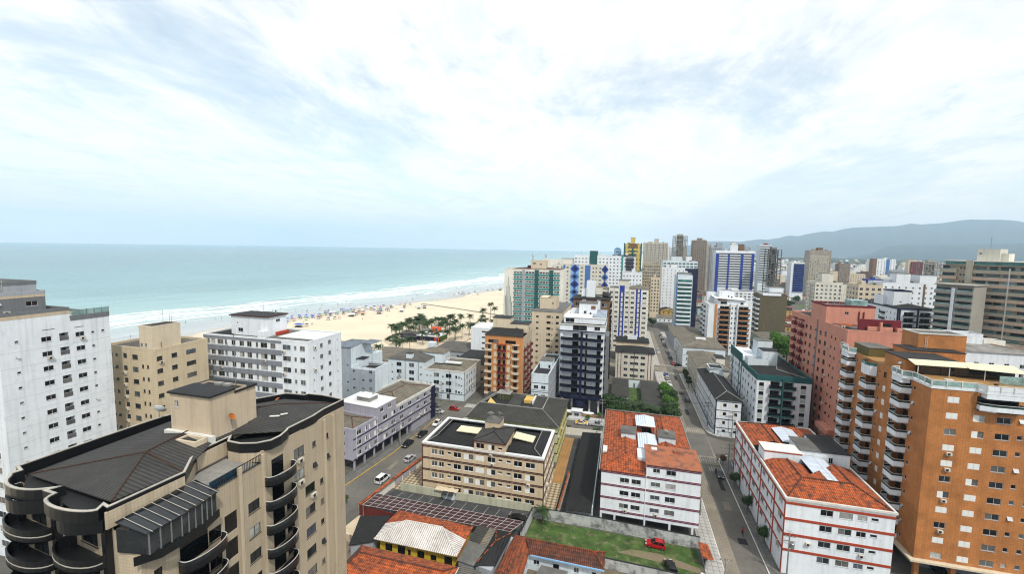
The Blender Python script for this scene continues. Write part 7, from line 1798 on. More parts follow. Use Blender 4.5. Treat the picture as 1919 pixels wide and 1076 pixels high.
def yellow_house():
    r = root_at('house', 'yellow-walled house, its roof half white corrugated sheet and half orange tile', 'house', -44.6, 68.6)
    F = body(r, .8, .9, 16.6, 8.2, 0, 3.3, YELLOW, near=True, frame=FRD, S=[(1.9, .9, 1.5, 1.5, 'slide', G0), (4.6, .8, 1.6, 1.7, 'slide', G0), (6.3, .9, .6, 1.2, 'slide', G0), (8.7, .8, 1.5, 1.5, 'slide', G0), (11.3, .9, 1.2, 1.1, 'slide', G0), (14.3, .1, 1.6, 2.2, 'dark')])
    z0, zr = 3.5, 5.2
    a, b, c, d = (0, 0, z0), (17.2, -.1, z0), (17.3, 4.4, z0+.2), (-.1, 4.4, z0+.3)
    p, q = (4.4, 4.5, zr), (12.4, 4.6, zr)
    shed_roof(r, [a, b, q, p], CWX, name='white_roof_sheet'); shed_roof(r, [b, c, q], CWY, name='white_roof_sheet'); shed_roof(r, [a, p, d], CWY, name='white_roof_sheet')
    e, f = (.4, 8.9, z0+.4), (17.4, 8.3, z0+.3)
    shed_roof(r, [d, p, e], TOY); shed_roof(r, [p, q, f, e], TOX); shed_roof(r, [q, c, f], TOY)
    for s, t in ((p, e), (q, f)): MB().tube([Vector(s)+Vector((0, 0, .06)), Vector(t)+Vector((0, 0, .06))], .13, 5).build('ridge_cap', TOX, r)
    for s, t in ((p, a), (q, b), (p, q)): MB().tube([Vector(s)+Vector((0, 0, .05)), Vector(t)+Vector((0, 0, .05))], .09, 5).build('ridge_cap', KERB, r)
    MB().tube([(17.45, 4.4, z0+.15), (17.3, -.2, z0-.05)], .12, 5).build('tile_verge', TRX, r)
yellow_house()
def lean_tos():
    spec = [('open-fronted shed with black corrugated roof behind the white-sheeted house', [(-48.6, 66.4, 2.9), (-44.8, 68.6, 2.9), (-45.4, 76.6, 3.1), (-51.6, 74.5, 3.1)], CDY),
            ('shed with charcoal roof at the back of the yellow-walled house', [(-27.0, 73.4, 3.3), (-24.6, 72.9, 3.3), (-24.0, 77.9, 3.5), (-26.6, 78.0, 3.5)], CGDY),
            ('narrow pale-sheeted lean-to between two dark shed roofs', [(-24.5, 72.9, 3.4), (-22.9, 72.7, 3.4), (-22.6, 77.8, 3.6), (-23.95, 77.9, 3.6)], CTY),
            ('flat grey-roofed shed with a rusty box on top, beside the white sheeting', [(-27.0, 67.9, 3.3), (-23.8, 67.6, 3.2), (-22.9, 72.6, 3.5), (-26.9, 73.2, 3.5)], ROOFG),
            ('long striped corrugated lean-to at the bottom edge beside the orange-tiled house', [(-26.3, 60.5, 3.0), (-21.5, 60.5, 3.0), (-22.0, 66.6, 3.2), (-26.2, 67.4, 3.2)], CGY)]
    for lab, pts, m in spec:
        x, y = pts[0][0], pts[0][1]; r = root_at('shed', lab, 'shed', x, y)
        q = [(a-x, b-y, c) for a, b, c in pts]; shed_roof(r, q, m)
        cx_, cy_ = sum(p[0] for p in q)/4, sum(p[1] for p in q)/4
        pr = [(cx_+(p[0]-cx_)*.92, cy_+(p[1]-cy_)*.92) for p in q]; MB().prism(pr, 0, min(p[2] for p in q)-.14).build('wall', GREYW, r)
    r = root_at('shed', 'black-sheeted workshop roof with rusty tile ridges, centre bottom', 'shed', -23.8, 67.6)
    MB().prism([(.3, .3), (3.4, -.2), (4.4, 10), (1.4, 10.2)], 0, 3.1).build('wall', GREYW, r)
    a, b, c, d, p = (0, 0, 3.1), (3.8, 1.0, 3.2), (4.6, 10.4, 3.4), (1.2, 10.2, 3.4), (2.4, 5.6, 4.4)
    BL = material('tarred_black_sheeting', (0.018, 0.018, 0.02), .6, .3, .5, wave=(('X', .5, .3),))
    shed_roof(r, [a, b, p], BL); shed_roof(r, [b, c, p], BL); shed_roof(r, [c, d, p], BL); shed_roof(r, [d, a, p], BL)
    for t in (a, c, d): 
        for k in (0.25, .55, .85): u = Vector(p).lerp(Vector(t), k-.2); w = Vector(p).lerp(Vector(t), k); MB().tube([u+Vector((0, 0, .08)), w+Vector((0, 0, .08))], .1, 5).build('ridge_tile', TOX, r)
lean_tos()
def brown_house():
    r = root_at('house', 'brown-tiled L-shaped house with grey-white walls by the grass lot, centre bottom', 'house', -20.0, 62)
    body(r, .8, 2, 4.9, 14.6, 0, 3.4, WHITE2, near=True, E=[(8.8, .2, .9, 2.0, 'dark'), (2.0, 1.0, 1.1, 1.0, 'slide')])
    body(r, 4.92, 11.4, 18.2, 14.7, 0, 3.3, mats={'S': WHITE2}, mat=CREAM, near=True, S=[(1.6, 1.2, 1.1, .9, 'slide'), (5.3, .1, 1.1, 2.0, 'dark'), (9.0, 1.2, .9, 1.0, 'slide', G2), (12.2, .1, .7, 1.9, 'dark')])
    z0, zr = 3.5, 4.9
    p, q = (2.6, 5.0, zr), (3.0, 13.2, zr)
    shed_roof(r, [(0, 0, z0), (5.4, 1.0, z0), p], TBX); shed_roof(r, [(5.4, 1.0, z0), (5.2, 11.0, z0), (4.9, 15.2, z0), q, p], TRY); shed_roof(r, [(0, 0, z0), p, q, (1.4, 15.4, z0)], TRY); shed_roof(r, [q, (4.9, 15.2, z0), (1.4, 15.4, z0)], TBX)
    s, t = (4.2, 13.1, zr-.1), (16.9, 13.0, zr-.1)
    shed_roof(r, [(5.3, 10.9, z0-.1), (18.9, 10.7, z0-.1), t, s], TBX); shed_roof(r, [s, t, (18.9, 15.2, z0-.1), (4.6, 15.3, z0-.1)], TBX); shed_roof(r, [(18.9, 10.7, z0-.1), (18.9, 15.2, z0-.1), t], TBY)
    for u, w in ((p, q), (s, t), ((5.4, 1, z0), p), ((0, 0, z0), p), (t, (18.9, 10.7, z0)), (t, (18.9, 15.2, z0))): MB().tube([Vector(u)+Vector((0, 0, .05)), Vector(w)+Vector((0, 0, .05))], .12, 5).build('ridge_cap', TRX, r)
    MB().ribbon([(5.5, 10.72), (18.9, 10.5)], .2, z0-.35, z0-.12).build('gutter', LBLUE, r)
    # cluttered yard: rubble heap, patched sheet and a green tank
    shed_roof(r, [(6.6, 5.4, 2.6), (12.4, 5.0, 2.5), (12.6, 9.4, 2.8), (7.8, 9.6, 2.8)], ROOFG, name='yard_canopy')
    for x, y in ((6.9, 5.7), (12.1, 5.3), (12.2, 9.1)): block(r, 'canopy_post', x, x+.12, y, y+.12, 0, 2.6, CONC)
brown_house()
rr = random.Random(3)
b = MB()
for i in range(70):
    x, y = -12.6+rr.gauss(0, 1.2), 69.5+rr.gauss(0, 1.1); s = rr.uniform(.15, .5); b.mat(rr.randrange(4)).box(x-s, x+s, y-s*.7, y+s*.7, 0, rr.uniform(.2, 1.3))
tag(b.build('yard_rubble', [CONC, TRX, KERB, CTX]), 'pile of broken boards and rubble in the yard of the brown-tiled house', None, None, 'stuff')
r = root_at('water_tank', 'small green water tank in the cluttered yard', 'tank', -15.0, 68.5); MB().lathe([(.7, 0), (.75, .5), (.7, 1.2), (.3, 1.4)], 14).build('tank', plain('green_plastic', (0.03, 0.14, 0.08), .5), r); MB().lathe([(.3, 1.4), (.28, 1.5)], 12).build('lid', FRD, r)
# ---- walls of the yards
boundary('boundary_wall', 'weathered whitewashed wall along the back of the grass lot', [(-17.2, 88.5), (-2.8, 88.75), (17.2, 88.0)], 2.5, CONCW, .25, cap=MEMB)
boundary('boundary_wall', 'weathered wall on the left side of the grass lot', [(-17.9, 79.9), (-17.25, 88.4)], 2.5, CONCW, .25, cap=MEMB)
boundary('boundary_wall', 'stained white wall along the front of the grass lot', [(-1.4, 77.5), (9, 77.2), (16.8, 76.6)], 2.0, CONCW, .25, cap=MEMB)
boundary('boundary_wall', 'pale green wall between the tan block and the parking yard', [(-51.0, 90.2), (-38.2, 90.2), (-18.1, 90.6)], 1.9, paint('pale_celadon_wall', (0.52, 0.52, 0.42), streak=.3), .2)
o = boundary('boundary_wall', 'white street wall capped with orange tiles beside the parking yard', [(-55.0, 79.2), (-53.2, 91), (-51.4, 102.3)], 2.3, WARMW, .22)
MB().ribbon([(-55.25, 79.1), (-53.45, 91), (-51.65, 102.4)], -.75, 2.3, 2.5).build('tile_capping', TOY, o)
for y in (92.5, 95.5, 98.5): MB().box(-.05, .05, -1.2, 1.2, .5, 1.9).build('panel', LILAC, o, (-53.02+(y-91)*.16, y, 0), R_(-9))
boundary('boundary_wall', 'dark red wall under the end of the solar car port', [(-54.9, 78.9), (-45.6, 77.9)], 2.4, paint('oxblood_wall', (0.16, 0.025, 0.02)), .25)
boundary('boundary_wall', 'low cream wall of the small front yard at the left street', [(-56.6, 72.0), (-51.6, 70.6)], 1.6, CREAM, .2)
boundary('boundary_wall', 'orange-coped side wall right of the tan block', [(-11.9, 91), (-11.4, 108)], 1.7, CREAM, .25, cap=TOX)
boundary('boundary_wall', 'white side wall left of the plum-striped block', [(-4.4, 91.5), (-4.2, 130.5)], 2.9, WHITE2, .25)
boundary('boundary_wall', 'pale street wall with railing beside the brick-red-striped block', [(31.9, 128), (31.6, 86)], .7, WHITE2, .2, rail=1.0)
boundary('boundary_wall', 'cream garden wall along the taxi street', [(-16, 134.2), (-4.2, 134.4)], 2.2, WARMW, .2)
boundary('boundary_wall', 'fence wall of the lilac block along the west pavement', [(-66.7, 84), (-65.2, 100), (-63.4, 118)], .5, CONC, .2, rail=1.2)
boundary('boundary_wall', 'white forecourt wall with black railing before the navy balcony tower', [(-22, 147.4), (-4.4, 147.6)], 1.0, WHITE, .25, rail=1.4)
boundary('boundary_wall', 'garden wall along the street side of the grey garages', [(16.9, 149), (16.9, 190)], 1.6, CONCW, .2)
sheet('front_yard', [(-55.6, 73.0), (-46.2, 71.6), (-45.6, 77.6), (-54.8, 78.7)], 0.03, material('cream_yard_tiles', (0.58, 0.50, 0.38), .85, .1, .4, grid=(.7, .2, 'XY')))
sheet('yard_ground', [(-56, 50), (17, 50), (17, 77.5), (-1.4, 77.4), (-56, 72)], 0.012, material('trodden_yard_earth', (0.21, 0.18, 0.14), .95, .3, .3))
# ---- solar car port: frame + single panels
def solar():
    r = root_at('solar_car_port', 'long car port roofed with dark maroon solar panels on white rails', 'car port', -53.6, 78.3)
    A, B, C_, D_ = Vector((0, 0, 3.0)), Vector((33.7, .3, 3.0)), Vector((35.6, 3.6, 3.35)), Vector((1.1, 4.2, 3.35))
    PV = material('maroon_solar_cell', (0.075, 0.032, 0.036), .5, .15, .8, spec=.3)
    nx, ny = 20, 4
    at = lambda s, t: (A.lerp(B, s)).lerp(D_.lerp(C_, s), t)
    me = None
    for i in range(nx):
        for j in range(ny):
            q = [at((i+a)/nx, (j+b)/ny) for a, b in ((.03, .03), (.97, .03), (.97, .97), (.03, .97))]
            o = q[0]
            MB().add([p-o for p in q]+[p-o-Vector((0, 0, .04)) for p in q], [(0, 1, 2, 3), (0, 4, 5, 1), (1, 5, 6, 2), (2, 6, 7, 3), (3, 7, 4, 0)]).build('solar_panel', PV, r, tuple(o))
    for i in range(nx+1): MB().tube([at(i/nx, 0), at(i/nx, 1)], .035, 4).build('rail', KERB, r)
    for j in range(ny+1): MB().tube([at(0, j/ny), at(1, j/ny)], .025, 4).build('rail', KERB, r)
    for i in range(0, nx+1, 4):
        for t in (.05, .95): p = at(i/nx, t); block(r, 'post', p.x-.07, p.x+.07, p.y-.07, p.y+.07, 0, p.z-.06, STEEL)
solar()
# ---- long charcoal shed by the plum-striped block
r = root_at('shed', 'very long charcoal corrugated shed beside the plum-striped block', 'shed', -10.2, 89.5)
body(r, .1, .1, 5.4, 41, 0, 2.8, GREYW, near=False, W=[(3+k*4.2, .05, 3.0, 2.2, 'dark') for k in range(9)]); shed_roof(r, [(-.1, -.4, 2.85), (5.6, -.4, 3.15), (5.6, 41.2, 3.15), (-.1, 41.2, 2.85)], CDY)
# ---- gate house with tiny tile roof on the street
r = root_at('gate_shelter', 'street gate with a little orange tile roof at the grass lot', 'gate', 17.2, 82.4)
block(r, 'gate', .2, .32, .2, 4.0, 0, 2.2, FRD); shed_roof(r, [(-.5, -.1, 2.4), (1.5, -.3, 2.2), (1.2, 4.4, 2.2), (-.7, 4.4, 2.4)], TOY)
for y in (.1, 4.0): block(r, 'post', .1, .4, y, y+.25, 0, 2.3, CONCW)
# ---- dark railings and gate house in front of the navy tower
r = root_at('gatehouse', 'white entrance gatehouse with curved white canopies before the navy balcony tower', 'gatehouse', -15.6, 147.9)
body(r, 0, 0, 3.4, 2.6, 0, 2.6, WHITE, S=[(1.7, .9, 1.6, 1.1, 'slide', G0)]); block(r, 'flat_roof', -.3, 3.7, -.3, 2.9, 2.6, 2.8, WHITE)
for cx_ in (-1.6, 5.6): MB().prism([(cx_+2.2*math.cos(R_(a)), .4+1.1*math.sin(R_(a))) for a in range(0, 360, 20)], 2.3, 2.5).build('curved_canopy', WHITE, r); block(r, 'canopy_post', cx_-.1, cx_+.1, .3, .5, 0, 2.3, WHITE)
# ================================================================ VEHICLES
CARP = {}
def car_paint(nm, c): 
    m = material('car_paint_'+nm, c, 0.25, 0.03, 1.0, spec=0.6); return m
def car_mesh_parts(kind):
    """profile-based body with a tapered glasshouse; x is forward"""
    if kind in CARP: return CARP[kind]
    if kind == 'hatch': L, W, H, prof, cab = 3.9, 1.68, 1.5, [(-1.92, .32), (-1.95, .8), (-1.8, .95), (.75, .95), (1.75, .78), (1.93, .6), (1.93, .32)], [(-1.75, .93), (-1.45, 1.47), (.1, 1.5), (.95, .93)]
    elif kind == 'sedan': L, W, H, prof, cab = 4.4, 1.74, 1.45, [(-2.15, .34), (-2.2, .82), (-2.0, .95), (-1.2, .97), (.9, .95), (2.0, .76), (2.2, .58), (2.18, .32)], [(-1.55, .95), (-.85, 1.42), (.25, 1.45), (1.15, .93)]
    elif kind == 'van': L, W, H, prof, cab = 4.2, 1.8, 1.85, [(-2.1, .35), (-2.1, 1.0), (1.0, 1.0), (1.9, .85), (2.1, .6), (2.1, .35)], [(-2.08, .99), (-2.05, 1.82), (.55, 1.85), (1.3, .98)]
    else: L, W, H, prof, cab = 5.0, 1.82, 1.75, [(-2.5, .45), (-2.5, 1.05), (1.0, 1.05), (2.3, .95), (2.5, .7), (2.5, .42)], [(-.7, 1.03), (-.45, 1.72), (.5, 1.75), (1.25, 1.03)]
    w = W/2
    def loft(pr, w0, w1, zmid):
        v = []; n = len(pr)
        ws = [w0 if z < zmid else w1 for x, z in pr]
        for s in (-1, 1): v += [(x, s*k, z) for (x, z), k in zip(pr, ws)]
        f = [tuple(range(n)), tuple(range(n, 2*n))[::-1]]+[(i, n+i, n+(i+1) % n, (i+1) % n) for i in range(n)]
        return v, f
    body_ = MB().add(*loft(prof, w, w*.96, .7))
    roofp = [(cab[1][0]+.05, cab[1][1]-.02), (cab[1][0]+.2, cab[1][1]+.04), (cab[2][0]-.15, cab[2][1]+.04), (cab[2][0]+.02, cab[2][1]-.02)]
    body_.add(*loft(roofp, w*.80, w*.76, 1.45))
    for s in (-1, 1):
        for a, b_ in ((cab[0], cab[1]), (cab[3], cab[2])): body_.tube([(a[0], s*w*.93, a[1]), (b_[0], s*w*.79, b_[1])], .05, 4)
        body_.tube([((cab[0][0]+cab[3][0])/2, s*w*.93, .95), ((cab[1][0]+cab[2][0])/2, s*w*.79, cab[1][1])], .05, 4)
        body_.box(cab[3][0]-.35, cab[3][0]-.15, s*w*1.06-.08, s*w*1.06+.08, .92, 1.05)
    if kind == 'pickup': pass
    gl = MB().add(*loft(cab, w*.90, w*.77, 1.2))
    wh = MB()
    for k in range(14):
        pass
    tyre = MB().tube([(0, -.1, 0), (0, .1, 0)], .31, 14).mat(1).tube([(0, -.11, 0), (0, .11, 0)], .18, 10).mesh('wheel', [plain('tyre_rubber', (0.015, 0.015, 0.016), .9), plain('alloy_rim', (.35, .35, .36), .35, .7)])
    fx = prof[-2][0]; bx = prof[1][0]
    hl = MB().box(fx-.16, fx+.015, -.2, .2, .60, .74).mesh('headlight', plain('headlight_lens', (.7, .72, .74), .15))
    tl = MB().box(bx-.02, bx+.1, -.14, .14, .62, .84).mesh('taillight', plain('taillight_lens', (.35, .01, .01), .25))
    pl_ = MB().box(bx-.03, bx+.05, -.26, .26, .45, .57).mesh('number_plate', KERB)
    CARP[kind] = (body_, gl.mesh('car_glass', G0), tyre, hl, tl, pl_, w, L, kind)
    return CARP[kind]
CBODY = {}
def car(kind, x, y, rz, paint_, label, cat='car', group=None, z=.05, name='parked_car'):
    b_, gl, tyre, hl, tl, pl_, w, L, k = car_mesh_parts(kind)
    key = (kind, paint_.name)
    if key not in CBODY: CBODY[key] = b_.mesh('car_body', paint_)
    r = thing(name, label, cat, (x, y, z), rz, group)
    link('body', CBODY[key], r); link('glasshouse', gl, r)
    for sx in (-L*.32, L*.31):
        for sy in (-1, 1): link('wheel', tyre, r, (sx, sy*(w-.1), .31))
    for sy in (-1, 1): link('headlight', hl, r, (0, sy*(w-.32), 0)); link('taillight', tl, r, (0, sy*(w-.25), 0))
    link('number_plate', pl_, r)
    return r
BLK, WHT, RED, SIL, GRY, BLU, YEL, NVY, GRN = [car_paint(*a) for a in (('black', (.012, .012, .014)), ('white', (.7, .7, .7)), ('red', (.42, .012, .015)), ('silver', (.45, .46, .47)), ('grey', (.12, .125, .13)), ('blue', (.05, .16, .42)), ('yellow', (.75, .48, .02)), ('navy', (.02, .03, .07)), ('beige', (.45, .42, .36)))]
U, Dn = math.pi/2, -math.pi/2
car('hatch', 27.2, 119.8, Dn, BLK, 'black hatchback at the kerb just below the street crossing')
car('hatch', 27.0, 178.5, U, NVY, 'dark blue car on the right kerb opposite the street trees')
car('hatch', 22.2, 194, U, WHT, 'nearest white car parked past the street trees, left kerb'); car('sedan', 22.1, 199.5, U, WHT, 'second white car parked past the street trees, left kerb')
car('hatch', 22.2, 207.5, U, SIL, 'silver-white car in the left kerb row near the second crossing'); car('hatch', 22.2, 213.5, U, BLU, 'blue car parked nearest the second crossing, left kerb')
car('hatch', 27.6, 236, U, RED, 'red car on the right kerb just past the second crossing', z=.06); car('hatch', 29.9, 232.5, 0.2, BLK, 'black car turned in beside the red one at the second crossing', z=.18)
for i, (y, p, nm) in enumerate(((249, NVY, 'navy'), (263, SIL, 'silver'), (283, GRY, 'grey'), (290, WHT, 'white'), (297, BLK, 'black'), (305, WHT, 'second white'), (313, GRY, 'second grey'))):
    car('hatch' if i % 2 else 'sedan', 27.6, y, U, p, '%s car in the far right kerb row, %s car beyond the second crossing' % (nm, ordinal(i+2)), group='cars parked along the far street')
for i, (y, p, nm) in enumerate(((258, WHT, 'white'), (265, SIL, 'silver'))): car('hatch', 22.1, y, U, p, '%s car on the far left kerb below the blue-striped tower' % nm, group='cars parked along the far street')
# west street
car('van', -57.4, 92.6, U-.1, WHT, 'white van beside the orange-capped wall in the west street', 'van', name='parked_van'); car('hatch', -55.9, 104.2, U-.1, SIL, 'silver hatchback beside the tan block in the west street')
car('sedan', -60.9, 112.2, Dn-.1, BLK, 'black sedan at the yellow kerb, nearer of two'); car('sedan', -59.8, 119.6, Dn-.1, BLK, 'black sedan at the yellow kerb, farther of two')
car('hatch', -58.8, 128.6, Dn-.1, WHT, 'white car at the top of the west street'); car('hatch', -58.2, 142.6, .05, RED, 'red car in the cross street before the pale corner block'); car('hatch', -66.5, 143.4, .05, GRY, 'grey car in the cross street left of the red one'); car('sedan', -62.8, 138.2, .05, SIL, 'silver car in front of the navy end wall')
# taxi street
t = car('sedan', -11.6, 143.3, 0, WHT, 'yellow and white taxi in the cross street', 'taxi', name='parked_taxi')
MB().add([(-2.17, -.876, .70), (2.03, -.876, .70), (2.0, -.84, .79), (-2.0, -.84, .98), (-2.2, -.84, .84)], [(0, 1, 2, 3, 4)]).build('yellow_side', YEL, t); block(t, 'yellow_roof', -.62, .12, -.64, .64, 1.492, 1.51, YEL); block(t, 'yellow_bonnet', 1.15, 1.9, -.75, .75, .905, .935, YEL); block(t, 'yellow_boot', -2.0, -1.5, -.75, .75, .972, .99, YEL); block(t, 'roof_sign', -.35, -.1, -.3, .3, 1.51, 1.64, WHT)
car('pickup', -6.6, 143.5, 0, SIL, 'silver pickup right behind the taxi', 'pickup', name='parked_pickup')
# yards
car('hatch', 8.6, 86.3, math.pi-.05, RED, 'red hatchback on the grass lot'); car('hatch', 10.9, 80.4, U+.2, BLK, 'black car by the front wall of the grass lot'); car('hatch', 16.9, 78.4, U, WHT, 'white car tucked by the gate at the bottom edge', z=.06)
car('sedan', -20.3, 86.4, .25, BLK, 'black sedan at the end of the parking yard by the lawn wall'); car('hatch', -47.6, 75.2, .7, SIL, 'silver-grey car in the small cream front yard'); car('hatch', -54.8, 68.6, -.9, car_paint('crimson', (.5, .01, .06)), 'crimson car half hidden behind the beige tower')
car('hatch', -15.6, 79.2, .3, WHT, 'white car roof showing behind the brown-tiled house')
car('hatch', -1.6, 164, U, RED, 'red car on the terracotta drive right of the navy tower'); car('sedan', 60, 94, U, BLK, 'black car parked under the orange tower', z=.1)
# ================================================================ PEOPLE
def person_mesh(pose, top, low, skin, hair):
    me = bpy.data.meshes.new('person'); 
    if pose == 'stand': J = [(0,0,.98,.15),(0,.0,1.18,.135),(0,.01,1.38,.15),(0,.01,1.50,.06),(0,.03,1.62,.095),(0,.02,1.73,.08),(.19,0,1.42,.055),(.25,.02,1.15,.045),(.24,.12,.92,.035),(-.19,0,1.42,.055),(-.26,-.02,1.15,.045),(-.25,.02,.90,.035),(.10,0,.90,.095),(.11,.04,.5,.065),(.12,-.02,.1,.045),(.12,.12,.04,.04),(-.10,0,.90,.095),(-.11,-.02,.5,.065),(-.12,-.1,.1,.045),(-.12,.04,.04,.04)]
    else: J = [(0,0,.98,.15),(0,.06,1.16,.135),(0,.16,1.34,.15),(0,.22,1.46,.06),(0,.27,1.57,.095),(0,.27,1.68,.08),(.19,.16,1.38,.055),(.23,.34,1.18,.045),(.24,.56,1.06,.035),(-.19,.16,1.38,.055),(-.23,.34,1.18,.045),(-.24,.56,1.06,.035),(.10,.04,.93,.095),(.11,.36,.76,.065),(.11,.16,.42,.045),(.11,.28,.38,.04),(-.10,.04,.93,.095),(-.11,.30,.58,.065),(-.11,.06,.24,.045),(-.11,.18,.2,.04)]
    E_ = [(0,1),(1,2),(2,3),(3,4),(4,5),(2,6),(6,7),(7,8),(2,9),(9,10),(10,11),(0,12),(12,13),(13,14),(14,15),(0,16),(16,17),(17,18),(18,19)]
    me.from_pydata([j[:3] for j in J], E_, [])
    o = bpy.data.objects.new('person_source', me); col.objects.link(o)
    m = o.modifiers.new('skin', 'SKIN'); o.modifiers.new('sub', 'SUBSURF').levels = 1
    for sv, j in zip(me.skin_vertices[0].data, J): sv.radius = (j[3], j[3]*.85)
    me.skin_vertices[0].data[0].use_root = True
    dg = bpy.context.evaluated_depsgraph_get(); ev = o.evaluated_get(dg); nm = bpy.data.meshes.new_from_object(ev)
    bpy.data.objects.remove(o); 
    nm.materials.clear()
    for mm in (skin, top, low, hair): nm.materials.append(mm)
    for p in nm.polygons:
        z, y = p.center.z, p.center.y; x = abs(p.center.x)
        hz = 1.60 if pose == 'stand' else 1.55
        k = 0
        if z > hz+.05 or (z > hz-.06 and p.normal.y < -.2): k = 3
        elif .96 < z < hz-.12 and not (x > .22 and z < 1.2 and pose == 'stand'): k = 1
        elif (.55 if pose == 'stand' else .3) < z <= .97 and x < .2: k = 2
        p.material_index = k; p.use_smooth = True
    return nm
SKIN = [plain('warm_skin', (.42, .23, .14), .6), plain('brown_skin', (.22, .11, .06), .6)]
HAIR = plain('dark_hair', (.02, .014, .01), .7)
CL = [plain('cloth_%s' % n, c, .9) for n, c in (('red', (.4, .03, .03)), ('blue', (.04, .09, .35)), ('white', (.7, .7, .7)), ('black', (.015, .015, .018)), ('green', (.05, .25, .08)), ('orange', (.6, .2, .03)))]
PM = [person_mesh('stand', CL[a], CL[b_], SKIN[c], HAIR) for a, b_, c in ((0, 3, 0), (1, 1, 1), (2, 1, 0), (3, 3, 1), (4, 2, 0), (5, 3, 0))]
CN = ['red top', 'blue clothes', 'white top', 'dark clothes', 'green top', 'orange top']
PPL = [(-304.0, 323.2), (-277.3, 311.7), (-274.9, 323.2), (-262.4, 309.3), (-288.1, 358.8), (-273.8, 339.5), (-278.9, 370.6), (-278.2, 370.9), (-276.6, 375.9), (-265.9, 373.0), (-272.5, 385.5), (-255.0, 308.1), (-224.1, 267.6), (-224.0, 268.6), (-242.7, 346.9), (-237.0, 353.8), (-228.5, 343.3), (-226.1, 346.5), (-249.7, 366.2), (-234.5, 373.3), (-232.1, 374.2), (-191.6, 318.5), (-201.8, 298.8), (-211.7, 480.0), (-207.0, 487.5), (-233.7, 490.7), (-234.9, 581.4), (-244.7, 600.3), (-258.9, 577.2), (-228.9, 436.5), (-222.0, 407.7), (-221.1, 414.1), (-217.8, 547.8), (-193.6, 567.8), (-190.1, 569.3), (-191.8, 319.2), (-315.4, 243.6), (-311.5, 264.0), (-307.0, 265.7), (-297.5, 194.7)]
pq = random.Random(4)
for i in range(46):
    t = pq.random(); y = 215+400*t; d = pq.choice([pq.uniform(-35, 10), pq.uniform(5, 48), pq.uniform(40, 75)]); PPL.append((shore_at(y)+d, y))
pr_ = random.Random(21); seen = {}
for x, y in sorted(PPL, key=lambda p: screen_x(*p)):
    k = pr_.randrange(6); seen[k] = seen.get(k, 0)+1
    o = link('person', PM[k], None, (x, y, -.05 if x < shore_at(y) else .15), pr_.uniform(0, 6.28))
    tag(o, 'person in %s standing on the beach, %s of these from the left' % (CN[k], ordinal(seen[k])), 'person', 'people on the beach')
# cyclist on the main street
def bicycle(x, y, rz):
    r = thing('bicycle', 'dark bicycle ridden up the main street beside the round trees', 'bicycle', (x, y, .05), rz)
    for yy in (-.5, .55):
        pts = [(0, yy+.33*math.cos(R_(a)), .34+.33*math.sin(R_(a))) for a in range(0, 361, 30)]; MB().tube(pts, .025, 5).build('wheel', FRD, r)
    MB().tube([(0, -.5, .34), (0, -.1, .85), (0, .42, .82), (0, -.02, .32), (0, -.5, .34)], .022, 5).tube([(0, .42, .95), (0, .55, .34)], .022, 5).tube([(0, -.02, .32), (0, -.12, .9)], .022, 5).build('frame', FRD, r)
    MB().tube([(-.26, .5, 1.03), (0, .42, 1.0), (.26, .5, 1.03)], .02, 5).build('handlebar', FRD, r); MB().box(-.08, .08, -.28, .02, .88, .95).build('saddle', FRD, r)
bicycle(26.8, 95.2, 0)
tag(link('person', person_mesh('ride', CL[0], CL[3], SKIN[1], HAIR), None, (26.8, 95.1, .08)), 'person in a red top and dark shorts riding the bicycle', 'person')
# ================================================================ TREES
LEAF = [material('leaf_'+n, c, .6, .35, .9, spec=.3) for n, c in (('deep_green', (.045, .095, .02)), ('fresh_green', (.095, .20, .022)), ('palm_green', (.045, .085, .022)), ('olive_green', (.07, .075, .035)))]
BARK = material('grey_brown_bark', (.16, .125, .09), .9, .25, 2.0, bump=.02)
PBARK = material('palm_bark', (.24, .20, .15), .9, .2, 2.0, wave=(('Z', .3, .35),))
def leaf_crown(blobs, n, size, seed, m):
    q = random.Random(seed); v, f = [], []
    for i in range(n):
        c = q.choice(blobs); d = Vector((q.gauss(0, 1), q.gauss(0, 1), q.gauss(0, 1))).normalized(); rr_ = q.random()**.35
        p = Vector(c[:3])+Vector((d.x*c[3], d.y*c[3], d.z*c[4]))*rr_
        nrm = (d+Vector((q.gauss(0, .6), q.gauss(0, .6), q.gauss(.5, .6)))).normalized(); a = nrm.orthogonal().normalized(); b2 = nrm.cross(a)
        th = q.uniform(0, 6.28); a, b2 = a*math.cos(th)+b2*math.sin(th), b2*math.cos(th)-a*math.sin(th); s = size*q.uniform(.6, 1.3); k = len(v)
        v += [p-a*s, p+b2*s*.55, p+a*s, p-b2*s*.55]; f.append((k, k+1, k+2, k+3))
    return new_mesh('crown', v, f, m)
def tree(label, x, y, h, blobs, n, size, m, seed, trunk_r=.2, group=None, name='tree', multi=True):
    r = thing(name, label, 'tree', (x, y, 0), 0, group); q = random.Random(seed)
    t = MB().tube([(0, 0, 0), (q.uniform(-.1, .1), q.uniform(-.1, .1), h*.35), (q.uniform(-.2, .2), q.uniform(-.2, .2), h*.62)], [trunk_r, trunk_r*.8, trunk_r*.5], 7)
    for c in blobs[:6]: t.tube([(0, 0, h*.33), (c[0]*.5, c[1]*.5, (h*.4+c[2])*.5), (c[0]*.9, c[1]*.9, c[2])], [trunk_r*.55, trunk_r*.35, trunk_r*.12], 5)
    t.build('trunk', BARK, r); link('crown', leaf_crown(blobs, n, size, seed, m), r)
    return r
def rblobs(seed, n, R, z0, z1, br):
    q = random.Random(seed); return [(q.uniform(-R, R), q.uniform(-R, R), q.uniform(z0, z1), br*q.uniform(.75, 1.25), br*q.uniform(.6, .9)) for _ in range(n)]
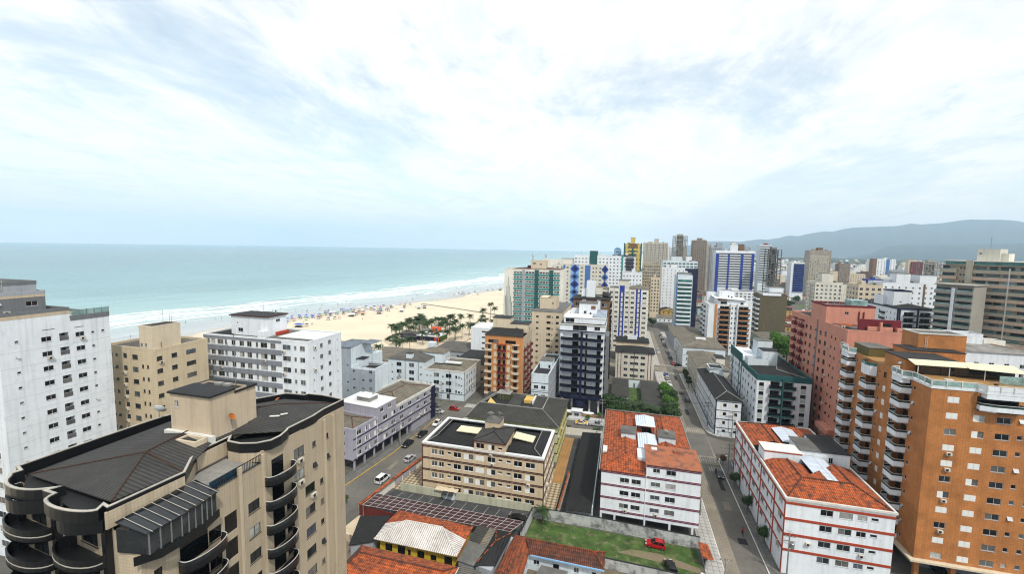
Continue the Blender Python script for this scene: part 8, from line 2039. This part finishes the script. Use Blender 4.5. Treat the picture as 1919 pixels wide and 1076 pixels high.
for i, (x, y) in enumerate(((29.9, 115.4), (30.2, 104.8), (30.4, 93.6))):
    tree('round clipped street tree on the right pavement, %s one from the bottom edge' % ('third', 'second', 'first')[i], x, y, 3.6, [(0, 0, 2.7, 1.45, 1.15), (.5, .2, 2.9, 1.0, .8), (-.5, -.2, 2.6, 1.0, .8)], 1500, .17, LEAF[0], 40+i, .12, 'round clipped street trees')
FLW = material('leaf_red_flowering', (.13, .075, .03), .6, .5, 3.0)
tree('small red-tinged street tree at the corner below the crossing', 29.4, 126.6, 3.0, [(0, 0, 2.2, 1.0, .8)], 700, .16, FLW, 44, .08)
for i, (x, y, h, s) in enumerate(((18.2, 153, 8.0, 3.8), (18.8, 161, 7.2, 3.5), (19.0, 170, 7.0, 3.4), (18.6, 180, 6.6, 3.2))):
    tree('leafy green street tree on the left pavement, %s in the row from the plum-striped block' % ordinal(i+1), x, y, h, rblobs(60+i, 7, s*.55, h*.5, h*.85, s*.55), 4200, .32, LEAF[1] if i % 2 else LEAF[0], 60+i, .2, 'leafy street trees beside the garages')
tree('broad bright green tree left of the salmon pink tower', 86, 252, 17, rblobs(70, 14, 6.0, 8, 15.5, 3.6), 8000, .5, LEAF[1], 70, .35)
tree('thin olive tree in front of the white block with teal crown', 52, 141.5, 8.5, rblobs(71, 9, 2.6, 4, 8, 1.3), 1500, .24, LEAF[3], 71, .16)
tree('dense dark garden tree between navy tower and red-orange roof', -.8, 152.5, 7, rblobs(72, 9, 3.0, 3, 6.6, 2.4), 5200, .32, LEAF[0], 72, .25)
tree('dark garden shrub tree left of the garden palms', 1.8, 156.5, 5.5, rblobs(73, 7, 2.4, 2.4, 5.2, 2.0), 3200, .3, LEAF[0], 73, .18)
tree('small street bush beside the white van, west street', -60.2, 80.6, 3.2, rblobs(74, 5, .6, 1.6, 2.8, .6), 600, .2, LEAF[0], 74, .08)
for i, (x, y) in enumerate(((-17.2, 147.0), (-9.8, 146.9), (-12.8, 150.2), (-6.2, 150.6), (-19.5, 150))):
    tree('clipped forecourt shrub before the navy balcony tower, %s from the left' % ordinal([5, 0, 3, 1, 4, 2].index(i+1 if i else 0)+1 if False else [2, 4, 3, 5, 1][i]), x, y, 2.2, [(0, 0, 1.5, .8, .7)], 420, .17, LEAF[i % 2], 80+i, .08, 'clipped forecourt shrubs', 'shrub')
for i, (x, y) in enumerate(((29.9, 196), (30.2, 202), (30.0, 208), (30.3, 214))):
    tree('small pavement tree before the cream low block, %s along the right kerb' % ordinal(i+1), x, y, 4.2, rblobs(90+i, 5, .9, 2.2, 3.8, .9), 700, .25, LEAF[0 if i % 2 else 3], 90+i, .1, 'small trees on the far right pavement')
for i, (x, y, s) in enumerate(((24, 352, 3), (18, 345, 2.6), (12, 340, 2.4))):
    tree('dark tree at the head of the far street, %s from the left' % ordinal(3-i), x, y, 6.5, rblobs(100+i, 6, s*.6, 3, 5.5, s*.6), 1100, .45, LEAF[0], 100+i, .2, 'trees at the head of the far street')
for i, (x, y, s) in enumerate(((176, 520, 5), (228, 500, 6), (150, 540, 5), (236, 455, 6), (310, 640, 8), (128, 470, 4), (205, 585, 5))):
    tree('dark leafy tree among the low houses, %s of seven from the left' % ordinal(sorted(range(7), key=lambda k: screen_x(*((176, 520), (228, 500), (150, 540), (236, 455), (310, 640), (128, 470), (205, 585))[k])).index(i)+1), x, y, s*1.6, rblobs(110+i, 7, s*.6, s*.8, s*1.4, s*.6), 900, .8, LEAF[0], 110+i, .3, 'trees among the low houses')
# ---- palms
def frond_mesh(nf, L_, seed, m):
    q = random.Random(seed); v, f = [], []
    for i in range(nf):
        az = 2*math.pi*i/nf+q.uniform(-.2, .2); up = q.uniform(-.1, 1.15); l = L_*q.uniform(.8, 1.1); N_ = 8
        pts = []
        for k in range(N_+1):
            t = k/N_; rr_ = l*t*math.cos(up*(1-t*.5)); z = l*(math.sin(up)*t-(.62+.2*(1-up))*t*t)
            pts.append(Vector((rr_*math.cos(az), rr_*math.sin(az), z)))
        side = Vector((-math.sin(az), math.cos(az), 0))
        for k in range(1, N_+1):
            t = k/N_; w = L_*.26*math.sin(math.pi*min(1, .12+t*.86))+.03; d = pts[k]-pts[k-1]
            for s in (-1, 1):
                a, b2 = pts[k-1], pts[k-1]+d*.55; tip = pts[k-1]+d*.9+side*s*w+Vector((0, 0, -w*.55)); n = len(v); v += [a, b2, tip]; f.append((n, n+1, n+2))
                a2 = pts[k-1]+d*.5; b3 = pts[k]; tip2 = pts[k]+d*.35+side*s*w*.97+Vector((0, 0, -w*.55)); n = len(v); v += [a2, b3, tip2]; f.append((n, n+1, n+2))
    return new_mesh('fronds', v, f, m)
FR = [frond_mesh(26, 3.9, 200+k, LEAF[2]) for k in range(4)]
FRB = [frond_mesh(18, 2.2, 210+k, LEAF[2]) for k in range(2)]
PT = {}
def palm(x, y, h, label, group, k, small=False, z=.1):
    r = thing('palm_tree', label, 'palm tree', (x, y, z), k*1.3, group)
    key = (round(h), k % 3)
    if key not in PT:
        hh = round(h); b0 = (k % 3-1)*.35
        PT[key] = MB().tube([(0, 0, 0), (b0*.3, .1, hh*.35), (b0*.75, .12, hh*.7), (b0, .1, hh)], [.24, .17, .15, .13], 7).mesh('trunk', PBARK)
    link('trunk', PT[key], r); b0 = (k % 3-1)*.35
    link('crown', FRB[k % 2] if small else FR[k % 4], r, (b0, .1, round(h)))
PALM = [(-136.8, 233.5, 10.5), (-128.6, 224.5, 11.8), (-150.4, 260.9, 5.1), (-145.3, 257.6, 6.7), (-135.4, 234.0, 3.5), (-153.4, 275.9, 4.1), (-149.5, 274.5, 4.1), (-145.7, 270.4, 7.0), (-143.4, 271.2, 3.0), (-143.5, 276.6, 4.6), (-140.9, 277.5, 6.4), (-141.2, 286.0, 5.7), (-138.6, 286.9, 4.4), (-137.2, 290.4, 4.2), (-135.2, 294.1, 5.3), (-128.6, 287.6, 4.2), (-127.3, 291.0, 6.5), (-125.2, 288.8, 4.7), (-120.5, 284.8, 4.1), (-116.9, 283.3, 5.6), (-135.8, 327.4, 3.5), (-111.5, 283.8, 10.9), (-116.2, 317.0, 5.9), (-107.9, 292.1, 3.6), (-107.1, 298.2, 2.4), (-100.3, 257.9, 8.8), (-102.2, 249.5, 8.1), (-102.9, 253.6, 7.8), (-126.5, 254.6, 3.3), (-117.4, 248.6, 5.5), (-117.2, 257.8, 3.3), (-115.4, 268.0, 2.4), (-126.6, 237.0, 3.1), (-123.1, 220.8, 5.0), (-131.9, 233.2, 10.0), (-131.8, 201.0, 3.9), (-132.0, 210.8, 3.2), (-127.0, 221.3, 5.0), (-101.6, 305.2, 12.3), (-104.5, 332.9, 13.9), (-106.1, 350.4, 7.9), (-103.1, 304.7, 5.2), (-104.7, 319.5, 2.7), (-105.5, 316.0, 5.9), (-93.6, 320.3, 5.9), (-95.9, 313.3, 3.7), (-98.9, 349.3, 1.7)]
gr = random.Random(13)
PALM += [(gr.uniform(-150, -114), 262+gr.uniform(0, 30), gr.uniform(6.5, 9.5)) for _ in range(18)]
pl = []
for x, y, z in PALM:
    h = z-.6; sm = z < 6
    if z < 5.2:                       # base is hidden in the photo: slide along the sight line until the palm is tall enough
        k = (60-8.0)/(60-z); x, y, h = x*k, y*k, 7.0
    pl.append((x, y, max(h, 3)+.8))
pl.sort(key=lambda p: screen_x(p[0], p[1]))
for i, (x, y, h) in enumerate(pl): palm(x, y, h, 'coconut palm on the beach front, %s from the left' % ordinal(i+1), 'palms along the beach front', i, h < 4.2)
for i, (x, y, h) in enumerate(((5.6, 154.6, 4.4), (11.4, 154.2, 4.2), (8.2, 157.5, 3.8), (14.6, 153.0, 3.6))): palm(x, y, h, 'garden palm behind the red-orange tile roof, %s from the left' % ('first', 'third', 'second', 'fourth')[i], 'garden palms behind the tile roof', i)
palm(-14.8, 87.4, 2.6, 'young palm in the corner of the grass lot', None, 1, True); palm(63.2, 131, 3.2, 'young palm at the foot of the salmon pink tower', None, 2, True); palm(-5.6, 136, 2.4, 'little palm at the kerb beside the taxi street', None, 0, True)
# ================================================================ BEACH
UC = {'b': ('blue', (.04, .12, .48)), 'n': ('navy', (.025, .035, .15)), 'p': ('pink', (.55, .22, .22)), 'l': ('light blue', (.35, .5, .7)), 'r': ('red', (.5, .05, .04)), 'k': ('dark', (.04, .04, .05)), 'w': ('white', (.75, .75, .75)), 'g': ('green', (.12, .45, .12))}
UMB = [(-254.8, 277.0, 'b'), (-258.4, 285.9, 'b'), (-247.7, 276.4, 'p'), (-257.7, 293.2, 'b'), (-251.6, 287.7, 'n'), (-252.5, 295.1, 'b'), (-248.7, 293.0, 'l'), (-244.1, 292.9, 'b'), (-249.2, 298.2, 'b'), (-247.4, 304.5, 'b'), (-239.8, 296.3, 'r'), (-251.9, 317.7, 'k'), (-252.5, 322.4, 'n'), (-245.5, 316.9, 'w'), (-238.5, 307.0, 'k'), (-245.2, 321.0, 'w'), (-239.4, 319.2, 'g'), (-248.7, 335.9, 'n'), (-244.5, 334.0, 'b'), (-236.8, 323.4, 'n'), (-238.8, 331.0, 'b'), (-240.7, 339.0, 'b'), (-223.7, 317.2, 'l'), (-221.0, 318.2, 'k'), (-240.5, 351.5, 'w'), (-238.6, 359.5, 'n'), (-232.4, 352.3, 'w'), (-231.6, 362.3, 'k'), (-223.5, 350.2, 'w'), (-228.4, 373.6, 'n'), (-222.5, 359.9, 'p'), (-218.8, 371.2, 'n'), (-226.9, 289.9, 'n'), (-224.3, 294.3, 'k'), (-222.9, 298.3, 'p'), (-244.6, 264.4, 'n'), (-223.4, 261.6, 'k'), (-217.0, 373.2, 'w'), (-219.4, 390.4, 'p'), (-213.1, 389.1, 'k'), (-208.4, 391.0, 'k'), (-202.1, 492.8, 'p'), (-197.1, 490.1, 'w'), (-201.8, 507.0, 'n'), (-193.0, 494.3, 'k'), (-193.4, 504.7, 'k'), (-190.7, 514.4, 'n'), (-180.0, 502.2, 'w'), (-176.4, 507.1, 'n'), (-180.4, 560.5, 'k'), (-184.8, 599.8, 'w'), (-174.9, 567.9, 'k'), (-180.2, 608.8, 'w'), (-192.0, 540.8, 'n'), (-199.8, 516.5, 'k')]
xr = random.Random(77)
for i in range(55):
    t = xr.random(); x, y = -258+48*t+xr.gauss(0, 5), 272+100*t+xr.gauss(0, 7)
    if x > shore_at(y)+42 and all((x-a)**2+(y-b2)**2 > 9 for a, b2, c in UMB): UMB.append((x, y, xr.choice('bbnnwwkklpbg')))
UM, CHM = {}, {}
for k, (n, c) in UC.items():
    m = plain('beach_%s_cloth' % n.replace(' ', '_'), c, .8)
    b = MB(); pr2 = [(1.5, 0), (1.1, .28), (.55, .46), (.06, .56)]; v, f = [], []
    b.lathe(pr2, 8, (0, 0, 1.75)); UM[k] = b.mesh('canopy', m)
    cb = MB()
    cb.box(-.28, .28, -.3, .25, .22, .3); cb.box(-.28, .28, .25, .32, .22, .85)
    for sx in (-.25, .21):
        for sy in (-.27, .2): cb.box(sx, sx+.04, sy, sy+.04, 0, .22)
    CHM[k] = cb.mesh('beach_chair', m)
POLE = MB().tube([(0, 0, 0), (0, 0, 2.32)], .04, 5).mesh('pole', STEEL)
cn = {}
for x, y, k in sorted(UMB, key=lambda p: screen_x(p[0], p[1])):
    cn[k] = cn.get(k, 0)+1; n = UC[k][0]
    r = thing('beach_umbrella', '%s beach umbrella near the waterline, %s %s one from the left' % (n, ordinal(cn[k]), n), 'umbrella', (x, y, .2), pr_.uniform(0, 3), 'beach umbrellas')
    link('canopy', UM[k], r); link('pole', POLE, r)
    for s in (-1, 1):
        c = link('beach_chair', CHM[k], None, (x+s*pr_.uniform(.7, 1.1), y+pr_.uniform(-.5, .5), .2), pr_.uniform(0, 6))
        tag(c, 'low beach chair at the %s of the %s %s umbrella from the left' % ('left' if s < 0 else 'right', ordinal(cn[k]), n), 'beach chair', 'chairs under the umbrellas')
TENT = [(-226.9, 257.5, 'b', 3.2, 'big blue'), (-220.9, 311.4, 'w', 3.0, 'long white'), (-217.3, 322.3, 'o', 2.0, 'orange'), (-207.4, 332.1, 'n', 2.4, 'navy'), (-195.1, 349.5, 'w', 2.2, 'white boxed'), (-189.3, 372.4, 'l', 2.0, 'pale blue'), (-185.7, 377.2, 'n', 2.0, 'dark navy'), (-167.8, 580.3, 'k', 2.4, 'far dark')]
for x, y, k, s, n in TENT:
    m = plain('beach_orange_cloth', (.65, .25, .05), .8) if k == 'o' else plain('beach_%s_cloth' % UC[k][0].replace(' ', '_'), UC[k][1], .8)
    r = thing('beach_gazebo', '%s vendor tent standing on the dry sand' % n, 'tent', (x, y, .2), pr_.uniform(-.2, .2))
    MB().add([(-s, -s*.7, 2.1), (s, -s*.7, 2.1), (s, s*.7, 2.1), (-s, s*.7, 2.1), (-s*.4, 0, 2.9), (s*.4, 0, 2.9)], [(0, 1, 5, 4), (1, 2, 5), (2, 3, 4, 5), (3, 0, 4), (0, 3, 2, 1)]).build('canopy', m, r)
    for a in (-1, 1):
        for b2 in (-1, 1): block(r, 'post', a*s*.95-.04, a*s*.95+.04, b2*s*.66-.04, b2*s*.66+.04, 0, 2.1, STEEL)
    block(r, 'counter', -s*.7, s*.7, -s*.4, s*.3, 0, 1.0, plain('dark_goods', (.05, .05, .07), .8))
# ---- beach kiosk
def kiosk():
    r = root_at('beach_kiosk', 'orange and navy beach kiosk with flat grey roofs among the palms', 'kiosk', -124, 247)
    OR = paint('bright_orange_panel', (.70, .14, .02)); HED = material('green_hedge_panel', (.10, .14, .02), .95, .4, 1.5)
    body(r, -1, -2, 13.5, 9.5, .2, 3.4, NAVY, S=[(3, .6, 3, 1.4, 'slide', G0), (8, .3, 2, 2, 'dark')]); MB().box(-2, 14, -3, 10.5, 3.4, 3.7).build('white_roof', ROOFW, r)
    body(r, -16, 2, -2.5, 10, .2, 3.0, paint('navy_cladding', (.02, .03, .14))); MB().box(-17, -1.9, 1, 11, 3.0, 3.25).build('grey_roof', CGX, r); MB().box(-12, -1, -5, .8, 2.6, 2.8).build('terrace_roof', CGDX, r)
    for x in (-11.5, -6.5, -1.6): block(r, 'terrace_post', x, x+.2, -4.9, -4.7, .2, 2.6, FRD)
    block(r, 'sign_wall', 10.8, 13.8, -3.2, -2.9, .2, 3.3, OR); block(r, 'orange_tower', 3.2, 9.2, 9.2, 11, 3.7, 7.2, OR)
    for (x, y, z, s) in ((6.2, 9.15, 5.4, .9), (12.3, -3.25, 1.8, .8)):
        MB().tube([(x, y, z), (x, y-.05, z)], s, 16).build('round_emblem', NAVY, r); MB().tube([(x, y-.06, z), (x, y-.09, z)], s*.55, 14).build('emblem_centre', MBLUE, r)
    block(r, 'hedge_wall', 13.9, 14.3, -2.5, 9, .2, 3.3, HED); block(r, 'plant_room', -5, 3, 11, 15, .2, 5.2, CONC)
kiosk()
b = MB(); q = random.Random(8); v = []
hed = leaf_crown([(-20+math.cos(a*.5)*1.0*0+(-1.8)*math.sin(a*.22), -8+a*1.7, .7, 1.3, .8) for a in range(14)]+[(-16+k*2.2, -10.5+k*.5, .6, 1.3, .7) for k in range(8)], 2600, .28, 31, LEAF[0])
tag(link('planting_bed', hed, None, (-124, 247, .2)), 'low curved planting bed edging the kiosk terrace', None, None, 'stuff')
# ================================================================ STREET POLES AND WIRES
def pole(x, y, h, label, arms=2, rz=0, name='utility_pole', tr=False):
    r = thing(name, label, 'pole', (x, y, .1), rz, 'utility poles')
    MB().tube([(0, 0, 0), (0, 0, h)], [.16, .10], 8).build('shaft', CONC, r)
    for k in range(arms): MB().box(-1.0, 1.0, -.06, .06, h-.5-k*.9, h-.38-k*.9).build('cross_arm', CONC, r)
    for k in (-.85, -.3, .3, .85): MB().tube([(k, 0, h-.38), (k, 0, h-.2)], .05, 5).build('insulator', FRD, r)
    MB().tube([(0, 0, h*.78), (-1.4, 0, h*.84), (-1.9, 0, h*.84)], .04, 5).build('lamp_arm', STEEL, r); block(r, 'lamp_head', -2.3, -1.8, -.1, .1, h*.84-.08, h*.84+.04, STEEL)
    if tr: MB().lathe([(.38, 0), (.4, .9), (.3, 1.0)], 10, (.5, 0, h-2.6)).build('transformer', STEEL, r)
    return r
PL = [(29.6, 121.6, 8.5, 'utility pole at the kerb beside the black hatchback'), (31.2, 83.5, 9.0, 'utility pole with transformer at the bottom right beside the striped block'), (30.2, 154.5, 8.5, 'utility pole before the navy-lined corner block, street side'), (36.2, 147.0, 8.5, 'utility pole on the corner before the navy-lined block'), (30.6, 189, 9, 'utility pole on the right pavement past the navy-lined block'), (29.8, 240, 9, 'utility pole on the right pavement past the second crossing'), (-62.9, 111.2, 8.0, 'utility pole on the west pavement before the lilac block'), (-61.2, 135.5, 8.0, 'white pole at the end of the lilac block'), (-66.5, 149.2, 8.0, 'utility pole before the pale corner block'), (-5.0, 146.6, 8.5, 'utility pole by the gatehouse of the navy tower'), (19.2, 100, 5.5, 'short utility pole on the left pavement beside the plum-striped block'), (19.6, 78, 6.0, 'leaning pole at the gate of the grass lot')]
for i, (x, y, h, t) in enumerate(PL): pole(x, y, h, t, 2 if h > 7 else 1, 0 if i not in (6, 7) else .1, tr=(i == 1))
def wire(a, b_, sag, label):
    A, B = Vector(a), Vector(b_); pts = [A.lerp(B, t/8)+Vector((0, 0, -sag*4*(t/8)*(1-t/8))) for t in range(9)]
    tag(MB().tube(pts, .03, 4).build('overhead_wire', FRD), label, 'wire', 'overhead wires')
i = 0
for a, b_, n in (((31.2, 83.5, 9), (29.6, 121.6, 8.5), 'from the transformer pole to the black hatchback pole'), ((29.6, 121.6, 8.5), (30.2, 154.5, 8.5), 'from the black hatchback pole across the junction'), ((30.2, 154.5, 8.5), (30.6, 189, 9), 'along the navy-lined block'), ((30.2, 154.5, 8.5), (-5.0, 146.6, 8.5), 'across the street to the navy tower gatehouse'), ((-62.9, 111.2, 8), (-61.2, 135.5, 8), 'along the west pavement')):
    for k, s in enumerate((-.85, .3, .85)): wire((a[0]+s, a[1], a[2]-.15), (b_[0]+s, b_[1], b_[2]-.15), .7+.1*k, 'thin overhead wire %s, %s strand' % (n, ('outer', 'middle', 'inner')[k]))
for i, (x, y, h) in enumerate(((-97, 262, 12), (-92, 330, 14), (-118, 208, 8), (-130, 205, 8), (-112, 246, 9))):
    r = thing('lamp_post', 'tall lamp post on the beach promenade, %s from the left' % ordinal([3, 4, 2, 0, 1].index(i)+1 if i in (0, 1, 2, 3, 4) else 1), 'lamp post', (x, y, .1), 0, 'promenade lamp posts'); MB().tube([(0, 0, 0), (0, 0, h)], [.14, .08], 6).build('shaft', STEEL, r); MB().box(-.9, .9, -.12, .12, h, h+.15).build('lamp_head', STEEL, r)
